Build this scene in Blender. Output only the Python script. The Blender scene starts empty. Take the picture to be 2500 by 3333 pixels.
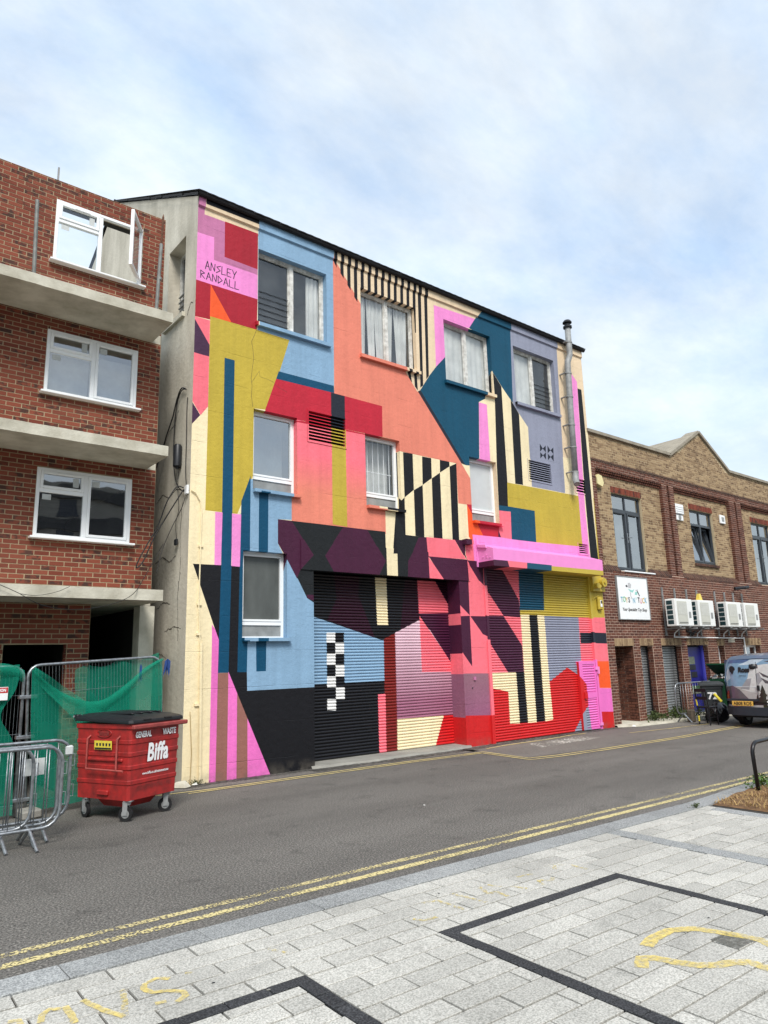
import bpy, math, random
from mathutils import Vector, Matrix
rnd = random.Random(7)
scene = bpy.context.scene
R = math.radians
# ------------------------------------------------------------------ camera
cam_data = bpy.data.cameras.new('camera')
cam = bpy.data.objects.new('camera', cam_data)
scene.collection.objects.link(cam)
cam_data.sensor_fit = 'VERTICAL'
cam_data.sensor_height = 36.0
cam_data.lens = 24.967
cam_data.clip_end = 2000
cam.matrix_world = Matrix(((0.77840667, -0.1084687, -0.61831837, -4.9522),
                           (-0.62713538, -0.17830428, -0.7582274, -11.3765),
                           (-0.02800488, 0.97797859, -0.2068178, 1.85),
                           (0, 0, 0, 1)))
scene.camera = cam
scene.render.resolution_x, scene.render.resolution_y = 768, 1024
# ------------------------------------------------------------------ sky and sun
SUN_EL, SUN_AZ = 49.0, 208.0      # azimuth measured from +Y (into the picture), clockwise
world = bpy.data.worlds.new('World')
scene.world = world
world.use_nodes = True
nt = world.node_tree
nt.nodes.clear()
def N(t, **kw):
    n = nt.nodes.new(t)
    for k, v in kw.items(): setattr(n, k, v)
    return n
wo = N('ShaderNodeOutputWorld'); bg = N('ShaderNodeBackground')
bg.inputs['Strength'].default_value = 0.1
sky = N('ShaderNodeTexSky', sky_type='NISHITA', sun_disc=False)
sky.sun_elevation = R(SUN_EL); sky.sun_rotation = R(SUN_AZ)
sky.air_density = 1.0; sky.dust_density = 2.5; sky.ozone_density = 1.0
tc = N('ShaderNodeTexCoord')
sep = N('ShaderNodeSeparateXYZ'); nt.links.new(tc.outputs['Generated'], sep.inputs[0])
zc = N('ShaderNodeMath', operation='MAXIMUM'); nt.links.new(sep.outputs['Z'], zc.inputs[0]); zc.inputs[1].default_value = 0.0
za = N('ShaderNodeMath', operation='ADD'); nt.links.new(zc.outputs[0], za.inputs[0]); za.inputs[1].default_value = 0.28
dx = N('ShaderNodeMath', operation='DIVIDE'); nt.links.new(sep.outputs['X'], dx.inputs[0]); nt.links.new(za.outputs[0], dx.inputs[1])
dy = N('ShaderNodeMath', operation='DIVIDE'); nt.links.new(sep.outputs['Y'], dy.inputs[0]); nt.links.new(za.outputs[0], dy.inputs[1])
cmb = N('ShaderNodeCombineXYZ'); nt.links.new(dx.outputs[0], cmb.inputs[0]); nt.links.new(dy.outputs[0], cmb.inputs[1])
n1 = N('ShaderNodeTexNoise'); n1.inputs['Scale'].default_value = 1.5; n1.inputs['Detail'].default_value = 12; n1.inputs['Roughness'].default_value = 0.62; n1.inputs['Distortion'].default_value = 0.25
mp = N('ShaderNodeMapping'); mp.inputs['Location'].default_value = (3.1, 1.7, 0.4); mp.inputs['Rotation'].default_value = (0, 0, 0.6); mp.inputs['Scale'].default_value = (1.0, 1.55, 1)
nt.links.new(cmb.outputs[0], mp.inputs[0]); nt.links.new(mp.outputs[0], n1.inputs['Vector'])
ramp = N('ShaderNodeValToRGB')
ramp.color_ramp.elements[0].position = 0.36; ramp.color_ramp.elements[0].color = (0.7, 0.7, 0.7, 1)
ramp.color_ramp.elements[1].position = 0.62; ramp.color_ramp.elements[1].color = (1, 1, 1, 1)
nt.links.new(n1.outputs['Fac'], ramp.inputs[0])
n2 = N('ShaderNodeTexNoise'); n2.inputs['Scale'].default_value = 2.1; n2.inputs['Detail'].default_value = 12; n2.inputs['Roughness'].default_value = 0.6
mp2 = N('ShaderNodeMapping'); mp2.inputs['Location'].default_value = (-2.3, 5.2, 1.4); mp2.inputs['Scale'].default_value = (1.0, 1.5, 1)
nt.links.new(cmb.outputs[0], mp2.inputs[0]); nt.links.new(mp2.outputs[0], n2.inputs['Vector'])
crmp = N('ShaderNodeValToRGB')          # thin cloud: grey-lavender bellies to bright white
crmp.color_ramp.elements[0].position = 0.36; crmp.color_ramp.elements[0].color = (4.3, 5.6, 7.4, 1)
crmp.color_ramp.elements[1].position = 0.64; crmp.color_ramp.elements[1].color = (7.0, 7.5, 7.8, 1)
nt.links.new(n2.outputs['Fac'], crmp.inputs[0])
# towards the horizon the veil thickens
hz = N('ShaderNodeMapRange'); hz.inputs['From Min'].default_value = 0.12; hz.inputs['From Max'].default_value = 0.42
hz.inputs['To Min'].default_value = 0.85; hz.inputs['To Max'].default_value = 0.0
nt.links.new(sep.outputs['Z'], hz.inputs['Value'])
hmix = N('ShaderNodeMix', data_type='RGBA'); hmix.inputs['B'].default_value = (6.7, 7.6, 7.9, 1)
nt.links.new(hz.outputs[0], hmix.inputs['Factor']); nt.links.new(crmp.outputs[0], hmix.inputs['A'])
smix = N('ShaderNodeMix', data_type='RGBA')
nt.links.new(ramp.outputs[0], smix.inputs['Factor']); nt.links.new(sky.outputs[0], smix.inputs['A']); nt.links.new(hmix.outputs['Result'], smix.inputs['B'])
nt.links.new(smix.outputs['Result'], bg.inputs['Color']); nt.links.new(bg.outputs[0], wo.inputs[0])
sun_data = bpy.data.lights.new('sun', 'SUN')
sun_data.energy = 2.4; sun_data.angle = R(20); sun_data.color = (1.0, 0.955, 0.9)
sun = bpy.data.objects.new('sun', sun_data); scene.collection.objects.link(sun)
sd = Vector((math.sin(R(SUN_AZ)) * math.cos(R(SUN_EL)), math.cos(R(SUN_AZ)) * math.cos(R(SUN_EL)), math.sin(R(SUN_EL))))
sun.rotation_euler = sd.to_track_quat('Z', 'Y').to_euler()
sun.location = (0, -20, 30)
vs = scene.view_settings
vs.view_transform = 'Standard'; vs.look = 'None'; vs.gamma = 1.0; vs.use_curve_mapping = False
vs.exposure = 0.62
scene.render.engine = 'CYCLES'

# ------------------------------------------------------------------ helpers
C = scene.collection
def lin(c):
    return tuple(((v / 255) / 12.92 if v / 255 <= 0.04045 else ((v / 255 + 0.055) / 1.055) ** 2.4) for v in c)
def link(o, parent=None):
    C.objects.link(o)
    if parent is not None: o.parent = parent
    return o
def tag(o, label=None, cat=None, group=None, kind=None):
    if label: o['label'] = label
    if cat: o['category'] = cat
    if group: o['group'] = group
    if kind: o['kind'] = kind
    return o
def empty(name, loc=(0, 0, 0), parent=None, rz=0.0):
    o = bpy.data.objects.new(name, None); o.location = loc; o.rotation_euler = (0, 0, rz)
    o.empty_display_size = 0.2
    return link(o, parent)
class MB:
    def __init__(s): s.v = []; s.f = []; s.m = []
    def add(s, vs, fs, m=0):
        b = len(s.v); s.v += [tuple(p) for p in vs]
        for f in fs: s.f.append(tuple(i + b for i in f)); s.m.append(m)
        return s
    def quad(s, a, b, c, d, m=0): return s.add([a, b, c, d], [(0, 1, 2, 3)], m)
    def box(s, x0, x1, y0, y1, z0, z1, m=0):
        return s.add([(x0, y0, z0), (x1, y0, z0), (x1, y1, z0), (x0, y1, z0), (x0, y0, z1), (x1, y0, z1), (x1, y1, z1), (x0, y1, z1)],
                     [(0, 3, 2, 1), (4, 5, 6, 7), (0, 1, 5, 4), (1, 2, 6, 5), (2, 3, 7, 6), (3, 0, 4, 7)], m)
    def bbox(s, x0, x1, y0, y1, z0, z1, b=0.01, m=0):
        # box with chamfered edges
        V = []; idx = {}
        for i, (x, sx) in enumerate(((x0, 1), (x1, -1))):
            for j, (y, sy) in enumerate(((y0, 1), (y1, -1))):
                for k, (z, sz) in enumerate(((z0, 1), (z1, -1))):
                    idx[i, j, k, 0] = len(V); V.append((x, y + sy * b, z + sz * b))
                    idx[i, j, k, 1] = len(V); V.append((x + sx * b, y, z + sz * b))
                    idx[i, j, k, 2] = len(V); V.append((x + sx * b, y + sy * b, z))
        F = []
        g = lambda *a: idx[a]
        F += [(g(0,0,0,0), g(0,0,1,0), g(0,1,1,0), g(0,1,0,0)), (g(1,0,0,0), g(1,1,0,0), g(1,1,1,0), g(1,0,1,0)),
              (g(0,0,0,1), g(1,0,0,1), g(1,0,1,1), g(0,0,1,1)), (g(0,1,0,1), g(0,1,1,1), g(1,1,1,1), g(1,1,0,1)),
              (g(0,0,0,2), g(0,1,0,2), g(1,1,0,2), g(1,0,0,2)), (g(0,0,1,2), g(1,0,1,2), g(1,1,1,2), g(0,1,1,2))]
        for j in (0, 1):
            for k in (0, 1):
                F.append((g(0,j,k,1), g(1,j,k,1), g(1,j,k,2), g(0,j,k,2)) if (j + k) % 2 else (g(0,j,k,2), g(1,j,k,2), g(1,j,k,1), g(0,j,k,1)))
        for i in (0, 1):
            for k in (0, 1):
                F.append((g(i,0,k,0), g(i,1,k,0), g(i,1,k,2), g(i,0,k,2)))
        for i in (0, 1):
            for j in (0, 1):
                F.append((g(i,j,0,0), g(i,j,1,0), g(i,j,1,1), g(i,j,0,1)))
        for i in (0, 1):
            for j in (0, 1):
                for k in (0, 1): F.append((g(i,j,k,0), g(i,j,k,1), g(i,j,k,2)))
        return s.add(V, F, m)
    def tube(s, pts, r, n=8, m=0, caps=True):
        pts = [Vector(p) for p in pts]; rings = []
        up = None
        for i, p in enumerate(pts):
            d = (pts[min(i + 1, len(pts) - 1)] - pts[max(i - 1, 0)])
            if d.length < 1e-9: d = Vector((0, 0, 1))
            d.normalize()
            if up is None:
                up = Vector((0, 0, 1)) if abs(d.z) < 0.9 else Vector((1, 0, 0))
            a = d.cross(up)
            if a.length < 1e-4: a = d.cross(Vector((0.3, 0.9, 0.2)))
            a.normalize(); b = a.cross(d); b.normalize(); up = b
            rr = r[i] if isinstance(r, (list, tuple)) else r
            rings.append([p + (a * math.cos(2 * math.pi * k / n) + b * math.sin(2 * math.pi * k / n)) * rr for k in range(n)])
        V = [v for q in rings for v in q]; F = []
        for i in range(len(rings) - 1):
            for k in range(n):
                F.append((i * n + k, i * n + (k + 1) % n, (i + 1) * n + (k + 1) % n, (i + 1) * n + k))
        if caps:
            F.append(tuple(range(n - 1, -1, -1))); F.append(tuple((len(rings) - 1) * n + k for k in range(n)))
        return s.add(V, F, m)
    def cyl(s, a, b, r, n=12, m=0): return s.tube([a, b], r, n, m)
    def prism(s, poly, axis, t0, t1, m=0):
        # poly: 2D points; axis 0: (y,z) extruded in x; 1: (x,z) in y; 2: (x,y) in z
        def P(p, t): return {0: (t, p[0], p[1]), 1: (p[0], t, p[1]), 2: (p[0], p[1], t)}[axis]
        n = len(poly); V = [P(p, t0) for p in poly] + [P(p, t1) for p in poly]
        F = [tuple(range(n)), tuple(range(2 * n - 1, n - 1, -1))] + [(i, i + n, (i + 1) % n + n, (i + 1) % n) for i in range(n)]
        return s.add(V, F, m)
    def grid(s, fn, nu, nv, m=0):
        V = [fn(i / nu, j / nv) for j in range(nv + 1) for i in range(nu + 1)]
        F = [(j * (nu + 1) + i, j * (nu + 1) + i + 1, (j + 1) * (nu + 1) + i + 1, (j + 1) * (nu + 1) + i) for j in range(nv) for i in range(nu)]
        return s.add(V, F, m)
    def mesh(s, name, mats, smooth=False, fix=True):
        me = bpy.data.meshes.new(name)
        me.from_pydata(s.v, [], s.f); me.update()
        for mt in (mats if isinstance(mats, (list, tuple)) else [mats]): me.materials.append(mt)
        if any(s.m): me.polygons.foreach_set('material_index', s.m)
        if fix and len(s.f) > 1:
            import bmesh
            bm = bmesh.new(); bm.from_mesh(me); bmesh.ops.recalc_face_normals(bm, faces=bm.faces); bm.to_mesh(me); bm.free()
        if smooth: me.polygons.foreach_set('use_smooth', [True] * len(me.polygons))
        me.update()
        return me
    def build(s, name, mats, parent=None, smooth=False, fix=True):
        o = bpy.data.objects.new(name, s.mesh(name, mats, smooth, fix)); return link(o, parent)
def auto_smooth(o, deg=35):
    me = o.data
    me.polygons.foreach_set('use_smooth', [True] * len(me.polygons))
    try: me.set_sharp_from_angle(angle=R(deg))
    except Exception: pass
    return o
def arc(cx, cy, r, a0, a1, n): return [(cx + r * math.cos(R(a0 + (a1 - a0) * i / n)), cy + r * math.sin(R(a0 + (a1 - a0) * i / n))) for i in range(n + 1)]

# ------------------------------------------------------------------ materials
MATS = {}
def mat(name, col=(0.5, 0.5, 0.5), rough=0.7, metal=0.0, var=0.12, scale=6.0, bump=0.0, bscale=60.0, spec=0.4, col2=None, streak=False, rand=0.0, attr=None, coat=0.0, detail=5):
    m = bpy.data.materials.new(name); m.use_nodes = True
    t = m.node_tree; L = t.links
    b = t.nodes['Principled BSDF']
    b.inputs['Roughness'].default_value = rough; b.inputs['Metallic'].default_value = metal
    b.inputs['Specular IOR Level'].default_value = spec
    if coat: b.inputs['Coat Weight'].default_value = coat
    co = t.nodes.new('ShaderNodeTexCoord')
    src = co.outputs['Object']
    if streak:
        mpn = t.nodes.new('ShaderNodeMapping'); mpn.inputs['Scale'].default_value = (1, 1, 0.38); L.new(src, mpn.inputs[0]); src2 = mpn.outputs[0]
    else: src2 = src
    nz = t.nodes.new('ShaderNodeTexNoise'); nz.inputs['Scale'].default_value = scale; nz.inputs['Detail'].default_value = detail; nz.inputs['Roughness'].default_value = 0.6
    L.new(src2, nz.inputs['Vector'])
    mx = t.nodes.new('ShaderNodeMix'); mx.data_type = 'RGBA'
    c = col; c2 = col2 if col2 else tuple(max(0, v * (1 - 2.2 * var)) for v in col)
    if attr:
        at = t.nodes.new('ShaderNodeAttribute'); at.attribute_name = attr
        hs = t.nodes.new('ShaderNodeHueSaturation'); hs.inputs['Value'].default_value = 1 - 2 * var
        L.new(at.outputs['Color'], hs.inputs['Color']); L.new(at.outputs['Color'], mx.inputs['A']); L.new(hs.outputs['Color'], mx.inputs['B'])
    else:
        mx.inputs['A'].default_value = (*c, 1); mx.inputs['B'].default_value = (*c2, 1)
    rp = t.nodes.new('ShaderNodeMapRange'); rp.inputs['From Min'].default_value = 0.35; rp.inputs['From Max'].default_value = 0.7
    L.new(nz.outputs['Fac'], rp.inputs['Value']); L.new(rp.outputs[0], mx.inputs['Factor'])
    out = mx.outputs['Result']
    if rand:
        oi = t.nodes.new('ShaderNodeObjectInfo'); gi = t.nodes.new('ShaderNodeNewGeometry')
        ad = t.nodes.new('ShaderNodeMath'); ad.operation = 'ADD'; L.new(oi.outputs['Random'], ad.inputs[0]); L.new(gi.outputs['Random Per Island'], ad.inputs[1])
        fr = t.nodes.new('ShaderNodeMath'); fr.operation = 'FRACT'; L.new(ad.outputs[0], fr.inputs[0])
        mr = t.nodes.new('ShaderNodeMapRange'); mr.inputs['To Min'].default_value = 1 - rand; mr.inputs['To Max'].default_value = 1 + rand * 0.6
        L.new(fr.outputs[0], mr.inputs['Value'])
        h2 = t.nodes.new('ShaderNodeHueSaturation'); L.new(mr.outputs[0], h2.inputs['Value']); L.new(out, h2.inputs['Color']); out = h2.outputs['Color']
    L.new(out, b.inputs['Base Color'])
    if bump:
        nb = t.nodes.new('ShaderNodeTexNoise'); nb.inputs['Scale'].default_value = bscale; nb.inputs['Detail'].default_value = 6
        L.new(src, nb.inputs['Vector'])
        bp = t.nodes.new('ShaderNodeBump'); bp.inputs['Strength'].default_value = bump; bp.inputs['Distance'].default_value = 0.01
        L.new(nb.outputs['Fac'], bp.inputs['Height']); L.new(bp.outputs[0], b.inputs['Normal'])
    MATS[name] = m
    return m
def S(*c, k=1.0): return tuple(v * k for v in lin(c))
def brick_mat(name, base, alt, dark, pdark, stain):
    m = bpy.data.materials.new(name); m.use_nodes = True
    t = m.node_tree; L = t.links; b = t.nodes['Principled BSDF']
    b.inputs['Roughness'].default_value = 0.85; b.inputs['Specular IOR Level'].default_value = 0.25
    nn = t.nodes.new
    oi = nn('ShaderNodeObjectInfo'); gi = nn('ShaderNodeNewGeometry'); co = nn('ShaderNodeTexCoord')
    ad = nn('ShaderNodeMath'); ad.operation = 'ADD'; L.new(oi.outputs['Random'], ad.inputs[0]); L.new(gi.outputs['Random Per Island'], ad.inputs[1])
    fr = nn('ShaderNodeMath'); fr.operation = 'FRACT'; L.new(ad.outputs[0], fr.inputs[0])
    m7 = nn('ShaderNodeMath'); m7.operation = 'MULTIPLY'; m7.inputs[1].default_value = 17.31; L.new(fr.outputs[0], m7.inputs[0])
    f2 = nn('ShaderNodeMath'); f2.operation = 'FRACT'; L.new(m7.outputs[0], f2.inputs[0])
    cr = nn('ShaderNodeValToRGB'); e = cr.color_ramp.elements
    e[0].color = (*base, 1); e[0].position = 0.15; e[1].color = (*alt, 1); e[1].position = 0.9
    L.new(fr.outputs[0], cr.inputs[0])
    nz = nn('ShaderNodeTexNoise'); nz.inputs['Scale'].default_value = 9; nz.inputs['Detail'].default_value = 4
    L.new(gi.outputs['Position'], nz.inputs['Vector'])
    gt = nn('ShaderNodeMath'); gt.operation = 'GREATER_THAN'; gt.inputs[1].default_value = 1 - pdark; L.new(f2.outputs[0], gt.inputs[0])
    ms = nn('ShaderNodeMapRange'); ms.inputs['From Min'].default_value = 0.44; ms.inputs['From Max'].default_value = 0.56; L.new(nz.outputs['Fac'], ms.inputs['Value'])
    mu = nn('ShaderNodeMath'); mu.operation = 'MULTIPLY'; L.new(gt.outputs[0], mu.inputs[0]); L.new(ms.outputs[0], mu.inputs[1])
    mu2 = nn('ShaderNodeMath'); mu2.operation = 'MULTIPLY'; mu2.inputs[1].default_value = 0.85; L.new(mu.outputs[0], mu2.inputs[0])
    mx = nn('ShaderNodeMix'); mx.data_type = 'RGBA'; L.new(mu2.outputs[0], mx.inputs['Factor']); L.new(cr.outputs[0], mx.inputs['A']); mx.inputs['B'].default_value = (*dark, 1)
    n3 = nn('ShaderNodeTexNoise'); n3.inputs['Scale'].default_value = 1.1; n3.inputs['Detail'].default_value = 8; n3.inputs['Roughness'].default_value = 0.65
    L.new(gi.outputs['Position'], n3.inputs['Vector'])
    m3 = nn('ShaderNodeMapRange'); m3.inputs['From Min'].default_value = 0.5; m3.inputs['From Max'].default_value = 0.75; m3.inputs['To Max'].default_value = 0.35; L.new(n3.outputs['Fac'], m3.inputs['Value'])
    mx2 = nn('ShaderNodeMix'); mx2.data_type = 'RGBA'; L.new(m3.outputs[0], mx2.inputs['Factor']); L.new(mx.outputs['Result'], mx2.inputs['A']); mx2.inputs['B'].default_value = (*stain, 1)
    L.new(mx2.outputs['Result'], b.inputs['Base Color'])
    nb = nn('ShaderNodeTexNoise'); nb.inputs['Scale'].default_value = 90; L.new(gi.outputs['Position'], nb.inputs['Vector'])
    bp = nn('ShaderNodeBump'); bp.inputs['Strength'].default_value = 0.4; bp.inputs['Distance'].default_value = 0.006; L.new(nb.outputs['Fac'], bp.inputs['Height']); L.new(bp.outputs[0], b.inputs['Normal'])
    MATS[name] = m; return m
def glass_mat(name, refl=0.25, tint=(0.9, 0.93, 0.95), grime=0.1, grimecol=(0.4, 0.42, 0.43), rough=0.01):
    m = bpy.data.materials.new(name); m.use_nodes = True
    t = m.node_tree; L = t.links; t.nodes.clear(); nn = t.nodes.new
    out = nn('ShaderNodeOutputMaterial')
    tr = nn('ShaderNodeBsdfTransparent'); tr.inputs[0].default_value = (*tint, 1)
    gl = nn('ShaderNodeBsdfGlossy'); gl.inputs['Roughness'].default_value = rough; gl.inputs['Color'].default_value = (0.95, 0.97, 1, 1)
    df = nn('ShaderNodeBsdfDiffuse'); df.inputs[0].default_value = (*grimecol, 1)
    fr = nn('ShaderNodeLayerWeight'); fr.inputs['Blend'].default_value = 0.5
    pw = nn('ShaderNodeMath'); pw.operation = 'POWER'; pw.inputs[1].default_value = 5.0; L.new(fr.outputs['Facing'], pw.inputs[0])
    ad = nn('ShaderNodeMath'); ad.operation = 'ADD'; ad.use_clamp = True; ad.inputs[1].default_value = refl + 0.05; L.new(pw.outputs[0], ad.inputs[0])
    co = nn('ShaderNodeTexCoord')
    # slight waviness of the pane
    nz = nn('ShaderNodeTexNoise'); nz.inputs['Scale'].default_value = 1.3; L.new(co.outputs['Object'], nz.inputs['Vector'])
    bp = nn('ShaderNodeBump'); bp.inputs['Strength'].default_value = 0.05; bp.inputs['Distance'].default_value = 0.05; L.new(nz.outputs['Fac'], bp.inputs['Height']); L.new(bp.outputs[0], gl.inputs['Normal'])
    m1 = nn('ShaderNodeMixShader'); L.new(ad.outputs[0], m1.inputs[0]); L.new(tr.outputs[0], m1.inputs[1]); L.new(gl.outputs[0], m1.inputs[2])
    ng = nn('ShaderNodeTexNoise'); ng.inputs['Scale'].default_value = 3; ng.inputs['Detail'].default_value = 6; L.new(co.outputs['Object'], ng.inputs['Vector'])
    mg = nn('ShaderNodeMapRange'); mg.inputs['From Min'].default_value = 0.3; mg.inputs['From Max'].default_value = 0.75; mg.inputs['To Min'].default_value = grime * 0.4; mg.inputs['To Max'].default_value = grime * 1.6; L.new(ng.outputs['Fac'], mg.inputs['Value'])
    m2 = nn('ShaderNodeMixShader'); L.new(mg.outputs[0], m2.inputs[0]); L.new(m1.outputs[0], m2.inputs[1]); L.new(df.outputs[0], m2.inputs[2])
    L.new(m2.outputs[0], out.inputs[0])
    MATS[name] = m; return m
def sheet_mat(name, col, alpha, trans=0.5, nscale=4.0, lo=0.8):
    m = bpy.data.materials.new(name); m.use_nodes = True
    t = m.node_tree; L = t.links; t.nodes.clear(); nn = t.nodes.new
    out = nn('ShaderNodeOutputMaterial'); tr = nn('ShaderNodeBsdfTransparent'); df = nn('ShaderNodeBsdfDiffuse'); tl = nn('ShaderNodeBsdfTranslucent')
    df.inputs[0].default_value = (*col, 1); tl.inputs[0].default_value = (*col, 1)
    ms = nn('ShaderNodeMixShader'); ms.inputs[0].default_value = trans; L.new(df.outputs[0], ms.inputs[1]); L.new(tl.outputs[0], ms.inputs[2])
    co = nn('ShaderNodeTexCoord'); nz = nn('ShaderNodeTexNoise'); nz.inputs['Scale'].default_value = nscale; nz.inputs['Detail'].default_value = 8; L.new(co.outputs['Object'], nz.inputs['Vector'])
    mr = nn('ShaderNodeMapRange'); mr.inputs['From Min'].default_value = 0.35; mr.inputs['From Max'].default_value = 0.65; mr.inputs['To Min'].default_value = alpha * lo; mr.inputs['To Max'].default_value = min(1, alpha * (2 - lo)); L.new(nz.outputs['Fac'], mr.inputs['Value'])
    mm = nn('ShaderNodeMixShader'); L.new(mr.outputs[0], mm.inputs[0]); L.new(tr.outputs[0], mm.inputs[1]); L.new(ms.outputs[0], mm.inputs[2]); L.new(mm.outputs[0], out.inputs[0])
    MATS[name] = m; return m
def wall_paint(name):
    # masonry paint over rough cast concrete: lift lines, roller texture, faint rain streaks, splash dirt at the foot
    m = bpy.data.materials.new(name); m.use_nodes = True
    t = m.node_tree; L = t.links; nn = t.nodes.new; b = t.nodes['Principled BSDF']; b.inputs['Roughness'].default_value = 0.6; b.inputs['Specular IOR Level'].default_value = 0.28
    gi = nn('ShaderNodeNewGeometry'); at = nn('ShaderNodeAttribute'); at.attribute_name = 'paint'
    def noise(scale, detail, vec=None, rough=0.6):
        n = nn('ShaderNodeTexNoise'); n.inputs['Scale'].default_value = scale; n.inputs['Detail'].default_value = detail; n.inputs['Roughness'].default_value = rough; L.new(vec or gi.outputs['Position'], n.inputs['Vector']); return n.outputs['Fac']
    def rng(v, a, b_, c, d):
        r = nn('ShaderNodeMapRange'); r.inputs['From Min'].default_value = a; r.inputs['From Max'].default_value = b_; r.inputs['To Min'].default_value = c; r.inputs['To Max'].default_value = d; L.new(v, r.inputs['Value']); return r.outputs[0]
    def mth(op, a, b_):
        q = nn('ShaderNodeMath'); q.operation = op
        for i, v in enumerate((a, b_)):
            if isinstance(v, (int, float)): q.inputs[i].default_value = v
            else: L.new(v, q.inputs[i])
        return q.outputs[0]
    mp = nn('ShaderNodeMapping'); mp.inputs['Scale'].default_value = (6, 6, 0.35); L.new(gi.outputs['Position'], mp.inputs[0])
    streak = rng(noise(1.0, 8, mp.outputs[0]), 0.42, 0.75, 1.0, 0.86)
    blotch = rng(noise(1.3, 9), 0.3, 0.72, 1.05, 0.90)
    fine = rng(noise(26, 5), 0.3, 0.7, 1.04, 0.95)
    sp = nn('ShaderNodeSeparateXYZ'); L.new(gi.outputs['Position'], sp.inputs[0])
    zw = mth('ADD', sp.outputs['Z'], mth('MULTIPLY', noise(0.8, 4), 0.06))
    fr = mth('FRACT', mth('DIVIDE', zw, 0.61), 0.0)
    line = rng(mth('ABSOLUTE', mth('SUBTRACT', fr, 0.5), 0.0), 0.0, 0.012, 1.0, 0.0)
    line = mth('MULTIPLY', line, rng(noise(1.7, 4), 0.45, 0.6, 0.0, 1.0))
    val = mth('MULTIPLY', mth('MULTIPLY', streak, blotch), mth('MULTIPLY', fine, rng(line, 0, 1, 1.0, 0.86)))
    hs = nn('ShaderNodeHueSaturation'); L.new(at.outputs['Color'], hs.inputs['Color']); L.new(val, hs.inputs['Value'])
    dirt = mth('MULTIPLY', rng(sp.outputs['Z'], 0.02, 0.22, 0.45, 0.0), rng(noise(5, 8), 0.4, 0.62, 0.0, 1.0))
    mx = nn('ShaderNodeMix'); mx.data_type = 'RGBA'; L.new(dirt, mx.inputs['Factor']); L.new(hs.outputs['Color'], mx.inputs['A']); mx.inputs['B'].default_value = (*lin((104, 98, 88)), 1)
    L.new(mx.outputs['Result'], b.inputs['Base Color'])
    h = mth('ADD', mth('MULTIPLY', noise(9, 6), 1.0), mth('ADD', mth('MULTIPLY', noise(55, 4), 0.35), mth('MULTIPLY', line, -0.5)))
    bp = nn('ShaderNodeBump'); bp.inputs['Strength'].default_value = 0.55; bp.inputs['Distance'].default_value = 0.022; L.new(h, bp.inputs['Height']); L.new(bp.outputs[0], b.inputs['Normal'])
    MATS[name] = m; return m
def worn_mat(name, col, cover=0.6, nscale=60, soft=0.06):
    # thin road paint, worn through to the surface below in small specks
    m = bpy.data.materials.new(name); m.use_nodes = True
    t = m.node_tree; L = t.links; nn = t.nodes.new; b = t.nodes['Principled BSDF']; out = t.nodes['Material Output']
    b.inputs['Base Color'].default_value = (*col, 1); b.inputs['Roughness'].default_value = 0.8
    co = nn('ShaderNodeTexCoord'); n1 = nn('ShaderNodeTexNoise'); n1.inputs['Scale'].default_value = nscale; n1.inputs['Detail'].default_value = 3; L.new(co.outputs['Object'], n1.inputs['Vector'])
    n2 = nn('ShaderNodeTexNoise'); n2.inputs['Scale'].default_value = 1.4; n2.inputs['Detail'].default_value = 4; L.new(co.outputs['Object'], n2.inputs['Vector'])
    a1 = nn('ShaderNodeMath'); a1.operation = 'MULTIPLY'; a1.inputs[1].default_value = 0.5; L.new(n2.outputs['Fac'], a1.inputs[0])
    a2 = nn('ShaderNodeMath'); a2.operation = 'ADD'; L.new(n1.outputs['Fac'], a2.inputs[0]); L.new(a1.outputs[0], a2.inputs[1])
    mr = nn('ShaderNodeMapRange'); th = 0.98 - 0.48 * cover
    mr.inputs['From Min'].default_value = th - soft; mr.inputs['From Max'].default_value = th + soft; L.new(a2.outputs[0], mr.inputs['Value'])
    tr = nn('ShaderNodeBsdfTransparent'); mx = nn('ShaderNodeMixShader'); L.new(mr.outputs[0], mx.inputs[0]); L.new(tr.outputs[0], mx.inputs[1]); L.new(b.outputs[0], mx.inputs[2]); L.new(mx.outputs[0], out.inputs[0])
    MATS[name] = m; return m

wall_paint('paint')
def _later(): pass
mat('shutter_paint', attr='paint', rough=0.38, var=0.05, scale=2.2, spec=0.45)
mat('plain_paint', attr='paint', rough=0.5, var=0.04, scale=4)
mat('render_side', S(212, 206, 190), 0.9, var=0.14, scale=1.5, bump=0.8, bscale=14, col2=S(166, 160, 144), streak=True, detail=14)
mat('scaffold', S(132, 134, 130), 0.6, metal=0.2, var=0.2, scale=10)
mat('concrete', S(204, 200, 184), 0.9, var=0.15, scale=2.3, bump=0.45, bscale=35, col2=S(160, 155, 138), detail=8)
mat('concrete_grey', S(150, 148, 140), 0.9, var=0.15, scale=2.0, bump=0.4, bscale=40, detail=8)
mat('roof_felt', S(38, 38, 40), 0.85, var=0.2, scale=8, bump=0.4, bscale=40)
mat('white_wood', S(225, 224, 218), 0.5, var=0.1, scale=9, bump=0.2, bscale=60, col2=S(170, 168, 160))
mat('upvc', S(238, 240, 240), 0.3, var=0.02, scale=3)
mat('curtain', S(206, 208, 204), 0.9, var=0.1, scale=3)
mat('interior', S(128, 128, 124), 0.9, var=0.15, scale=1.5)
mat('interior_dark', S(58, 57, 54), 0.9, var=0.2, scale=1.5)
mat('galv', S(168, 172, 175), 0.38, metal=0.75, var=0.15, scale=18, col2=S(120, 124, 128))
mat('galv_dull', S(152, 154, 153), 0.6, metal=0.15, var=0.15, scale=10)
mat('steel_shutter', S(165, 168, 168), 0.42, metal=0.6, var=0.2, scale=5, col2=S(110, 112, 112))
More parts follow.
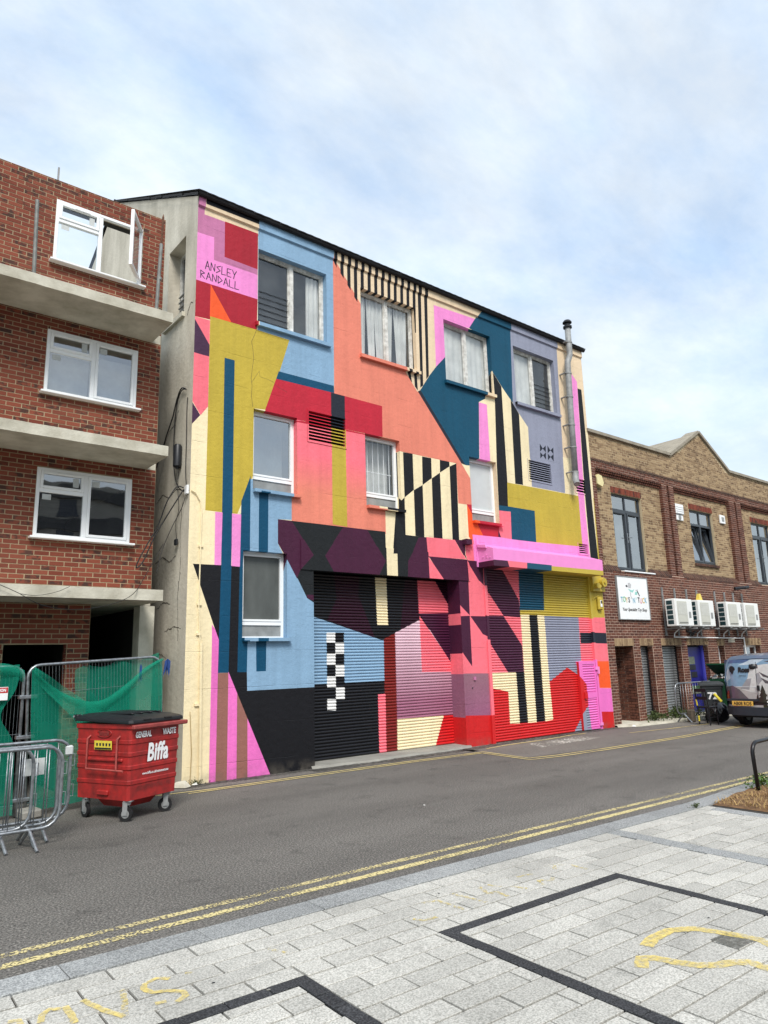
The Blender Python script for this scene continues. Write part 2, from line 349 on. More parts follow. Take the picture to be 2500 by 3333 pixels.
mat('black_plastic', S(34, 36, 40), 0.42, var=0.1, scale=6, bump=0.08, bscale=80)
mat('black_rubber', S(26, 26, 27), 0.7, var=0.1)
mat('black_metal', S(24, 25, 28), 0.35, var=0.1, scale=9)
mat('cable_black', S(22, 22, 24), 0.5)
mat('white_paint', S(238, 240, 240), 0.45, var=0.02)
mat('anthracite', S(58, 64, 70), 0.4, var=0.05, scale=3)
brick_mat('red_brick', S(131, 70, 53), S(110, 56, 43), S(58, 46, 42), 0.28, S(126, 82, 66))
brick_mat('dark_red_brick', S(110, 69, 55), S(94, 59, 48), S(70, 44, 38), 0.5, S(96, 70, 60))
brick_mat('yellow_brick', S(164, 140, 108), S(132, 108, 83), S(98, 76, 58), 0.35, S(150, 126, 96))
brick_mat('sooty_brick', S(92, 66, 54), S(76, 54, 46), S(60, 46, 42), 0.5, S(84, 72, 62))
mat('mortar_tan', S(170, 151, 122), 0.95, var=0.12, scale=6, bump=0.3, bscale=80)
mat('mortar_pink', S(198, 172, 154), 0.95, var=0.12, scale=6, bump=0.3, bscale=80)
mat('mortar_yellow', S(204, 186, 152), 0.95, var=0.12, scale=6, bump=0.3, bscale=80)
mat('coping', S(158, 150, 134), 0.9, var=0.15, scale=3, bump=0.3, bscale=40)
glass_mat('glass_old', 0.04, (0.97, 0.98, 0.98), 0.08, (0.45, 0.48, 0.48))
glass_mat('glass_new', 0.22, (0.9, 0.94, 0.96), 0.02)
glass_mat('glass_clear', 0.05, (0.93, 0.96, 0.97), 0.03)
glass_mat('glass_dark', 0.3, (0.55, 0.6, 0.62), 0.02)
# ------------------------------------------------------------------ setting: road, kerb, pavement
def asphalt(name, base, dark, light):
    m = bpy.data.materials.new(name); m.use_nodes = True
    t = m.node_tree; L = t.links; nn = t.nodes.new; b = t.nodes['Principled BSDF']; b.inputs['Roughness'].default_value = 0.88; b.inputs['Specular IOR Level'].default_value = 0.3
    co = nn('ShaderNodeTexCoord')
    n1 = nn('ShaderNodeTexNoise'); n1.inputs['Scale'].default_value = 55; n1.inputs['Detail'].default_value = 4; n1.inputs['Roughness'].default_value = 0.75; L.new(co.outputs['Object'], n1.inputs['Vector'])
    cr = nn('ShaderNodeValToRGB'); e = cr.color_ramp.elements; e[0].position = 0.36; e[0].color = (*dark, 1); e[1].position = 0.68; e[1].color = (*light, 1)
    md = cr.color_ramp.elements.new(0.52); md.color = (*base, 1)
    L.new(n1.outputs['Fac'], cr.inputs[0])
    n2 = nn('ShaderNodeTexNoise'); n2.inputs['Scale'].default_value = 0.55; n2.inputs['Detail'].default_value = 7; n2.inputs['Roughness'].default_value = 0.6; n2.inputs['Distortion'].default_value = 0.4
    mp = nn('ShaderNodeMapping'); mp.inputs['Scale'].default_value = (0.35, 1.3, 1); L.new(co.outputs['Object'], mp.inputs[0]); L.new(mp.outputs[0], n2.inputs['Vector'])
    mr = nn('ShaderNodeMapRange'); mr.inputs['From Min'].default_value = 0.3; mr.inputs['From Max'].default_value = 0.72; mr.inputs['To Min'].default_value = 0.74; mr.inputs['To Max'].default_value = 1.22; L.new(n2.outputs['Fac'], mr.inputs['Value'])
    hs = nn('ShaderNodeHueSaturation'); L.new(cr.outputs[0], hs.inputs['Color']); L.new(mr.outputs[0], hs.inputs['Value'])
    n3 = nn('ShaderNodeTexNoise'); n3.inputs['Scale'].default_value = 2.2; n3.inputs['Detail'].default_value = 9; n3.inputs['Roughness'].default_value = 0.65; L.new(co.outputs['Object'], n3.inputs['Vector'])
    m3 = nn('ShaderNodeMapRange'); m3.inputs['From Min'].default_value = 0.56; m3.inputs['From Max'].default_value = 0.70; m3.inputs['To Max'].default_value = 0.5; L.new(n3.outputs['Fac'], m3.inputs['Value'])
    x3 = nn('ShaderNodeMix'); x3.data_type = 'RGBA'; L.new(m3.outputs[0], x3.inputs['Factor']); L.new(hs.outputs[0], x3.inputs['A']); x3.inputs['B'].default_value = (*dark, 1)
    L.new(x3.outputs['Result'], b.inputs['Base Color'])
    bp = nn('ShaderNodeBump'); bp.inputs['Strength'].default_value = 0.55; bp.inputs['Distance'].default_value = 0.01; L.new(n1.outputs['Fac'], bp.inputs['Height']); L.new(bp.outputs[0], b.inputs['Normal'])
    MATS[name] = m; return m
asphalt('asphalt', S(104, 101, 96), S(58, 57, 54), S(156, 151, 143))
asphalt('apron_asphalt', S(112, 108, 102), S(76, 74, 70), S(156, 150, 142))
def granite(name, base, dark, light, rand, sc=90):
    m = bpy.data.materials.new(name); m.use_nodes = True
    t = m.node_tree; L = t.links; nn = t.nodes.new; b = t.nodes['Principled BSDF']; b.inputs['Roughness'].default_value = 0.85; b.inputs['Specular IOR Level'].default_value = 0.3
    gi = nn('ShaderNodeNewGeometry'); oi = nn('ShaderNodeObjectInfo')
    n1 = nn('ShaderNodeTexNoise'); n1.inputs['Scale'].default_value = sc; n1.inputs['Detail'].default_value = 2.5; n1.inputs['Roughness'].default_value = 0.7; L.new(gi.outputs['Position'], n1.inputs['Vector'])
    cr = nn('ShaderNodeValToRGB'); e = cr.color_ramp.elements; e[0].position = 0.38; e[0].color = (*dark, 1); e[1].position = 0.62; e[1].color = (*light, 1)
    md = cr.color_ramp.elements.new(0.5); md.color = (*base, 1)
    L.new(n1.outputs['Fac'], cr.inputs[0])
    ad = nn('ShaderNodeMath'); ad.operation = 'ADD'; L.new(oi.outputs['Random'], ad.inputs[0]); L.new(gi.outputs['Random Per Island'], ad.inputs[1])
    fr = nn('ShaderNodeMath'); fr.operation = 'FRACT'; L.new(ad.outputs[0], fr.inputs[0])
    mr = nn('ShaderNodeMapRange'); mr.inputs['To Min'].default_value = 1 - rand; mr.inputs['To Max'].default_value = 1 + rand; L.new(fr.outputs[0], mr.inputs['Value'])
    n2 = nn('ShaderNodeTexNoise'); n2.inputs['Scale'].default_value = 0.9; n2.inputs['Detail'].default_value = 7; L.new(gi.outputs['Position'], n2.inputs['Vector'])
    m2 = nn('ShaderNodeMapRange'); m2.inputs['From Min'].default_value = 0.3; m2.inputs['From Max'].default_value = 0.7; m2.inputs['To Min'].default_value = 0.84; m2.inputs['To Max'].default_value = 1.1; L.new(n2.outputs['Fac'], m2.inputs['Value'])
    mu0 = nn('ShaderNodeMath'); mu0.operation = 'MULTIPLY'; L.new(mr.outputs[0], mu0.inputs[0]); L.new(m2.outputs[0], mu0.inputs[1])
    n4 = nn('ShaderNodeTexNoise'); n4.inputs['Scale'].default_value = 3.3; n4.inputs['Detail'].default_value = 8; n4.inputs['Roughness'].default_value = 0.7; L.new(gi.outputs['Position'], n4.inputs['Vector'])
    m4 = nn('ShaderNodeMapRange'); m4.inputs['From Min'].default_value = 0.52; m4.inputs['From Max'].default_value = 0.72; m4.inputs['To Min'].default_value = 1.0; m4.inputs['To Max'].default_value = 0.78; L.new(n4.outputs['Fac'], m4.inputs['Value'])
    mu = nn('ShaderNodeMath'); mu.operation = 'MULTIPLY'; L.new(mu0.outputs[0], mu.inputs[0]); L.new(m4.outputs[0], mu.inputs[1])
    hs = nn('ShaderNodeHueSaturation'); L.new(cr.outputs[0], hs.inputs['Color']); L.new(mu.outputs[0], hs.inputs['Value']); L.new(hs.outputs[0], b.inputs['Base Color'])
    bp = nn('ShaderNodeBump'); bp.inputs['Strength'].default_value = 0.2; bp.inputs['Distance'].default_value = 0.004; L.new(n1.outputs['Fac'], bp.inputs['Height']); L.new(bp.outputs[0], b.inputs['Normal'])
    MATS[name] = m; return m
granite('paver_stone', S(178, 176, 168), S(148, 147, 140), S(198, 196, 188), 0.11)
granite('kerb_stone', S(142, 144, 143), S(112, 114, 114), S(168, 170, 168), 0.08)
granite('black_stone', S(52, 53, 55), S(38, 39, 41), S(76, 77, 79), 0.12)
mat('joint_sand', S(58, 55, 50), 0.95, var=0.2, scale=20)
worn_mat('yellow_line', S(204, 190, 136), 0.55, 48, 0.06)
worn_mat('yellow_line_faint', S(200, 186, 136), 0.46, 48, 0.06)
worn_mat('yellow_line_far', S(208, 190, 128), 0.72, 60, 0.08)
worn_mat('yellow_spray', S(226, 203, 116), 0.52, 30, 0.3)
worn_mat('yellow_ghost', S(214, 192, 110), 0.22, 40, 0.2)
worn_mat('white_scrape', S(205, 202, 192), 0.36, 22, 0.05)
worn_mat('grime', S(64, 62, 58), 0.3, 14, 0.3)

road = MB().quad((-60, -6.3, 0), (90, -6.3, 0), (90, 30, 0), (-60, 30, 0)).build('road', MATS['asphalt'])
tag(road, kind='structure')
ground = MB().quad((-400, -400, -0.05), (500, -400, -0.05), (500, 400, -0.05), (-400, 400, -0.05)).build('ground', MATS['apron_asphalt']); tag(ground, kind='structure')
def on(o, parent):
    # flat marks belong to the surface they lie on
    bpy.context.view_layer.update()
    o.parent = parent; o.matrix_parent_inverse = parent.matrix_world.inverted(); return o
def strip(name, pts, w, z, m, parent=None, kind='structure', seg=None, jit=0.0):
    # flat ribbon following a polyline
    mb = MB(); P = [Vector((p[0], p[1], 0)) for p in pts]; L_, R_ = [], []
    if seg:
        Q = []
        for a, b in zip(P[:-1], P[1:]):
            n = max(1, int((b - a).length / seg))
            Q += [a.lerp(b, i / n) for i in range(n)]
        P = Q + [P[-1]]
    for i, p in enumerate(P):
        d = (P[min(i + 1, len(P) - 1)] - P[max(i - 1, 0)]).normalized(); n = Vector((-d.y, d.x, 0))
        j = rnd.uniform(-jit, jit); j2 = rnd.uniform(-jit, jit)
        L_.append(p + n * (w / 2 + j)); R_.append(p - n * (w / 2 + j2))
    for i in range(len(P) - 1):
        mb.quad((*R_[i].xy, z), (*R_[i + 1].xy, z), (*L_[i + 1].xy, z), (*L_[i].xy, z))
    return on(mb.build(name, m), parent or road)
strip('yellow_line', [(-9, -5.47), (9.5, -6.10), (16, -6.2)], 0.078, 0.004, MATS['yellow_line_faint'], seg=0.15, jit=0.006)
strip('yellow_line', [(-9, -5.68), (9.5, -6.28), (16, -6.4)], 0.085, 0.004, MATS['yellow_line'], seg=0.15, jit=0.006)
# far side lines along the painted building and round the loading patch
far1 = [(-1.2, -0.44), (0.2, -0.62), (2.0, -0.62), (4.0, -0.66), (6.1, -0.80), (5.95, -2.12), (6.6, -2.26), (8.0, -2.36), (10.7, -2.44), (14.2, -2.3), (22, -2.25)]
far2 = [(-0.2, -0.72), (2.0, -0.76), (4.0, -0.80), (5.95, -0.92), (5.8, -2.28), (6.5, -2.42), (8.0, -2.52), (10.7, -2.58), (14.2, -2.46), (22, -2.4)]
strip('yellow_line', far1, 0.055, 0.008, MATS['yellow_line_far'], seg=0.2, jit=0.005)
strip('yellow_line', far2[:4], 0.05, 0.008, MATS['yellow_line_far'], seg=0.2, jit=0.005)
strip('yellow_line', far2[3:], 0.05, 0.008, MATS['yellow_line_far'], seg=0.2, jit=0.005)
strip('yellow_line', [(6.5, -0.52), (7.3, -0.42), (8.6, -0.42), (9.7, -0.30), (10.2, -0.34)], 0.06, 0.012, MATS['yellow_line_far'], seg=0.15, jit=0.01)
strip('yellow_line', [(10.9, -1.1), (12.4, -1.35), (14.0, -1.5)], 0.05, 0.012, MATS['yellow_line_far'], seg=0.2, jit=0.01)
# uneven apron strips between the lines and the walls
ap = MB()
apx = [(-0.6, -0.40), (1.2, -0.50), (2.6, -0.48), (6.2, -0.62), (6.0, -2.05), (8, -2.28), (10.7, -2.36), (14.2, -2.22), (22, -2.18), (26, -2.1)]
for (a, b) in zip(apx[:-1], apx[1:]):
    if b[0] <= a[0]: continue
    ap.quad((a[0], a[1], 0.004), (b[0], b[1], 0.004), (b[0], 0.3, 0.004), (a[0], 0.3, 0.004))
tag(ap.build('apron', MATS['apron_asphalt']), kind='structure')
gr = MB().quad((7.4, -1.25, 0.0085), (9.7, -1.15, 0.0085), (9.6, -0.62, 0.0085), (7.7, -0.66, 0.0085)).build('paint_scrapes', MATS['white_scrape']); on(gr, road)
strip('dirt', [(-.1, -.16), (.9, -.10), (2.4, -.14)], .26, .012, MATS['grime'], seg=.1, jit=.05)
strip('dirt', [(2.3, -.28), (4.2, -.33), (6.3, -.30), (7.3, -.14), (9.0, -.10), (11.9, -.12)], .3, .0125, MATS['grime'], seg=.1, jit=.06)
strip('dirt', [(-9, -5.98), (2.9, -6.31), (4.05, -6.36)], .10, .002, MATS['grime'], seg=.12, jit=.03)
# concrete threshold step along the first roller shutter
st = MB()
n = 26
for i in range(n):
    a = 2.45 + (6.5 - 2.45) * i / n; b = 2.45 + (6.5 - 2.45) * (i + 1) / n
    fa = -0.17 + 0.10 * math.sin(i * 0.55) * (i / n) + rnd.uniform(-0.02, 0.02) if i else -0.05
    if i == 0: pf = fa
    fb = -0.16 + 0.05 * math.sin((i + 1) * 0.55) + rnd.uniform(-0.02, 0.02)
    st.add([(a, pf, 0.005), (b, fb, 0.005), (b, fb + 0.03, 0.045), (a, pf + 0.03, 0.045), (b, 0.5, 0.06), (a, 0.5, 0.06)], [(0, 1, 2, 3), (3, 2, 4, 5)])
    pf = fb
tag(st.build('threshold', MATS['concrete_grey']), kind='structure')
st = MB()
pts = [(11.95, -0.10), (12.5, -0.42), (13.4, -0.5), (14.6, -0.62), (16, -0.72), (24, -0.8)]
for a, b in zip(pts[:-1], pts[1:]):
    st.add([(a[0], a[1], 0.0), (b[0], b[1], 0.0), (b[0], b[1] + 0.02, 0.07), (a[0], a[1] + 0.02, 0.05), (b[0], 1.6, 0.085), (a[0], 1.6, 0.06)], [(0, 1, 2, 3), (3, 2, 4, 5)])
tag(st.build('step', MATS['concrete']), kind='structure')

# pavement in its own frame (turned a little against the facade)
TH = -0.030
pav = MB().quad((-14, -14, 0.012), (13, -14, 0.012), (13, 0.26, 0.012), (-14, 0.26, 0.012)).build('pavement', MATS['joint_sand'])
pav.location = (0, -6.53, 0); pav.rotation_euler = (0, 0, TH); tag(pav, kind='structure')
CAM = Vector((-4.9522, -11.3765, 1.85))
black = [(-1.31, 0.72, -1.01, -0.91), (-1.31, -1.21, -9, -1.01), (0.62, 0.72, -9, -1.01),
         (-7, -2.36, -1.0, -0.90), (-2.46, -2.36, -9, -1.0)]
band = [(1.85, 2.05, -9, 0.0), (3.66, 3.86, -9, -0.13)]
bedr = [(3.86, 13, -9, -0.0)]
def sub_rect(r, c):
    x0, x1, y0, y1 = r; a0, a1, b0, b1 = c
    if a0 >= x1 or a1 <= x0 or b0 >= y1 or b1 <= y0: return [r]
    o = []
    if x0 < a0: o.append((x0, a0, y0, y1))
    if a1 < x1: o.append((a1, x1, y0, y1))
    m0, m1 = max(x0, a0), min(x1, a1)
    if y0 < b0: o.append((m0, m1, y0, b0))
    if b1 < y1: o.append((m0, m1, b1, y1))
    return o
def infr(s, t):   # is this pavement point near the view
    x = s + 0.03 * t; y = -6.53 + t - 0.03 * s
    return x, y
pr = []
k = 0; t = 0.0
while t > -4.3:
    off = (0.0 if k % 2 == 0 else 0.265) + rnd.uniform(-0.05, 0.05) - 0.02
    s = -6.4 + off
    while s < 9:
        pr.append((s, s + 0.53, t - 0.184, t)); s += 0.53
    t -= 0.184; k += 1
for c in black + band + bedr:
    q = []
    for r_ in pr: q += sub_rect(r_, c)
    pr = q
blk = []
for (x0, x1, y0, y1) in black:
    if x1 - x0 > y1 - y0:
        s = x1
        while s > x0 + 0.02: a = max(x0, s - 0.265); blk.append((a, s, y0, y1)); s = a
    else:
        s = y1
        while s > -4.3: blk.append((x0, x1, s - 0.184, s)); s -= 0.184
bnd = []
for (x0, x1, y0, y1) in band:
    s = y1
    while s > -4.3: bnd.append((x0, x1, s - 0.9, s)); s -= 0.9
def paver_set(rects, name, m, limit, ztop, gap=0.004):
    def score(r_):
        x, y = infr((r_[0] + r_[1]) / 2, (r_[2] + r_[3]) / 2)
        d = Vector((x, y, 0)) - CAM
        cz = 0.61831837 * d.x + 0.7582274 * d.y + 0.2068178 * d.z
        cx = 0.77840667 * d.x - 0.62713538 * d.y - 0.028 * d.z; cy = 0.1084687 * d.x + 0.17830428 * d.y - 0.97797859 * d.z
        if cz < 0.5: return -1
        u = cx / cz * 24.967 / 27; v = cy / cz * 24.967 / 36
        if abs(u) > 0.56 or abs(v) > 0.56: return -1 / (1 + d.length)
        return (r_[1] - r_[0]) * (r_[3] - r_[2]) / d.length ** 3
    rects = [r_ for r_ in rects if r_[1] - r_[0] > 0.03 and r_[3] - r_[2] > 0.02]
    rects.sort(key=score, reverse=True)
    cache = {}
    rest = MB()
    for i, (x0, x1, y0, y1) in enumerate(rects):
        w, h = x1 - x0 - gap * 2, y1 - y0 - gap * 2
        dz = rnd.uniform(-0.0022, 0.0022)
        if i < limit:
            kx = (round(w, 2), round(h, 2))
            if kx not in cache:
                b = 0.0025; mb = MB()
                mb.add([(-w/2, -h/2, 0), (w/2, -h/2, 0), (w/2, h/2, 0), (-w/2, h/2, 0), (-w/2, -h/2, ztop - b), (w/2, -h/2, ztop - b), (w/2, h/2, ztop - b), (-w/2, h/2, ztop - b),
                        (-w/2 + b, -h/2 + b, ztop), (w/2 - b, -h/2 + b, ztop), (w/2 - b, h/2 - b, ztop), (-w/2 + b, h/2 - b, ztop)],
                       [(0,1,5,4), (1,2,6,5), (2,3,7,6), (3,0,4,7), (4,5,9,8), (5,6,10,9), (6,7,11,10), (7,4,8,11), (8,9,10,11)])
                cache[kx] = mb.mesh(name, m)
            o = bpy.data.objects.new(name, cache[kx]); o.location = ((x0 + x1) / 2, (y0 + y1) / 2, dz)
            o.rotation_euler = (rnd.uniform(-0.004, 0.004), rnd.uniform(-0.003, 0.003), rnd.uniform(-0.004, 0.004))
            link(o, pav)
        else:
            rest.box(x0 + gap, x1 - gap, y0 + gap, y1 - gap, 0, ztop + dz)
    if rest.f: tag(rest.build(name + '_field', m, pav), kind='stuff')
paver_set(pr, 'paver', MATS['paver_stone'], 300, 0.030, 0.007)
paver_set(blk, 'black_paver', MATS['black_stone'], 300, 0.031, 0.0025)
paver_set(bnd, 'band_stone', MATS['kerb_stone'], 300, 0.031, 0.003)
# kerb stones
kerb = empty('kerb', (0, 0, 0)); tag(kerb, kind='structure')
kp = [(-9, -6.0), (2.9, -6.357), (4.05, -6.40), (5.2, -6.31), (6.6, -6.27), (13, -6.42)]
ki = [(-9, -6.26), (2.9, -6.617), (3.75, -6.655), (5.3, -6.53), (6.6, -6.50), (13, -6.66)]
def lerp_poly(P, x):
    for a, b in zip(P[:-1], P[1:]):
        if a[0] <= x <= b[0]: return a[1] + (b[1] - a[1]) * (x - a[0]) / (b[0] - a[0])
    return P[-1][1]
x = -6.2
while x < 12:
    w = 0.91
    a, b = x + 0.003, x + w - 0.003; z = 0.037 + rnd.uniform(-0.002, 0.002)
    o_a, o_b, i_a, i_b = lerp_poly(kp, a), lerp_poly(kp, b), lerp_poly(ki, a), lerp_poly(ki, b)
    V = [(a, o_a, -0.01), (b, o_b, -0.01), (b, i_b, -0.01), (a, i_a, -0.01), (a, o_a, z - 0.008), (b, o_b, z - 0.008), (b, i_b, z - 0.002), (a, i_a, z - 0.002),
         (a + .004, o_a - 0.01, z), (b - .004, o_b - 0.01, z), (b - .004, i_b + 0.003, z), (a + .004, i_a + 0.003, z)]
    MB().add(V, [(0,1,5,4), (1,2,6,5), (2,3,7,6), (3,0,4,7), (4,5,9,8), (5,6,10,9), (6,7,11,10), (7,4,8,11), (8,9,10,11)]).build('kerb_stone', MATS['kerb_stone'], kerb)
    x += w
# planting bed with dry grass
mat('dry_soil', S(128, 98, 66), 0.95, var=0.25, scale=9, bump=0.8, bscale=25, col2=S(84, 62, 42), detail=8)
mat('straw', S(178, 148, 96), 0.85, rand=0.35, var=0.1)
mat('weed_green', S(84, 112, 48), 0.8, rand=0.4, var=0.15)
mat('weed_dark', S(70, 84, 42), 0.8, rand=0.4, var=0.15)
bed = MB()
bed.grid(lambda u, v: (4.02 + u * 7 + 0.0 * v + (0.0 if u > 0 else -0.0), (-6.62 + (0.08 if u * 7 > 1.2 else u * 7 * 0.066)) - v * 3.2, 0.016 + min(1, u * 12) * (0.02 + 0.015 * math.sin(u * 40) * math.sin(v * 21) + rnd.uniform(0, 0.02))), 70, 40)
tag(bed.build('soil', MATS['dry_soil'], None, smooth=True), kind='structure')
def blades(name, m, area, n, h, w, parent=None, lean=0.7):
    mb = MB()
    for _ in range(n):
        x, y, z = area()
        a = rnd.uniform(0, 6.283); hh = h * rnd.uniform(0.4, 1.2); l = lean * rnd.uniform(0.2, 1.3) * hh; ww = w * rnd.uniform(0.6, 1.3)
        dx, dy = math.cos(a), math.sin(a); px_, py_ = -dy * ww, dx * ww
        mb.add([(x - px_, y - py_, z), (x + px_, y + py_, z), (x + px_ * .7 + dx * l * .4, y + py_ * .7 + dy * l * .4, z + hh * .6), (x - px_ * .7 + dx * l * .4, y - py_ * .7 + dy * l * .4, z + hh * .6), (x + dx * l, y + dy * l, z + hh * rnd.uniform(0.6, 1.0))],
               [(0, 1, 2, 3), (3, 2, 4)])
    return mb.build(name, m, parent, fix=False)
tag(blades('dry_grass', MATS['straw'], lambda: (4.05 + rnd.random() ** 1.2 * 5, -6.62 - rnd.random() * 2.0, 0.035), 5200, 0.055, 0.004, lean=2.0), label='dry straw grass over the bare soil bed', cat='grass', kind='stuff')

# ------------------------------------------------------------------ 2D paint partition
def area2(p): return 0.5 * sum(p[i][0] * p[(i + 1) % len(p)][1] - p[(i + 1) % len(p)][0] * p[i][1] for i in range(len(p)))
def clip(poly, a, b, keep=1):
    # keep the left side (keep=1) or right side (-1) of the line a->b
    o = []; n = len(poly)
    d = [keep * ((b[0] - a[0]) * (p[1] - a[1]) - (b[1] - a[1]) * (p[0] - a[0])) for p in poly]
    for i in range(n):
        j = (i + 1) % n
        if d[i] >= 0: o.append(poly[i])
        if (d[i] > 0 and d[j] < 0) or (d[i] < 0 and d[j] > 0):
            t = d[i] / (d[i] - d[j]); o.append((poly[i][0] + (poly[j][0] - poly[i][0]) * t, poly[i][1] + (poly[j][1] - poly[i][1]) * t))
    return o
def ears(poly):
    P = list(poly)
    if area2(P) < 0: P.reverse()
    T = []; guard = 0
    while len(P) > 3 and guard < 400:
        guard += 1; n = len(P); done = False
        for i in range(n):
            a, b, c = P[i - 1], P[i], P[(i + 1) % n]
            cr = (b[0] - a[0]) * (c[1] - a[1]) - (b[1] - a[1]) * (c[0] - a[0])
            if cr <= 1e-9:
                if abs(cr) <= 1e-9: P.pop(i); done = True; break
                continue
            ok = True
            for q in P:
                if q in (a, b, c): continue
                s1 = (b[0] - a[0]) * (q[1] - a[1]) - (b[1] - a[1]) * (q[0] - a[0])
                s2 = (c[0] - b[0]) * (q[1] - b[1]) - (c[1] - b[1]) * (q[0] - b[0])
                s3 = (a[0] - c[0]) * (q[1] - c[1]) - (a[1] - c[1]) * (q[0] - c[0])
                if s1 > 1e-9 and s2 > 1e-9 and s3 > 1e-9: ok = False; break
            if ok: T.append((a, b, c)); P.pop(i); done = True; break
        if not done: P.pop(0)
    if len(P) == 3: T.append(tuple(P))
    return [t for t in T if area2(t) > 1e-7]
def bb(p): xs = [q[0] for q in p]; ys = [q[1] for q in p]; return min(xs), max(xs), min(ys), max(ys)
def subtract(pieces, cv):
    B = bb(cv); out = []; n = len(cv)
    for (c, p, pb) in pieces:
        if pb[0] >= B[1] or pb[1] <= B[0] or pb[2] >= B[3] or pb[3] <= B[2]: out.append((c, p, pb)); continue
        it = p
        for i in range(n):
            it = clip(it, cv[i], cv[(i + 1) % n], 1)
            if len(it) < 3: break
        if len(it) < 3 or abs(area2(it)) < 1e-6: out.append((c, p, pb)); continue
        cur = p; frag = []
        for i in range(n):
            a, b = cv[i], cv[(i + 1) % n]
            o = clip(cur, a, b, -1); cur2 = clip(cur, a, b, 1)
            if len(o) > 2 and abs(area2(o)) > 1e-6: frag.append(o)
            cur = cur2
            if len(cur) < 3 or abs(area2(cur)) < 1e-6: cur = None; break
        if cur is None:
            out.append((c, p, pb)) if len(frag) == 0 else out.extend((c, f, bb(f)) for f in frag)
        else: out.extend((c, f, bb(f)) for f in frag)
    return out
def partition(rect, base, layers):
    x0, x1, z0, z1 = rect
    P = [(base, [(x0, z0), (x1, z0), (x1, z1), (x0, z1)], rect)]
    for col, poly in layers:
        for t in ears(poly):
            q = clip_rect(list(t), rect)
            if len(q) < 3 or abs(area2(q)) < 1e-6: continue
            P = subtract(P, q); P.append((col, q, bb(q)))
    return P
def clip_rect(p, r):
    x0, x1, z0, z1 = r
    for a, b in (((x0, z0), (x1, z0)), ((x1, z0), (x1, z1)), ((x1, z1), (x0, z1)), ((x0, z1), (x0, z0))):
        if len(p) < 3: return []
        p = clip(p, a, b, 1)
    return p
def region(P, rect):
    o = []
    for c, p, pb in P:
        if pb[0] >= rect[1] or pb[1] <= rect[0] or pb[2] >= rect[3] or pb[3] <= rect[2]: continue
        q = clip_rect(p, rect)
        if len(q) > 2 and abs(area2(q)) > 1e-7: o.append((c, q, bb(q)))
    return o
def holes(P, rects):
    for (x0, x1, z0, z1) in rects: P = subtract(P, [(x0, z0), (x1, z0), (x1, z1), (x0, z1)])
    return P
PAL = {k: lin(v) for k, v in dict(cream=(240, 224, 184), creamd=(228, 205, 172), black=(18, 18, 23), ink=(33, 38, 50), char=(26, 29, 31), mauve=(190, 116, 156),
    lilac=(238, 142, 206), pink=(235, 116, 194), red=(190, 36, 56), red2=(168, 28, 46), red3=(206, 34, 36), orange=(244, 92, 40), salmon=(245, 116, 130), peach=(226, 132, 110),
    plum=(68, 24, 52), plumd=(70, 40, 68), plumd2=(44, 9, 30), blue=(134, 168, 196), teal=(2, 72, 104), teal2=(8, 74, 100), olive=(191, 168, 62), grey=(144, 148, 166),  # the darkest plum has the shade at the first shutter's head mixed in
    brown=(148, 100, 90), drk=(122, 28, 22), white=(232, 232, 230), crack=(70, 60, 50)).items()}
def mixc(a, b, t): t = max(0, min(1, t)); return tuple(x + (y - x) * t for x, y in zip(a, b))
def pcol(c, x, z):
    if c == 'GRAD': return mixc(PAL['peach'], PAL['salmon'], (z - 5.15) / 0.75)
    if c == 'GRADM': return mixc(lin((150, 92, 122)), lin((146, 104, 118)), (z - 0.7) / 0.8)
    if c == 'GRADS': return mixc(lin((158, 100, 124)), lin((226, 192, 204)), (z - 1.0) / 1.4)
    return PAL[c]
def zsplit(P, zs):
    out = []
    for c, p, pb in P:
        if c[:4] != 'GRAD': out.append((c, p, pb)); continue
        cur = p
        for z in zs:
            if z <= pb[2] or z >= pb[3]: continue
            lo = clip(cur, (0, z), (1, z), -1); cur = clip(cur, (0, z), (1, z), 1)
            if len(lo) > 2: out.append((c, lo, bb(lo)))
            if len(cur) < 3: break
        if len(cur) > 2: out.append((c, cur, bb(cur)))
    return out
class PM:
    # painted mesh: faces with a per-corner paint colour
    def __init__(s): s.v = []; s.f = []; s.c = []
    def put(s, P, fn, flip=False):
        for c, p, _ in P:
            b = len(s.v); idx = list(range(b, b + len(p)))
            s.v += [fn(x, z) for x, z in p]; s.c += [pcol(c, x, z) for x, z in p]
            s.f.append(tuple(reversed(idx)) if flip else tuple(idx))
    def quad(s, col, *pts):
        b = len(s.v); s.v += list(pts); s.c += [PAL[col] if isinstance(col, str) else col] * len(pts); s.f.append(tuple(range(b, b + len(pts))))
    def boxm(s, col, x0, x1, y0, y1, z0, z1):
        m = MB().box(x0, x1, y0, y1, z0, z1)
        b = len(s.v); s.v += m.v; s.c += [PAL[col] if isinstance(col, str) else col] * len(m.v); s.f += [tuple(i + b for i in f) for f in m.f]
    def add_mb(s, col, m):
        b = len(s.v); s.v += m.v; s.c += [PAL[col] if isinstance(col, str) else col] * len(m.v); s.f += [tuple(i + b for i in f) for f in m.f]
    def build(s, name, m, parent=None, smooth=False, origin=None):
        vv = s.v if origin is None else [(a - origin[0], b - origin[1], c - origin[2]) for a, b, c in s.v]
        me = bpy.data.meshes.new(name); me.from_pydata(vv, [], s.f)
        at = me.color_attributes.new('paint', 'FLOAT_COLOR', 'POINT')
        at.data.foreach_set('color', [q for c in s.c for q in (*c, 1.0)])
        me.materials.append(m); me.update()
        if smooth: me.polygons.foreach_set('use_smooth', [True] * len(me.polygons))
        o = bpy.data.objects.new(name, me)
        if origin is not None: o.location = origin
        return link(o, parent)
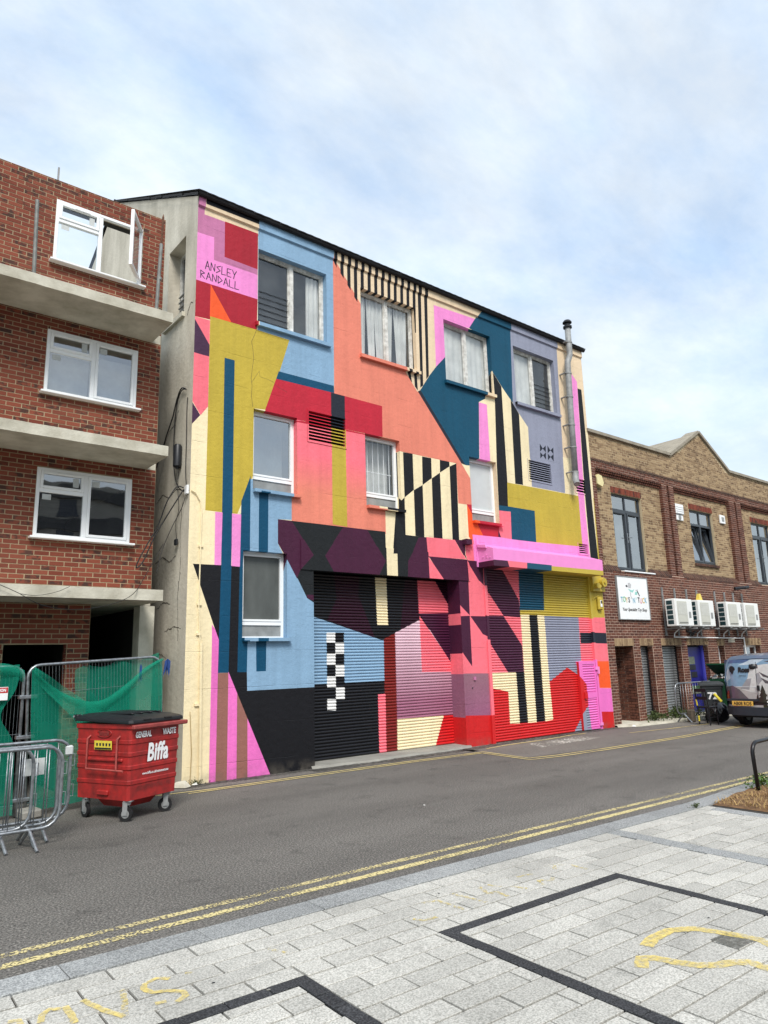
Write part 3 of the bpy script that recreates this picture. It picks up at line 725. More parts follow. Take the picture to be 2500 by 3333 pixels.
MURAL=[
('mauve',[(-0.082,10.735),(0.144,10.738),(0.131,10.287),(1.277,10.317),(1.276,9.406),(-0.072,9.369)]),
('black',[(0.144,10.738),(1.28,10.711),(1.282,10.502),(0.144,10.483)]),
('creamd',[(0.138,10.487),(1.282,10.505),(1.277,10.31),(0.131,10.281)]),
('lilac',[(-0.056,9.848),(0.339,9.871),(0.344,9.398),(1.276,9.406),(1.281,8.88),(-0.072,8.867)]),
('red2',[(0.555,10.301),(1.277,10.317),(1.275,9.528),(0.561,9.54)]),
('red2',[(-0.072,8.873),(1.281,8.883),(1.268,8.222),(-0.064,8.133)]),
('orange',[(0.29,8.871),(0.728,8.228),(0.288,8.207)]),
('salmon',[(-0.064,8.133),(0.296,8.141),(0.296,7.413),(-0.071,7.418)]),
('plumd',[(-0.066,8.174),(-0.03,8.126),(0.299,7.648),(0.296,7.419),(-0.072,7.429)]),
('salmon',[(-0.072,7.423),(0.296,7.422),(0.297,6.453),(0.159,6.262),(-0.057,6.573)]),
('plumd',[(-0.057,6.559),(-0.01,6.486),(0.153,6.261),(-0.056,5.993)]),
('blue',[(1.279,10.761),(3.113,10.723),(3.083,7.491),(1.757,7.486),(1.997,8.224),(1.288,8.237)]),
('olive',[(0.297,8.225),(0.728,8.228),(1.268,8.232),(2.004,8.219),(1.698,7.213),(1.527,6.644),(1.241,6.614),(1.245,5.353),(0.912,4.538),(0.294,4.537),(0.298,6.737)]),
('teal',[(0.603,7.479),(0.809,7.479),(0.815,4.547),(0.807,3.594),(0.79,1.748),(0.593,1.749),(0.614,3.595),(0.613,4.538)]),
('teal',[(1.76,7.493),(3.08,7.496),(3.085,7.334),(1.704,7.322)]),
('red',[(1.704,7.325),(3.085,7.338),(4.357,7.322),(4.344,6.612),(2.453,6.59),(2.183,6.571),(1.972,6.356),(1.45,6.257),(1.469,6.647)]),
('peach',[(3.101,10.476),(3.829,9.596),(4.281,9.396),(4.269,9.034),(5.078,8.899),(5.064,8.387),(5.446,7.919),(6.739,6.381),(6.996,6.072),(7.139,6.092),(7.084,5.382),(6.555,5.393),(6.555,6.369),(4.827,6.374),(4.59,6.33),(4.601,6.611),(4.344,6.612),(4.357,7.322),(3.085,7.334)]),
('GRAD',[(2.183,6.577),(3.876,6.603),(4.183,6.443),(4.136,5.007),(4.384,5.004),(4.365,4.485),(3.358,4.491),(2.054,4.499),(2.055,5.061),(1.94,5.046),(1.939,6.35)]),
('red',[(1.939,6.523),(2.183,6.571),(4.344,6.612),(4.348,6.599),(3.907,6.575),(3.876,6.603),(2.453,6.594)]),
('ink',[(3.003,7.335),(3.353,7.329),(3.346,6.591),(2.999,6.609)]),
('olive',[(3.01,6.592),(3.357,6.587),(3.359,4.54),(3.003,4.556)]),
('ink',[(5.426,7.909),(5.519,7.974),(6.864,6.377),(6.731,6.393)]),
('creamd',[(3.114,10.795),(6.165,10.67),(5.96,10.729),(5.806,8.378),(5.51,7.955),(5.413,7.892),(5.082,8.283),(5.055,8.385),(5.078,8.899),(4.281,9.396),(3.838,9.599),(3.101,10.476)]),
('black',[(3.103,10.826),(3.193,10.825),(3.199,10.244),(3.111,10.384)]),
('black',[(3.288,10.819),(3.379,10.817),(3.383,10.045),(3.296,10.148)]),
('black',[(3.476,10.813),(3.567,10.811),(3.565,9.824),(3.478,9.926)]),
('black',[(3.663,10.808),(3.754,10.804),(3.744,9.6),(3.657,9.701)]),
('black',[(3.851,10.876),(3.941,10.873),(3.927,9.489),(3.838,9.462)]),
('black',[(4.048,10.871),(4.138,10.867),(4.12,9.473),(4.031,9.446)]),
('black',[(4.239,10.866),(4.329,10.861),(4.308,9.457),(4.219,9.43)]),
('black',[(4.433,10.86),(4.523,10.855),(4.498,9.442),(4.409,9.415)]),
('black',[(4.626,10.855),(4.715,10.849),(4.686,9.426),(4.598,9.399)]),
('black',[(4.817,10.85),(4.906,10.843),(4.873,9.41),(4.784,9.384)]),
('black',[(5.015,10.845),(5.103,10.837),(5.067,9.394),(4.979,9.368)]),
('black',[(5.207,10.839),(5.295,10.831),(5.254,9.378),(5.166,9.353)]),
('black',[(5.401,10.834),(5.489,10.826),(5.445,9.362),(5.357,9.337)]),
('black',[(5.551,10.628),(5.657,10.627),(5.603,8.089),(5.513,8.017),(5.531,8.708)]),
('black',[(5.757,10.661),(5.861,10.659),(5.797,8.372),(5.712,8.269)]),
('black',[(5.124,8.372),(5.225,8.369),(5.261,8.077),(5.165,8.179)]),
('black',[(5.329,8.348),(5.419,8.346),(5.431,7.924),(5.342,8.005)]),
('creamd',[(5.879,10.738),(7.859,10.733),(7.408,10.21),(6.355,9.642),(6.345,8.971),(5.806,8.374)]),
('lilac',[(6.061,10.265),(7.503,10.33),(7.253,10.005),(6.608,9.936),(6.507,9.103),(6.346,8.979),(6.04,8.663)]),
('teal2',[(7.493,10.331),(7.815,10.7),(8.884,10.647),(8.765,8.317),(8.361,8.684),(8.003,9.06),(7.843,9.304),(7.691,9.948),(7.253,10.005)]),
('teal2',[(6.346,8.979),(6.65,9.141),(6.601,8.41),(7.74,8.381),(7.692,8.223),(7.456,8.088),(7.353,6.616),(7.127,6.545),(7.115,6.398),(6.855,6.375),(5.51,7.958),(5.811,8.382),(6.045,8.664)]),
('grey',[(8.855,10.639),(10.82,10.622),(10.655,6.175),(9.253,6.171),(9.288,7.781),(8.742,8.301)]),
('lilac',[(7.456,8.08),(7.74,8.079),(7.744,6.591),(7.613,6.57),(7.363,6.618)]),
('creamd',[(7.825,9.092),(8.035,9.012),(8.043,8.337),(7.695,8.261),(7.74,8.381)]),
('cream',[(7.695,8.268),(8.054,8.347),(7.957,6.393),(7.745,6.602),(7.741,8.087)]),
('black',[(8.045,9.014),(8.336,8.697),(8.327,6.147),(8.294,5.532),(7.951,5.503),(7.97,6.537),(8.057,8.378)]),
('cream',[(8.336,8.697),(8.666,8.41),(8.621,6.158),(8.327,6.147)]),
('black',[(8.666,8.41),(8.744,8.32),(8.96,8.08),(8.92,6.167),(8.621,6.158)]),
('cream',[(8.96,8.08),(9.282,7.78),(9.269,6.166),(8.92,6.167)]),
('ink',[(9.723,7.412),(9.836,7.293),(9.97,7.397),(9.94,6.995),(9.825,7.099),(9.704,6.995)]),
('grey',[(9.708,7.179),(9.835,7.285),(9.953,7.205),(9.825,7.103)]),
('ink',[(10.042,7.415),(10.157,7.294),(10.294,7.4),(10.263,7.0),(10.146,7.105),(10.022,7.0)]),
('grey',[(10.026,7.186),(10.157,7.293),(10.277,7.212),(10.146,7.109)]),
('creamd',[(10.82,10.622),(12.135,10.676),(11.985,8.234),(11.513,8.145),(11.175,6.163),(10.655,6.175)]),
('cream',[(10.683,7.193),(11.386,7.226),(11.239,6.171),(10.655,6.175)]),
('lilac',[(11.415,9.79),(11.645,9.611),(11.497,5.892),(11.528,4.455),(11.184,4.48),(11.203,5.46),(11.219,6.293),(11.252,6.488)]),
('black',[(11.642,9.402),(11.827,9.406),(11.85,5.933),(11.899,4.386),(11.547,4.404),(11.543,6.335)]),
('olive',[(8.317,6.149),(11.239,6.171),(11.24,6.253),(11.224,4.758),(9.281,4.718),(9.308,5.537),(8.288,5.535)]),
('olive',[(11.924,6.204),(12.066,6.213),(12.0,4.413),(11.888,4.406)]),
('teal2',[(7.661,5.517),(8.294,5.535),(9.308,5.537),(9.281,4.718),(8.345,4.707),(8.375,5.409),(7.649,5.38)]),
('salmon',[(7.65,5.387),(8.375,5.406),(8.345,4.707),(7.947,4.702),(7.877,4.863),(7.914,5.104),(7.626,5.111)]),
('orange',[(6.842,5.42),(7.039,5.408),(7.213,5.069),(7.384,4.674),(7.074,4.577),(6.971,4.515),(6.834,4.661)]),
('red',[(6.832,5.419),(7.041,5.426),(7.021,5.173)]),
('red',[(7.113,5.076),(7.93,5.106),(7.885,4.718),(7.344,4.689)]),
('plum',[(7.877,4.87),(7.899,4.872),(7.969,4.711),(7.863,4.716)]),
('cream',[(4.363,4.995),(4.649,4.995),(4.64,3.584),(4.352,3.597)]),
('cream',[(4.648,6.351),(4.915,6.37),(6.555,6.366),(6.555,5.393),(6.563,5.405),(6.841,5.409),(6.844,4.662),(6.632,4.539),(4.903,4.515),(4.637,5.111),(4.543,5.119),(4.59,6.33)]),
('black',[(4.915,6.367),(5.196,6.378),(5.193,5.549),(4.914,5.341)]),
('black',[(5.478,6.363),(5.758,6.366),(5.749,5.894),(5.46,5.696)]),
('black',[(6.027,6.37),(6.329,6.371),(6.331,6.26),(6.013,6.063)]),
('black',[(4.357,5.049),(4.624,5.096),(4.914,5.344),(4.907,4.516),(4.801,4.096),(4.534,4.077),(4.649,4.995),(4.363,4.995)]),
('black',[(5.192,5.543),(5.46,5.696),(5.451,4.512),(5.187,4.515)]),
('black',[(5.748,5.887),(6.013,6.063),(6.002,4.506),(5.73,4.509)]),
('black',[(6.33,6.257),(6.559,6.367),(6.525,4.513),(6.312,4.512)]),
('blue',[(1.179,5.23),(1.52,5.279),(2.055,5.061),(2.054,4.545),(1.756,4.531),(1.754,4.072),(1.86,3.893),(2.069,3.731),(2.35,3.253),(2.465,3.076),(2.649,2.955),(2.6,1.432),(1.156,1.431),(1.009,1.761),(0.981,3.565),(0.977,4.537)]),
('teal',[(1.172,5.291),(1.174,3.886),(1.038,3.675),(1.044,2.292),(1.148,2.291),(1.141,1.747),(0.958,1.753),(0.975,3.592),(0.986,4.538),(0.988,4.786)]),
('teal',[(1.35,5.013),(1.547,5.01),(1.545,3.875),(1.352,3.874)]),
('teal',[(1.314,2.33),(1.523,2.329),(1.518,1.754),(1.326,1.752)]),
('lilac',[(0.482,4.531),(0.622,4.533),(0.61,3.581),(0.487,3.589)]),
('lilac',[(0.807,4.535),(0.989,4.538),(0.977,3.583),(0.812,3.586)]),
('pink',[(0.465,2.563),(0.62,2.368),(0.634,1.743),(0.606,-0.056),(0.47,-0.062),(0.472,2.269)]),
('brown',[(0.593,1.747),(0.79,1.748),(0.795,-0.079),(0.588,-0.054)]),
('pink',[(0.789,1.842),(1.0,1.438),(0.996,-0.081),(0.793,-0.079)]),
('brown',[(0.959,1.514),(1.205,1.007),(1.218,-0.06),(0.969,-0.077)]),
('pink',[(1.162,1.01),(1.692,-0.019),(1.707,-0.094),(1.176,-0.055)]),
('black',[(0.093,3.583),(0.608,3.59),(0.975,3.586),(0.958,1.753),(1.141,1.747),(1.151,1.431),(2.6,1.434),(2.584,-0.07),(1.633,-0.037),(0.79,1.763),(0.594,2.318),(0.492,2.563)]),
('teal',[(0.614,3.595),(0.813,3.595),(0.79,1.748),(0.593,1.749)]),
('char',[(1.753,4.531),(4.346,4.531),(4.348,3.492),(2.632,3.409),(2.166,3.437),(1.988,3.725),(1.754,4.072)]),
('char',[(2.122,3.606),(2.622,3.635),(2.649,2.941),(2.392,3.073),(2.18,3.441)]),
('plum',[(2.383,3.137),(2.617,3.146),(2.616,3.01),(2.399,3.073)]),
('char',[(4.648,4.969),(4.911,4.515),(5.544,4.513),(5.57,3.551),(4.637,3.506)]),
('plum',[(1.753,4.531),(2.054,4.53),(2.535,3.905),(2.249,3.615),(2.166,3.437),(1.988,3.725),(1.754,4.072)]),
('plum',[(3.256,4.527),(3.867,4.53),(4.323,3.908),(4.119,3.572),(3.044,3.545),(2.8,3.909)]),
('plum',[(5.277,4.484),(5.514,4.519),(5.542,3.593),(4.913,3.59),(4.935,3.948),(5.108,4.191)]),
('salmon',[(5.51,4.522),(6.386,4.531),(6.699,4.103),(5.538,4.085)]),
('plum',[(5.538,4.091),(6.748,4.099),(6.754,3.593),(5.98,3.556)]),
('salmon',[(5.53,4.085),(5.972,3.6),(5.541,3.578)]),
('plum',[(6.386,4.531),(6.721,4.56),(6.697,4.235),(6.713,4.097)]),
('salmon',[(6.711,4.419),(6.916,4.532),(6.98,4.49),(6.982,4.09),(6.715,4.097)]),
('lilac',[(6.974,4.708),(7.997,4.728),(8.346,4.714),(9.281,4.718),(11.224,4.758),(11.393,5.479),(11.549,4.465),(12.205,4.468),(12.087,3.72),(7.099,3.64),(7.093,4.091),(6.982,4.09)]),
('black',[(11.562,4.506),(11.901,4.53),(11.913,4.387),(11.555,4.363)]),
('salmon',[(6.734,4.092),(7.135,4.091),(7.747,4.114),(7.514,1.511),(6.281,1.55),(6.423,3.593),(6.756,3.609)]),
('plum',[(6.73,4.085),(7.261,4.094),(7.26,3.539),(7.091,3.647)]),
('plum',[(6.424,3.613),(6.756,3.616),(6.741,2.83),(6.442,3.058),(6.386,3.057)]),
('plum',[(6.368,2.803),(6.74,2.823),(6.735,1.697),(6.451,2.015),(6.313,2.017)]),
('salmon',[(6.386,3.063),(6.446,3.058),(6.74,2.823),(6.368,2.803)]),
('plum',[(6.754,2.817),(7.555,2.821),(7.508,2.286),(7.309,2.297),(7.137,2.411)]),
('salmon',[(6.313,2.017),(6.451,2.015),(6.735,1.697),(6.746,1.962),(6.753,2.81),(7.137,2.411),(7.533,2.286),(7.464,1.513),(6.281,1.55)]),
('GRADM',[(6.282,1.56),(7.466,1.532),(7.433,0.601),(6.22,0.669)]),
('red3',[(6.22,0.675),(7.483,0.61),(7.459,-0.193),(6.169,-0.069)]),
('olive',[(11.327,4.087),(12.152,4.134),(11.965,2.861),(11.148,2.856)]),
('salmon',[(11.214,2.861),(11.966,2.865),(11.972,1.699),(11.178,1.723)]),
('ink',[(11.157,2.469),(11.969,2.452),(11.945,2.172),(11.117,2.192)]),
('orange',[(11.242,1.722),(11.96,1.707),(11.963,1.008),(11.206,1.044)]),
('pink',[(11.206,1.044),(11.996,1.002),(11.978,0.397),(11.181,0.451)]),
('red3',[(11.181,0.451),(11.979,0.401),(12.038,-0.186),(11.097,-0.109)])]
SHUT1=[
('plumd2',[(3.283,3.691),(3.942,3.729),(3.901,3.204),(4.328,2.306),(4.155,2.382),(3.117,2.701),(3.347,3.124)]),
('plumd2',[(5.183,3.62),(5.566,3.64),(5.564,2.738),(5.179,2.577),(5.009,2.529)]),
('cream',[(4.346,3.721),(4.654,3.738),(4.67,2.617),(4.378,2.614)]),
('blue',[(2.741,2.773),(4.486,2.303),(4.546,2.312),(4.539,1.474),(2.73,1.47)]),
('white',[(3.093,2.454),(3.303,2.455),(3.3,2.257),(3.09,2.258)]),
('black',[(3.303,2.455),(3.517,2.455),(3.513,2.256),(3.3,2.257)]),
('black',[(3.094,2.258),(3.303,2.257),(3.3,2.04),(3.091,2.043)]),
('white',[(3.303,2.257),(3.517,2.256),(3.512,2.037),(3.3,2.04)]),
('white',[(3.094,2.043),(3.303,2.04),(3.3,1.825),(3.091,1.83)]),
('black',[(3.303,2.04),(3.516,2.037),(3.512,1.82),(3.3,1.825)]),
('black',[(3.095,1.83),(3.303,1.825),(3.299,1.605),(3.092,1.612)]),
('white',[(3.303,1.825),(3.515,1.82),(3.511,1.598),(3.299,1.605)]),
('white',[(3.095,1.612),(3.303,1.605),(3.299,1.39),(3.092,1.399)]),
('black',[(3.303,1.605),(3.515,1.598),(3.51,1.381),(3.299,1.39)]),
('white',[(3.303,1.39),(3.514,1.381),(3.509,1.162),(3.299,1.173)]),
('white',[(3.096,1.184),(3.303,1.173),(3.299,0.955),(3.093,0.968)]),
('GRADS',[(4.841,2.45),(5.572,2.738),(6.565,1.975),(6.476,0.649),(4.829,0.684)]),
('salmon',[(5.568,2.829),(6.548,1.713),(6.517,1.597),(5.58,1.622)]),
('plum',[(5.562,2.88),(6.676,2.91),(6.59,1.647),(6.538,1.707)]),
('salmon',[(5.535,3.737),(5.975,3.761),(6.547,2.974),(6.675,2.903),(5.558,2.88)]),
('plumd2',[(5.975,3.761),(6.931,3.813),(6.865,2.879),(6.547,2.974)]),  # shadow at the shutter's head painted as a dark plum patch
('salmon',[(6.458,3.04),(6.685,3.045),(6.675,2.903),(6.449,2.898)]),
('drk',[(4.538,2.321),(4.855,2.451),(4.832,-0.071),(4.508,-0.039)]),
('salmon',[(4.35,1.206),(4.546,1.211),(4.531,-0.041),(4.347,-0.023)]),
('cream',[(4.842,0.689),(6.17,0.669),(5.853,-0.069),(4.822,0.031)]),
('red3',[(6.17,0.669),(6.568,0.656),(6.514,-0.132),(5.832,-0.067)])]
SHUT2=[
('salmon',[(7.018,4.335),(8.766,4.467),(8.562,1.45),(6.991,1.502)]),
('plum',[(7.24,4.185),(7.803,4.188),(7.968,3.975),(8.526,3.234),(8.546,2.817),(7.941,2.837),(7.336,3.514),(7.198,3.66)]),
('plum',[(7.131,2.833),(7.941,2.837),(7.964,2.807),(8.536,2.139),(8.537,1.52),(7.969,1.534),(7.348,2.289),(7.07,2.49)]),
('teal2',[(8.603,4.344),(9.567,4.413),(9.468,3.009),(8.532,2.995)]),
('olive',[(9.567,4.413),(11.821,4.574),(11.564,2.859),(9.445,2.861),(8.536,2.874),(8.538,2.995),(9.463,3.009)]),
('grey',[(9.418,2.875),(10.858,2.863),(10.87,1.674),(11.782,1.653),(11.467,-0.364),(10.173,-0.249),(9.458,1.261)]),
('salmon',[(10.852,2.863),(11.564,2.859),(11.461,1.73),(10.816,1.743)]),
('ink',[(10.86,2.463),(11.504,2.458),(11.463,2.185),(10.859,2.181)]),
('red3',[(6.975,1.308),(7.379,1.21),(7.938,1.102),(7.939,0.374),(9.493,0.364),(9.47,1.268),(10.207,1.587),(11.009,1.22),(10.979,0.665),(10.232,-0.035),(9.97,-0.439),(6.86,-0.14)]),
('cream',[(6.995,1.554),(8.261,1.532),(8.274,0.363),(7.929,0.375),(7.938,1.102),(7.364,1.207),(6.975,1.308)]),
('black',[(8.251,1.536),(8.543,1.53),(8.564,0.359),(8.269,0.367)]),
('cream',[(8.548,2.881),(8.868,2.887),(8.877,0.353),(8.564,0.359),(8.543,1.53)]),
('black',[(8.868,2.887),(9.178,2.886),(9.197,0.351),(8.877,0.353)]),
('cream',[(9.178,2.886),(9.447,2.876),(9.464,1.261),(9.498,0.364),(9.197,0.351)]),
('pink',[(10.573,1.728),(10.72,1.725),(10.673,1.387),(10.645,1.413)]),
('pink',[(10.722,1.738),(11.955,1.712),(11.66,-0.147),(10.97,-0.091),(10.966,0.612),(10.959,1.15),(10.792,1.333)])]
WICKET=[
('red3',[(10.315,1.497),(10.608,1.358),(10.875,1.154),(10.883,0.619),(10.58,0.417),(10.294,0.435)]),
('grey',[(10.37,0.394),(10.581,0.423),(10.882,0.613),(10.922,0.161),(10.908,-0.082),(10.311,-0.034)])]
BOXP=[
('lilac',[(6.458,4.55),(12.246,4.57),(12.012,3.191),(6.341,3.032)]),
('plum',[(6.412,3.954),(7.066,4.063),(7.569,4.069),(7.651,3.933),(7.644,3.863),(6.392,3.683)]),
('salmon',[(7.569,4.069),(8.259,4.067),(8.241,3.898),(7.644,3.863)]),
('teal2',[(8.259,4.067),(9.182,4.063),(9.166,3.879),(8.239,3.88)]),
('olive',[(9.18,4.042),(12.159,4.056),(12.107,3.752),(9.146,3.76)])]
# ------------------------------------------------------------------ the painted building
WALL = (0.0, 11.95, 0.0, 10.62)
def stroke(col, pts, w):
    o = []
    for a, b in zip(pts[:-1], pts[1:]):
        dx_, dz_ = b[0] - a[0], b[1] - a[1]; l = math.hypot(dx_, dz_); nx, nz_ = -dz_ / l * w / 2, dx_ / l * w / 2
        ex, ez = dx_ / l * w * 0.3, dz_ / l * w * 0.3
        o.append((col, [(a[0] - nx - ex, a[1] - nz_ - ez), (b[0] - nx + ex, b[1] - nz_ + ez), (b[0] + nx + ex, b[1] + nz_ + ez), (a[0] + nx - ex, a[1] + nz_ - ez)]))
    return o
GL = {'A': [[(0, 0), (.45, 1), (1, 0)], [(.2, .35), (.8, .38)]], 'N': [[(0, 0), (.05, 1), (.85, .05), (.95, 1)]], 'S': [[(1, .95), (.1, .7), (.9, .38), (0, 0)]],
      'L': [[(.05, 1), (0, 0), (.95, .03)]], 'E': [[(.95, 1), (.05, .95), (0, .02), (.95, 0)], [(.03, .5), (.75, .52)]], 'Y': [[(0, 1), (.5, .5), (1, 1)], [(.55, .55), (.3, -.05)]],
      'R': [[(.05, 0), (0, 1), (.85, .78), (.08, .5), (.9, 0)]], 'D': [[(.05, 0), (0, 1), (.95, .5), (.05, 0)]]}
letters = []
for word, x0, z0, w, h, pitch in (('ANSLEY', 0.175, 9.155, 0.088, 0.165, 0.111), ('RANDALL', 0.085, 8.945, 0.092, 0.155, 0.117)):
    for i, ch in enumerate(word):
        for st_ in GL[ch]: letters += stroke('ink', [(x0 + i * pitch + p[0] * w, z0 + p[1] * h + rnd.uniform(-.006, .006)) for p in st_], 0.017)
cr_ = stroke('crack', [(1.26, 8.22), (1.22, 8.1), (1.16, 7.96), (1.19, 7.8), (1.21, 7.61), (1.18, 7.4), (1.16, 7.2), (1.18, 7.06), (1.17, 6.85), (1.2, 6.64)], 0.007)
cr_ += stroke('crack', [(1.17, 7.12), (1.33, 7.39), (1.35, 7.28), (1.48, 7.27), (1.61, 7.25), (1.75, 7.16), (1.95, 7.1)], 0.005)
cr_ += stroke('crack', [(1.28, 10.48), (1.32, 10.38), (1.25, 10.19), (1.27, 10.06)], 0.006)
PW = partition(WALL, 'cream', MURAL + letters + cr_)
bld = empty('painted_building', (0, 0, 0))
tag(bld, 'three-storey building painted all over with a colourful geometric mural', 'building')
TOPW = [(1.29, 2.92), (3.83, 5.43), (6.36, 8.01), (8.90, 10.61)]
MIDW = [(1.22, 2.18), (3.865, 4.82), (7.0, 7.95)]
wins = [(a, b, 8.385, 9.99) for a, b in TOPW] + [(a, b, 5.045, 6.61) for a, b in MIDW] + [(1.04, 1.95, 2.335, 3.89)]
vents = [(2.445, 3.345, 6.2, 6.82), (9.19, 10.09, 6.35, 6.88), (11.15, 11.56, 6.27, 6.66), (11.05, 11.44, 4.56, 4.83)]
O1 = (2.54, 6.45, -0.01, 3.64); O2 = (7.28, 11.42, -0.01, 4.3)
wall = PM()
ZS = [0.7 + 0.1 * i for i in range(60)]
wall.put(zsplit(holes(PW, wins + vents + [O1, O2]), ZS), lambda x, z: (x, 0.0, z))
def reveal(x0, x1, z0, z1, d, bottom=True):
    wall.put(region(PW, (x0, x1, z1, z1 + d)), lambda x, z: (x, z - z1, z1))
    wall.put(region(PW, (x1, x1 + d, z0, z1)), lambda x, z: (x1, x - x1, z))
    wall.put(region(PW, (x0 - d, x0, z0, z1)), lambda x, z: (x0, x0 - x, z))
    if bottom: wall.put(region(PW, (x0, x1, z0 - d, z0)), lambda x, z: (x, z0 - z, z0))
for w_ in wins: reveal(*w_, 0.2)
for (ja, jb, jc) in ((5.05, 6.61, 'creamd'),): wall.quad(jc, (7.948, -0.0, ja), (7.948, 0.2, ja), (7.948, 0.2, jb), (7.948, -0.0, jb))
for w_ in vents: reveal(*w_, 0.08)
# shutter 1 opening: jambs with painted bands, soffit
for (za, zb, c_) in ((2.87, 3.64, 'plum'), (2.62, 2.87, 'salmon'), (1.99, 2.62, 'plum'), (1.545, 1.99, 'salmon'), (0.62, 1.545, 'GRADM'), (0, 0.62, 'red3')):
    col = c_ if c_ != 'GRADM' else pcol('GRADM', 0, 1.0)
    wall.quad(col, (6.45, 0, za), (6.45, 0.5, za), (6.45, 0.5, zb), (6.45, 0, zb))
wall.quad('black', (2.54, 0, 0), (2.54, 0.5, 0), (2.54, 0.5, 3.64), (2.54, 0, 3.64))
wall.quad('char', (2.54, 0, 3.64), (6.45, 0, 3.64), (6.45, 0.5, 3.64), (2.54, 0.5, 3.64))
wall.quad('plum', (7.28, 0, 0), (7.28, 0.2, 0), (7.28, 0.2, 4.3), (7.28, 0, 4.3)); wall.quad('olive', (11.42, 0, 0), (11.42, 0.2, 0), (11.42, 0.2, 4.3), (11.42, 0, 4.3))
wall.build('wall', MATS['paint'], bld)
# lintel beam over the first shutter, a little proud of the wall
bm_ = PM(); bx0, bx1, bz0, bz1, by = 2.25, 6.79, 3.612, 4.19, -0.020
bm_.put(region(PW, (bx0, bx1, bz0, bz1)), lambda x, z: (x, by, z))
bm_.put(region(PW, (bx0, bx1, bz1 - 0.05, bz1)), lambda x, z: (x, by + (z - bz1 + 0.05) * 0.38, bz1))
bm_.put(region(PW, (bx0, bx1, bz0, bz0 + 0.05)), lambda x, z: (x, by + (z - bz0) * 0.38, bz0))
bm_.quad('plum', (bx0, by, bz0), (bx0, 0, bz0), (bx0, 0, bz1), (bx0, by, bz1)); bm_.quad('plum', (bx1, by, bz0), (bx1, 0, bz0), (bx1, 0, bz1), (bx1, by, bz1))
bm_.build('lintel', MATS['paint'], bld)
# moulded band under the eaves
fb = PM(); fz0, fz1, fy = 10.42, 10.615, -0.04
fb.put(region(PW, (0.0, 11.95, fz0, fz1)), lambda x, z: (x, fy, z))
fb.put(region(PW, (0.0, 11.95, fz0, fz0 + 0.04)), lambda x, z: (x, fy + (z - fz0), fz0 - (z - fz0) * 0.6))
fb.build('eaves_band', MATS['paint'], bld)
# corbel stone and bracket below it
cb = PM(); cb.boxm('plum', 6.62, 6.80, -0.14, 0.0, 4.44, 4.56); cb.boxm('salmon', 6.80, 6.90, -0.10, 0.0, 4.46, 4.55)
cb.build('corbel', MATS['paint'], bld)
# side walls, back, roof
RZ = lambda y: 10.62 + 0.54 * (y if y < 5 else 10 - y)
sw = MB(); sr = (0.52, 1.34, 8.42, 10.06)
for (ya, yb) in ((0, 0.52), (0.52, 1.34), (1.34, 5), (5, 10)):
    if ya == 0.52:
        sw.quad((0, ya, 0), (0, yb, 0), (0, yb, 8.42), (0, ya, 8.42)); sw.quad((0, ya, 10.06), (0, yb, 10.06), (0, yb, RZ(yb)), (0, ya, RZ(ya)))
    else: sw.quad((0, ya, 0), (0, yb, 0), (0, yb, RZ(yb)), (0, ya, RZ(ya)))
y0, y1, z0, z1 = sr
for a, b in (((y0, z0), (y1, z0)), ((y1, z0), (y1, z1)), ((y1, z1), (y0, z1)), ((y0, z1), (y0, z0))):
    sw.quad((0, a[0], a[1]), (0, b[0], b[1]), (0.3, b[0], b[1]), (0.3, a[0], a[1]))
sw.quad((11.95, 0, 0), (11.95, 10, 0), (11.95, 10, 10.62), (11.95, 0, 10.62)); sw.add([(11.95, 0, 10.62), (11.95, 10, 10.62), (11.95, 5, 13.32)], [(0, 1, 2)])
sw.quad((0, 10, 0), (11.95, 10, 0), (11.95, 10, 10.62), (0, 10, 10.62))
sw.build('side_wall', MATS['render_side'], bld)
MB().box(-0.06, 0.03, 0.46, 1.42, 8.33, 8.42).build('side_sill', MATS['concrete'], bld)
swn = empty('window', (0, 0, 0), bld)
fm = MB()
for a in ((y0, y0 + .06, z0, z1), (y1 - .06, y1, z0, z1), (y0 + .06, y1 - .06, z1 - .06, z1), (y0 + .06, y1 - .06, z0, z0 + .06)): fm.box(0.24, 0.29, a[0], a[1], a[2], a[3])
fm.build('frame', MATS['white_wood'], swn)
MB().quad((0.27, y1, z0), (0.27, y0, z0), (0.27, y0, z1), (0.27, y1, z1)).build('pane', MATS['glass_old'], swn)
for i in range(6):
    MB().box(0.2, 0.24, y0 + .05, y1 - .05, z0 + .1 + i * .12, z0 + .112 + i * .12).build('louvre', MATS['galv_dull'], swn)
ck = MB()
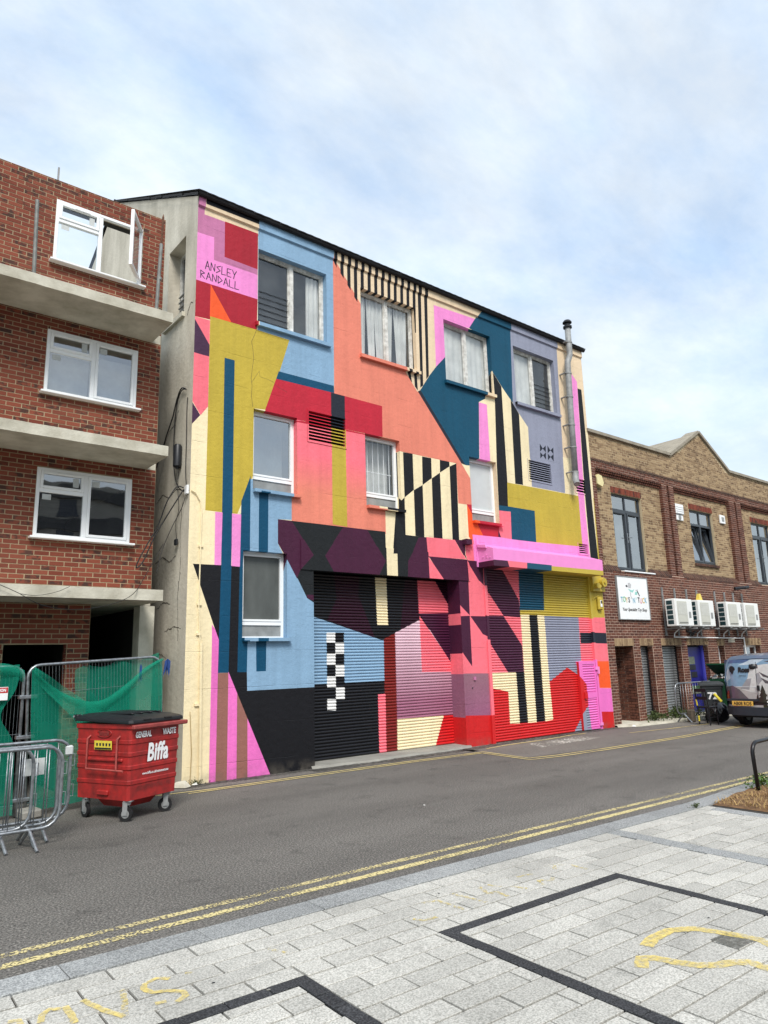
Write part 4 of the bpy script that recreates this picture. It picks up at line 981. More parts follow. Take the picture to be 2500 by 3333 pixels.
for pl in ([(1.5, 4.9), (1.2, 5.02), (.9, 4.9), (.6, 5.0), (.3, 4.92)], [(1.45, 3.75), (1.1, 3.83), (.8, 3.7), (.5, 3.78)], [(.3, 4.7), (.36, 4.2), (.3, 3.6), (.38, 3.0), (.32, 2.3)], [(1.3, 2.9), (1.0, 3.0), (.7, 2.95)], [(1.3, 5.9), (1.0, 6.2), (.8, 6.25), (.6, 6.5)], [(.2, 2.5), (.5, 2.55), (.9, 2.48)], [(.35, 8.3), (.2, 8.5), (.1, 8.45)], [(1.4, 2.0), (1.1, 2.1), (.8, 2.02)]):
    for a, b in zip(pl[:-1], pl[1:]):
        n_ = 4
        for k in range(n_):
            p = (a[0] + (b[0] - a[0]) * k / n_ + rnd.uniform(-.02, .02) * (k > 0), a[1] + (b[1] - a[1]) * k / n_ + rnd.uniform(-.02, .02) * (k > 0)); q = (a[0] + (b[0] - a[0]) * (k + 1) / n_, a[1] + (b[1] - a[1]) * (k + 1) / n_); w = rnd.uniform(.004, .011)
            dn = math.hypot(q[0] - p[0], q[1] - p[1]) + 1e-6; ny, nz_ = -(q[1] - p[1]) / dn * w, (q[0] - p[0]) / dn * w
            ck.quad((-.003, p[0] - ny, p[1] - nz_), (-.003, q[0] - ny, q[1] - nz_), (-.003, q[0] + ny, q[1] + nz_), (-.003, p[0] + ny, p[1] + nz_))
ck.build('crack', mat('crack_dark', S(92, 86, 76), 0.95, var=0.1), bld)
rf = MB()
nx = 60
for i in range(nx):     # shallow profiled roof sheets with an uneven lower edge
    a = -0.05 + 12.06 * i / nx; b = -0.05 + 12.06 * (i + 1) / nx; e_ = rnd.uniform(-0.004, 0.004); c = (a + b) / 2
    for (p, q, za, zb) in ((a, c, 0, .006), (c, b, .006, 0)):
        rf.quad((p, -0.15 + e_, 10.665 + za + e_), (q, -0.15 + e_, 10.665 + zb + e_), (q, 5, RZ(5) + .07 + zb), (p, 5, RZ(5) + .07 + za))
        rf.quad((p, -0.15 + e_, 10.645 + za + e_), (q, -0.15 + e_, 10.645 + zb + e_), (q, -0.15 + e_, 10.665 + zb + e_), (p, -0.15 + e_, 10.665 + za + e_))
rf.quad((-0.05, 5, RZ(5) + .1), (12.01, 5, RZ(5) + .1), (12.01, 10.1, 10.7), (-0.05, 10.1, 10.7))
for i in range(14):
    ya, yb = -0.15 + 5.15 * i / 14, -0.15 + 5.15 * (i + 1) / 14; d_ = rnd.uniform(-.015, .015)
    rf.box(-0.075 + d_, 0.02, ya, yb, RZ(ya) - 0.0, RZ(ya) + 0.05) if i < 0 else rf.add([(-0.07 + d_, ya, RZ(ya) + .0), (-0.07 + d_, yb, RZ(yb) + .0), (-0.07 + d_, yb, RZ(yb) + .05), (-0.07 + d_, ya, RZ(ya) + .05)], [(0, 1, 2, 3)])
rf.build('roof', MATS['roof_felt'], bld)
gt = MB()     # half-round gutter along the eaves
prof = [(-0.02 - 0.055 + 0.06 * math.cos(R(180 + 180 * k / 8)), 10.655 + 0.075 * math.sin(R(180 + 180 * k / 8))) for k in range(9)]
for a, b in zip(prof[:-1], prof[1:]): gt.quad((-0.04, a[0], a[1]), (12.0, a[0], a[1]), (12.0, b[0], b[1]), (-0.04, b[0], b[1]))
gt.build('gutter', MATS['roof_felt'], bld, smooth=True)
ib = MB(); ib.quad((0.05, 2.6, 0), (11.9, 2.6, 0), (11.9, 2.6, 10.6), (0.05, 2.6, 10.6)); ib.quad((0.05, 0.6, 7.6), (11.9, 0.6, 7.6), (11.9, 2.6, 7.6), (0.05, 2.6, 7.6)); ib.quad((0.05, .6, 4.25), (11.9, .6, 4.25), (11.9, 2.6, 4.25), (0.05, 2.6, 4.25))
ib.build('interior', MATS['interior'], bld)

def sill(x0, x1, z, parent, d=0.08, h=0.075, e0=0.06, e1=0.06):
    s_ = PM(); xa, xb = x0 - e0, x1 + e1
    s_.put(region(PW, (xa, xb, z - h, z)), lambda x, zz: (x, -d, zz))
    s_.put(region(PW, (xa, xb, z - h, z - h + 0.02)), lambda x, zz: (x, -d + (zz - z + h) * d / 0.02, z - h))
    s_.put(region(PW, (xa, xb, z - 0.02, z)), lambda x, zz: (x, -d + (zz - z + 0.02) * (d + 0.16) / 0.02, z + (zz - z + 0.02) * 0.5))
    for xx in (xa, xb):
        c = 'cream'
        for cc, p, b_ in PW:
            if b_[0] <= xx <= b_[1] and b_[2] <= z - 0.03 <= b_[3]: c = cc
        s_.quad(pcol(c, xx, z), (xx, -d, z - h), (xx, 0.0, z - h), (xx, 0.0, z), (xx, -d, z))
    return s_.build('sill', MATS['paint'], parent)
def curtain(x0, x1, z0, z1, y, parent, folds, amp=0.03, skew=0.0):
    c = MB(); nu = folds * 6
    ph = rnd.random() * 6
    c.grid(lambda u, v: (x0 + (x1 - x0) * u + skew * (1 - v) * math.sin(u * 9), y + amp * math.sin(u * folds * 6.283 + ph) * (0.6 + 0.4 * (1 - v)) + 0.02 * math.sin(u * 4.1 + ph), z0 + (z1 - z0) * v), nu, 4)
    return c.build('curtain', MATS['curtain'], parent, smooth=True)
def top_window(i, x0, x1):
    z0, z1 = 8.385, 9.99; wn = empty('window', ((x0 + x1) / 2, 0.2, z0), bld); wn_o = wn
    loc = Matrix.Translation((-(x0 + x1) / 2, -0.2, -z0))
    def put(o): o.matrix_local = loc; return o
    f_ = MB(); xm = (x0 + x1) / 2 + 0.02; t_ = 0.055
    f_.box(x0, x0 + t_, .13, .2, z0, z1); f_.box(x1 - t_, x1, .13, .2, z0, z1); f_.box(x0 + t_, x1 - t_, .13, .2, z1 - t_, z1); f_.box(x0 + t_, x1 - t_, .13, .2, z0, z0 + t_); f_.box(xm - .045, xm + .045, .125, .2, z0 + t_, z1 - t_)
    for a, b in ((x0 + t_, xm - .045), (xm + .045, x1 - t_)):
        f_.box(a, a + .022, .15, .185, z0 + t_, z1 - t_); f_.box(b - .022, b, .15, .185, z0 + t_, z1 - t_); f_.box(a + .022, b - .022, .15, .185, z1 - t_ - .022, z1 - t_); f_.box(a + .022, b - .022, .15, .185, z0 + t_, z0 + t_ + .022)
    put(f_.build('frame', MATS['white_wood'], wn))
    for a, b in ((x0 + t_, xm - .045), (xm + .045, x1 - t_)):
        put(MB().quad((a, .172, z0 + t_), (b, .172, z0 + t_), (b, .172, z1 - t_), (a, .172, z1 - t_)).build('pane', MATS['glass_old'], wn))
    put(sill(x0, x1, z0, wn))
    if i == 0: put(curtain(xm + .42, x1 - .05, z0 + .05, z1 - .1, .22, wn, 3))
    if i == 1:
        for (a, b, n_, g0, g1) in ((x0 + .05, x0 + .30, 2, .0, .03), (x0 + .29, x0 + .52, 2, .03, .0), (x0 + .53, xm - .03, 2, .04, .0), (xm + .05, xm + .26, 2, .0, .05), (xm + .27, xm + .50, 2, .04, .02), (xm + .49, x1 - .06, 2, .0, .05)):
            c = MB(); ph = rnd.random() * 6
            c.grid(lambda u, v: (a + g0 * (1 - v) * 1.6 + (b - a - (g0 + g1) * 1.6 * (1 - v)) * u, .215 + .022 * math.sin(u * n_ * 6.283 + ph), z0 + .05 + (z1 - z0 - .08) * v), n_ * 8, 3)
            put(c.build('curtain', MATS['curtain'], wn, smooth=True))
    if i == 2: put(curtain(x0 + .02, xm, z0 + .05, z1 - .02, .205, wn, 4, .012)); put(curtain(xm, x1 - .02, z0 + .05, z1 - .02, .205, wn, 4, .012))
    if i == 3: put(curtain(x0 + .02, xm, z0 + .05, z1 - .02, .205, wn, 4, .012))
    if i in (0, 3):
        a, b = (x0 + t_, xm - .045) if i == 0 else (xm + .045, x1 - t_)
        for k in range(6):
            z = z0 + .16 + k * .125
            put(MB().box(a, b, .15, .163, z, z + .006).build('louvre', MATS['anthracite'], wn))
for i, (a, b) in enumerate(TOPW): top_window(i, a, b)
mat('frosted', S(196, 200, 200), 0.35, var=0.06, scale=2, spec=0.5)
mat('frosted_dark', S(96, 100, 98), 0.25, var=0.2, scale=2, spec=0.5, streak=True)
mat('vent_panel', S(150, 152, 150), 0.5, var=0.15, scale=5)
def low_window(x0, x1, z0, z1, kind):
    wn = empty('window', ((x0 + x1) / 2, 0.2, z0), bld); loc = Matrix.Translation((-(x0 + x1) / 2, -0.2, -z0))
    def put(o): o.matrix_local = loc; return o
    t_ = 0.05; zb = z0 + 0.27; f_ = MB()
    for a, b, c, d in ((x0, x0 + t_, z0, z1), (x1 - t_, x1, z0, z1), (x0 + t_, x1 - t_, z1 - t_, z1), (x0 + t_, x1 - t_, zb - .04, zb + .03), (x0 + t_, x1 - t_, z0, z0 + .03)): f_.box(a, b, .13, .2, c, d)
    f_.box(x0 + t_, x0 + t_ + .028, .12, .18, zb + .03, z1 - t_); f_.box(x1 - t_ - .028, x1 - t_, .12, .18, zb + .03, z1 - t_); f_.box(x0 + t_ + .028, x1 - t_ - .028, .12, .18, z1 - t_ - .028, z1 - t_); f_.box(x0 + t_ + .028, x1 - t_ - .028, .12, .18, zb + .03, zb + .065)
    put(f_.build('frame', MATS['upvc'], wn))
    gm = {'clear': 'glass_dark', 'bars': 'glass_old', 'frost': 'frosted', 'dark': 'frosted_dark'}[kind]
    put(MB().quad((x0 + t_, .16, zb), (x1 - t_, .16, zb), (x1 - t_, .16, z1 - t_), (x0 + t_, .16, z1 - t_)).build('pane', MATS[gm], wn))
    put(MB().box(x0 + t_, x1 - t_, .15, .17, z0 + .03, zb - .04).build('vent_panel', MATS['vent_panel'], wn))
    put(sill(x0, x1, z0, wn, 0.09, 0.06, 0.0, 0.05))
    if kind == 'bars':
        for k in range(6):
            xx = x0 + .1 + k * (x1 - x0 - .2) / 5
            put(MB().cyl((xx, .27, zb), (xx, .27, z1 - .05), .009, 6).build('bar', MATS['white_paint'], wn))
        put(MB().cyl((x0 + .05, .27, zb + .55), (x1 - .05, .27, zb + .55), .009, 6).build('bar', MATS['white_paint'], wn))
        put(curtain(x0 + .02, x1 - .02, zb - .05, z1, .45, wn, 5, .015))
    if kind == 'clear': put(curtain(x0, x1, zb - .1, z1, .6, wn, 2, .02))
low_window(*MIDW[0], 5.045, 6.61, 'clear'); low_window(*MIDW[1], 5.045, 6.61, 'bars'); low_window(*MIDW[2], 5.045, 6.61, 'frost'); low_window(1.04, 1.95, 2.335, 3.89, 'dark')
# louvred vents
mat('void', S(20, 18, 20), 0.9, var=0.0)
for (x0, x1, z0, z1) in vents:
    vt = empty('vent', ((x0 + x1) / 2, 0, z0), bld); loc = Matrix.Translation((-(x0 + x1) / 2, 0, -z0))
    def put(o): o.matrix_local = loc; return o
    put(MB().quad((x0, .075, z0), (x1, .075, z0), (x1, .075, z1), (x0, .075, z1)).build('back', MATS['void'], vt))
    fr_ = PM(); w = .03
    for (a, b, c, d) in ((x0 - w, x0, z0 - w, z1 + w), (x1, x1 + w, z0 - w, z1 + w), (x0, x1, z1, z1 + w), (x0, x1, z0 - w, z0)):
        fr_.put(region(PW, (a, b, c, d)), lambda x, z: (x, -.012, z))
    xa, xb, za, zb = x0 - w, x1 + w, z0 - w, z1 + w
    for p, q in (((xa, za), (xb, za)), ((xb, za), (xb, zb)), ((xb, zb), (xa, zb)), ((xa, zb), (xa, za))):
        cc = 'grey' if x0 > 9 and x0 < 10 else ('lilac' if x0 > 10 else 'red')
        fr_.quad(cc, (p[0], -.012, p[1]), (q[0], -.012, q[1]), (q[0], 0, q[1]), (p[0], 0, p[1]))
    put(fr_.build('frame', MATS['paint'], vt))
    n_ = 9 if z1 - z0 > .5 else 5; pz = (z1 - z0) / n_
    for k in range(n_):
        a = z0 + k * pz; s_ = PM()
        s_.put(region(PW, (x0, x1, a, a + pz * .62)), lambda x, z: (x, .0 + (z - a) * 1.1, z + .0))
        put(s_.build('slat', MATS['paint'], vt))
# roller shutters, slat by slat
def shutter(x0, x1, z0, z1, y, P, pitch, name):
    sh = empty('roller_shutter', ((x0 + x1) / 2, y, z0), bld); org = ((x0 + x1) / 2, y, z0)
    n_ = int(round((z1 - z0) / pitch)); pz = (z1 - z0) / n_
    for k in range(n_):
        a = z0 + k * pz; sl = PM(); base = region(P, (x0, x1, a, a + pz))
        prof = [(0, 0.010), (.10, -.001), (.3, -.011), (.52, -.014), (.74, -.010), (.9, .0), (1.0, .010)]
        for (t0, d0), (t1, d1) in zip(prof[:-1], prof[1:]):
            sl.put(region(base, (x0, x1, a + t0 * pz, a + t1 * pz)), lambda x, z: (x, y + d0 + (d1 - d0) * ((z - a) / pz - t0) / (t1 - t0), z))
        o = sl.build('slat', MATS['shutter_paint'], sh, smooth=True, origin=(org[0], org[1], a))
        o.location = (0, rnd.uniform(-.0015, .0015), a - z0)
    return sh
PS1 = partition((2.5, 6.5, 0.0, 3.7), 'black', SHUT1)
PS2 = partition((7.28, 11.4, 0.0, 4.0), 'red3', SHUT2)
s1 = shutter(2.54, 6.45, 0.06, 3.62, 0.40, PS1, 0.0605, 'a')
s2 = shutter(7.36, 11.34, 0.012, 3.98, 0.06, PS2, 0.0605, 'b')
gd = PM()
for (za, zb, c_) in ((3.53, 4.2, 'plum'), (2.83, 3.53, 'salmon'), (2.29, 2.83, 'plum'), (0.62, 2.29, 'salmon'), (0, 0.62, 'red3')): gd.boxm(c_, 7.28, 7.36, -0.01, 0.12, za, zb)
gd.boxm('salmon', 7.245, 7.28, -0.035, -0.001, 0.62, 2.27); gd.boxm('salmon', 7.245, 7.28, -0.035, -0.001, 2.84, 3.5); gd.boxm('red3', 7.22, 7.28, -0.05, -0.001, 0.0, 0.62); gd.build('guide_rail', MATS['plain_paint'], bld)
gd = PM()
for (za, zb, c_) in ((2.83, 4.2, 'olive'), (2.48, 2.83, 'salmon'), (2.2, 2.48, 'ink'), (1.76, 2.2, 'salmon'), (0, 1.76, 'pink')): gd.boxm(c_, 11.34, 11.42, -0.01, 0.12, za, zb)
gd.build('guide_rail', MATS['plain_paint'], bld)
# shutter housing
PB = partition((7.05, 11.4, 3.9, 4.6), 'lilac', BOXP)
hb = PM(); hx0, hx1, hy, hz0, hz1, hw = 7.09, 11.33, -0.5, 3.93, 4.33, 4.50
hb.put(region(PB, (hx0, hx1, hz0, hz1)), lambda x, z: (x, hy, z))
hb.put(region(PB, (hx0, hx1, hz0, hz0 + 0.02)), lambda x, z: (x, hy + (z - hz0) * 25, hz0))
hb.quad('lilac', (hx0, hy, hz1), (hx1, hy, hz1), (hx1, 0, hw), (hx0, 0, hw))
for xx in (hx0, hx1):
    hb.quad('lilac', (xx, hy, 4.055), (xx, 0, 4.055), (xx, 0, hw), (xx, hy, hz1)); hb.quad('plum' if xx == hx0 else 'olive', (xx, hy, hz0), (xx, 0, hz0), (xx, 0, 4.055), (xx, hy, 4.055))
hs_ = hb.build('shutter_housing', MATS['plain_paint'], bld)
hk = PM(); hk.boxm('lilac', 7.06, 7.13, -0.03, -0.001, 3.95, 4.62)
hk.add_mb('lilac', MB().prism([(-0.32, 4.36), (-0.06, 4.40), (-0.04, 4.47), (-0.3, 4.43)], 0, 7.05, 7.09)); hk.build('bracket', MATS['plain_paint'], hs_)
for (yy, zz) in ((-.40, 4.13), (-.30, 4.14), (-.30, 4.19), (-.19, 4.16)): 
    b_ = PM(); b_.add_mb('lilac', MB().cyl((7.09, yy, zz), (7.072, yy, zz), .014, 6)); b_.build('bolt', MATS['plain_paint'], hs_)
# chain-wheel drive beside the housing and a painted bulkhead
dr = PM(); dr.boxm('olive', 11.40, 11.94, -0.10, -0.001, 3.56, 3.95)
dr.add_mb('olive', MB().cyl((11.80, -.10, 3.80), (11.80, -.20, 3.80), .12, 18)); dr.add_mb('olive', MB().cyl((11.80, -.20, 3.80), (11.80, -.23, 3.80), .04, 10))
dr.add_mb('olive', MB().cyl((11.50, -.10, 3.70), (11.50, -.21, 3.70), .075, 14)); dr.add_mb('olive', MB().cyl((11.63, -.10, 3.69), (11.63, -.18, 3.69), .045, 12))
dr.build('drive_box', MATS['plain_paint'], bld)
bh = PM(); bh.add_mb('olive', MB().bbox(11.62, 11.80, -.09, -.001, 3.06, 3.40, .03)); bh.add_mb('olive', MB().tube([(11.45, -.01, 3.33), (11.55, -.03, 3.40), (11.66, -.05, 3.44), (11.70, -.05, 3.38)], .012, 6))
o_ = bh.build('bulkhead_lamp', MATS['plain_paint'], bld)
MB().bbox(11.675, 11.755, -.105, -.085, 3.14, 3.32, .008).build('lens', MATS['white_paint'], o_)
MB().bbox(11.685, 11.745, -.11, -.1, 3.23, 3.31, .004).build('lens_shade', MATS['black_plastic'], o_)
# wicket door in the second shutter
PD = partition((10.55, 11.36, 0.0, 1.8), 'pink', WICKET)
wd = empty('wicket_door', (10.96, 0.0, 0.02), bld); wl = Matrix.Translation((-10.96, 0, -0.02))
def put(o): o.matrix_local = wl; return o
fr_ = PM(); DX0, DX1, DZ0, DZ1, DY = 10.60, 11.30, 0.03, 1.72, -0.02
for (a, b, c, d) in ((DX0, DX0 + .145, DZ0, DZ1), (DX1 - .05, DX1, DZ0, DZ1), (DX0 + .145, DX1 - .05, DZ1 - .07, DZ1), (DX0 + .145, DX1 - .05, DZ0, DZ0 + .04), (DX0 + .145, DX1 - .05, .80, .95)):
    fr_.put(region(PD, (a, b, c, d)), lambda x, z: (x, DY, z))
    for p, q in (((a, c), (b, c)), ((b, c), (b, d)), ((b, d), (a, d)), ((a, d), (a, c))):
        cc = 'pink'
        for c2, p2, b2 in PD:
            mx_, mz_ = (p[0] + q[0]) / 2, (p[1] + q[1]) / 2
            if b2[0] <= mx_ <= b2[1] and b2[2] <= mz_ <= b2[3]: cc = c2
        fr_.quad(cc, (p[0], DY, p[1]), (q[0], DY, q[1]), (q[0], .05, q[1]), (p[0], .05, p[1]))
put(fr_.build('door_frame', MATS['plain_paint'], wd))
for (zz0, zz1) in ((DZ0 + .04, .80), (.95, DZ1 - .07)):
    n_ = int((zz1 - zz0) / .0605)
    pz = (zz1 - zz0) / n_
    for k in range(n_):
        a = zz0 + k * pz; sl = PM(); base = region(PD, (DX0 + .145, DX1 - .05, a, a + pz))
        for (t0, d0), (t1, d1) in zip(((0, .02), (.15, .004), (.5, -.006), (.85, .004)), ((.15, .004), (.5, -.006), (.85, .004), (1, .02))):
            sl.put(region(base, (DX0 + .145, DX1 - .05, a + t0 * pz, a + t1 * pz)), lambda x, z: (x, DY + .012 + d0 + (d1 - d0) * ((z - a) / pz - t0) / (t1 - t0), z))
        put(sl.build('slat', MATS['shutter_paint'], wd, smooth=True))
lk = PM(); lk.boxm('red3', 10.71, 10.80, -.06, -.0195, .80, .96); put(lk.build('lock', MATS['plain_paint'], wd))
hg = PM(); hg.boxm('lilac', 11.27, 11.40, -.05, -.021, 1.50, 1.58); hg.boxm('lilac', 11.36, 11.42, -.06, -.0, 1.40, 1.58); put(hg.build('hinge', MATS['plain_paint'], wd))
hg = PM(); hg.boxm('lilac', 11.27, 11.40, -.05, -.021, .10, .17); put(hg.build('hinge', MATS['plain_paint'], wd))
# bolts and an isolator on the pilaster
for (x_, z_) in ((6.78, 1.44), (6.70, 1.24)):
    b_ = PM(); b_.boxm('plum' if 0 else 'mauve', x_ - .03, x_ + .03, -.03, -.001, z_ - .035, z_ + .035) if z_ > 1.3 else b_.add_mb('ink', MB().cyl((x_, 0, z_), (x_, -.02, z_), .012, 8)); b_.build('fixing', MATS['plain_paint'], bld)
# steel flue
fl = empty('flue', (10.9, -.2, 6.3), bld); FL = Matrix.Translation((-10.9, .2, -6.3))
def put(o): o.matrix_local = FL; return o
r_ = .085
put(MB().tube([(11.13, -.2, 11.08), (11.12, -.2, 10.32), (11.12, -.2, 10.22), (11.0, -.2, 10.0), (10.98, -.2, 9.88), (10.93, -.2, 8.4), (10.895, -.2, 6.72)], r_, 16).build('pipe', MATS['galv_dull'], fl, smooth=True))
put(auto_smooth(MB().tube([(10.895, -.2, 6.74), (10.885, -.2, 6.62), (10.85, -.23, 6.5), (10.80, -.30, 6.38)], [r_ + .008, r_ + .008, r_ + .004, r_], 16).build('elbow', MATS['galv_dull'], fl)))
for zz, xx in ((10.60, 11.125), (9.62, 10.975), (8.92, 10.95), (8.1, 10.925), (7.45, 10.91), (6.75, 10.897)):
    put(MB().tube([(xx, -.2, zz - .02), (xx, -.2, zz + .02)], r_ + .012, 16).build('collar', MATS['galv_dull'], fl))
    put(MB().box(xx - .15, xx - .09, -.22, -.0, zz - .012, zz + .012).build('bracket', MATS['galv_dull'], fl))
cp = MB(); cp.tube([(11.13, -.2, 11.05), (11.13, -.2, 11.10)], .125, 16); cp.tube([(11.13, -.2, 11.1), (11.13, -.2, 11.2)], .075, 12); cp.tube([(11.13, -.2, 11.2), (11.13, -.2, 11.23), (11.13, -.2, 11.28)], [.13, .13, .09], 16)
put(cp.build('cowl', MATS['black_metal'], fl))
# painted conduit at the left edge of the facade
cd = PM(); cd.add_mb('cream', MB().tube([(0.02, -.02, 4.86), (.1, -.025, 4.82), (.19, -.025, 4.68), (.215, -.025, 4.5), (.205, -.025, 2.9), (.25, -.025, 2.2)], .012, 6)); cd.add_mb('cream', MB().tube([(.265, -.03, 2.25), (.30, -.03, 0.02)], .028, 8))
for z_ in (3.9, 2.9, 2.4, 1.25): cd.boxm('cream', .18, .26, -.03, -.001, z_ - .02, z_ + .02)
cd.build('conduit', MATS['paint'], bld)
# ------------------------------------------------------------------ brick laying
def lay_bricks(rects, holes_, pitch_x=0.225, pitch_z=0.075, gap=0.016, z_off=0.0, x_off=0.0, keep=None, cut=True):
    out = []
    for (X0, X1, Z0, Z1) in rects:
        k0 = int(math.floor((Z0 - z_off) / pitch_z)); k1 = int(math.ceil((Z1 - z_off) / pitch_z))
        for k in range(k0, k1):
            za, zb = max(Z0, z_off + k * pitch_z), min(Z1, z_off + (k + 1) * pitch_z)
            if zb - za < 0.02: continue
            x = X0 - pitch_x + ((x_off - X0) % pitch_x) + (pitch_x / 2 if k % 2 else 0) - pitch_x
            while x < X1:
                a, b = max(x, X0), min(x + pitch_x, X1)
                if b - a > 0.03:
                    rs = [(a, b, za, zb)]
                    for h in holes_:
                        q = []
                        for r_ in rs: q += sub_rect(r_, h)
                        rs = q
                    for r_ in rs:
                        if r_[1] - r_[0] > 0.03 and r_[3] - r_[2] > 0.02 and (keep is None or keep(r_)): out.append(r_)
                x += pitch_x
    return out
def score_brick(r_, y):
    d = Vector(((r_[0] + r_[1]) / 2, y, (r_[2] + r_[3]) / 2)) - CAM
    cz = 0.61831837 * d.x + 0.7582274 * d.y + 0.2068178 * d.z
    cx = 0.77840667 * d.x - 0.62713538 * d.y - 0.028 * d.z; cy = 0.1084687 * d.x + 0.17830428 * d.y - 0.97797859 * d.z
    if cz < 0.5 or abs(cx / cz * 24.967 / 27) > 0.5 or abs(cy / cz * 24.967 / 36) > 0.5: return -1
    return (r_[1] - r_[0]) * (r_[3] - r_[2]) * abs(d.y) / d.length ** 3
def build_bricks(rects, y, depth, name, m, parent, limit, gap=0.0135, stuff=None, rest=None):
    rects = sorted(rects, key=lambda r_: score_brick(r_, y), reverse=True)
    cache = {}; own = rest is None
    if own: rest = MB()
    for i, (x0, x1, z0, z1) in enumerate(rects):
        dy = rnd.uniform(-0.0025, 0.0025); g = gap / 2
        if i < limit and score_brick((x0, x1, z0, z1), y) > 0:
            w, h = round(x1 - x0 - gap, 2), round(z1 - z0 - gap, 3)
            if (w, h) not in cache:
                mb = MB(); mb.add([(-w/2, 0, -h/2), (w/2, 0, -h/2), (w/2, 0, h/2), (-w/2, 0, h/2), (-w/2, depth, -h/2), (w/2, depth, -h/2), (w/2, depth, h/2), (-w/2, depth, h/2)],
                                   [(0,1,2,3), (0,4,5,1), (1,5,6,2), (2,6,7,3), (3,7,4,0)])
                cache[w, h] = mb.mesh(name, m, fix=False)
            o = bpy.data.objects.new(name, cache[w, h]); o.location = ((x0 + x1) / 2, y + dy, (z0 + z1) / 2); link(o, parent)
        else:
            Y = y + dy
            rest.add([(x0 + g, Y, z0 + g), (x1 - g, Y, z0 + g), (x1 - g, Y, z1 - g), (x0 + g, Y, z1 - g), (x0 + g, y + depth, z0 + g), (x1 - g, y + depth, z0 + g), (x1 - g, y + depth, z1 - g), (x0 + g, y + depth, z1 - g)],
                     [(0,1,2,3), (0,4,5,1), (1,5,6,2), (2,6,7,3), (3,7,4,0)])
    if own and rest.f: tag(rest.build(stuff or name + 'work', m, parent, fix=False), kind='stuff')
def wall_sheet(mb, rects, holes_, y):
    rs = list(rects)
    for h in holes_:
        q = []
        for r_ in rs: q += sub_rect(r_, h)
        rs = q
    for (x0, x1, z0, z1) in rs: mb.quad((x0, y, z0), (x1, y, z0), (x1, y, z1), (x0, y, z1))

# ------------------------------------------------------------------ left: unfinished brick building
LB = empty('brick_building', (0, 0, 0)); tag(LB, 'unfinished red brick building with concrete balcony slabs and white windows', 'building')
LX0, LX1, LY = -5.2, -0.44, 0.45
LH = [(-2.36, -0.86, 8.62, 9.80), (-2.35, -0.85, 6.28, 7.39), (-2.35, -0.85, 3.90, 5.03), (-2.63, -1.74, 0.0, 2.26), (-1.41, -0.44, 0.0, 2.90)]
slabs = [(7.62, 7.79), (5.25, 5.42), (2.89, 3.06)]
SH = [(LX0 - 1, 0, a, b) for a, b in slabs]
LR = [(LX0, LX1, 0.0, 10.17)]
build_bricks(lay_bricks(LR, LH + SH, x_off=-1.41, z_off=0.02), LY, 0.05, 'brick', MATS['red_brick'], LB, 300)
mw = MB(); wall_sheet(mw, LR, LH + SH, LY + 0.004)
for (x0, x1, z0, z1) in LH:        # brick reveals
    for p, q in (((x0, z0), (x0, z1)), ((x0, z1), (x1, z1)), ((x1, z1), (x1, z0)), ((x1, z0), (x0, z0))): mw.quad((p[0], LY + .004, p[1]), (q[0], LY + .004, q[1]), (q[0], LY + .16, q[1]), (p[0], LY + .16, p[1]))
mw.quad((LX1, LY + .004, 0), (LX1, LY + .3, 0), (LX1, LY + .3, 10.17), (LX1, LY + .004, 10.17)); mw.quad((LX0, LY + .004, 10.17), (LX1, LY + .004, 10.17), (LX1, LY + .3, 10.17), (LX0, LY + .3, 10.17))
mw.build('mortar_bed', MATS['mortar_tan'], LB)
# brick lined jambs of the ground floor opening
jb = [(LY + .02, LY + .16, .02 + k * .075, .02 + (k + 1) * .075) for k in range(30)]
jm = MB()
for (a, b, c, d) in jb:
    jm.box(-1.752, -1.735, a, b, c + .005, d - .005); jm.box(-1.43, -1.398, a, b, c + .005, d - .005)
tag(jm.build('jamb_brickwork', MATS['red_brick'], LB), kind='stuff')
inn = MB()      # block inner leaf, floors, back and party walls
wall_sheet(inn, [(LX0, LX1, 0, 7.62)], LH[1:], LY + .16); wall_sheet(inn, [(LX0, LX1, 7.79, 9.95)], LH[:1], LY + .16); inn.box(LX0, LX1, LY + .16, LY + .3, 9.80, 10.16)
inn.quad((LX1 + .0, LY + .16, 0), (LX1, 6, 0), (LX1, 6, 7.7), (LX1, LY + .16, 7.7)); inn.quad((LX0, LY + .16, 0), (LX0, 6, 0), (LX0, 6, 7.7), (LX0, LY + .16, 7.7)); inn.quad((LX0, 6, 0), (LX1, 6, 0), (LX1, 6, 7.7), (LX0, 6, 7.7))
inn.quad((-1.6, 0.6, 0), (-1.6, 3, 0), (-1.6, 3, 2.9), (-1.6, 0.6, 2.9))
inn.build('block_inner_leaf', MATS['interior_dark'], LB)
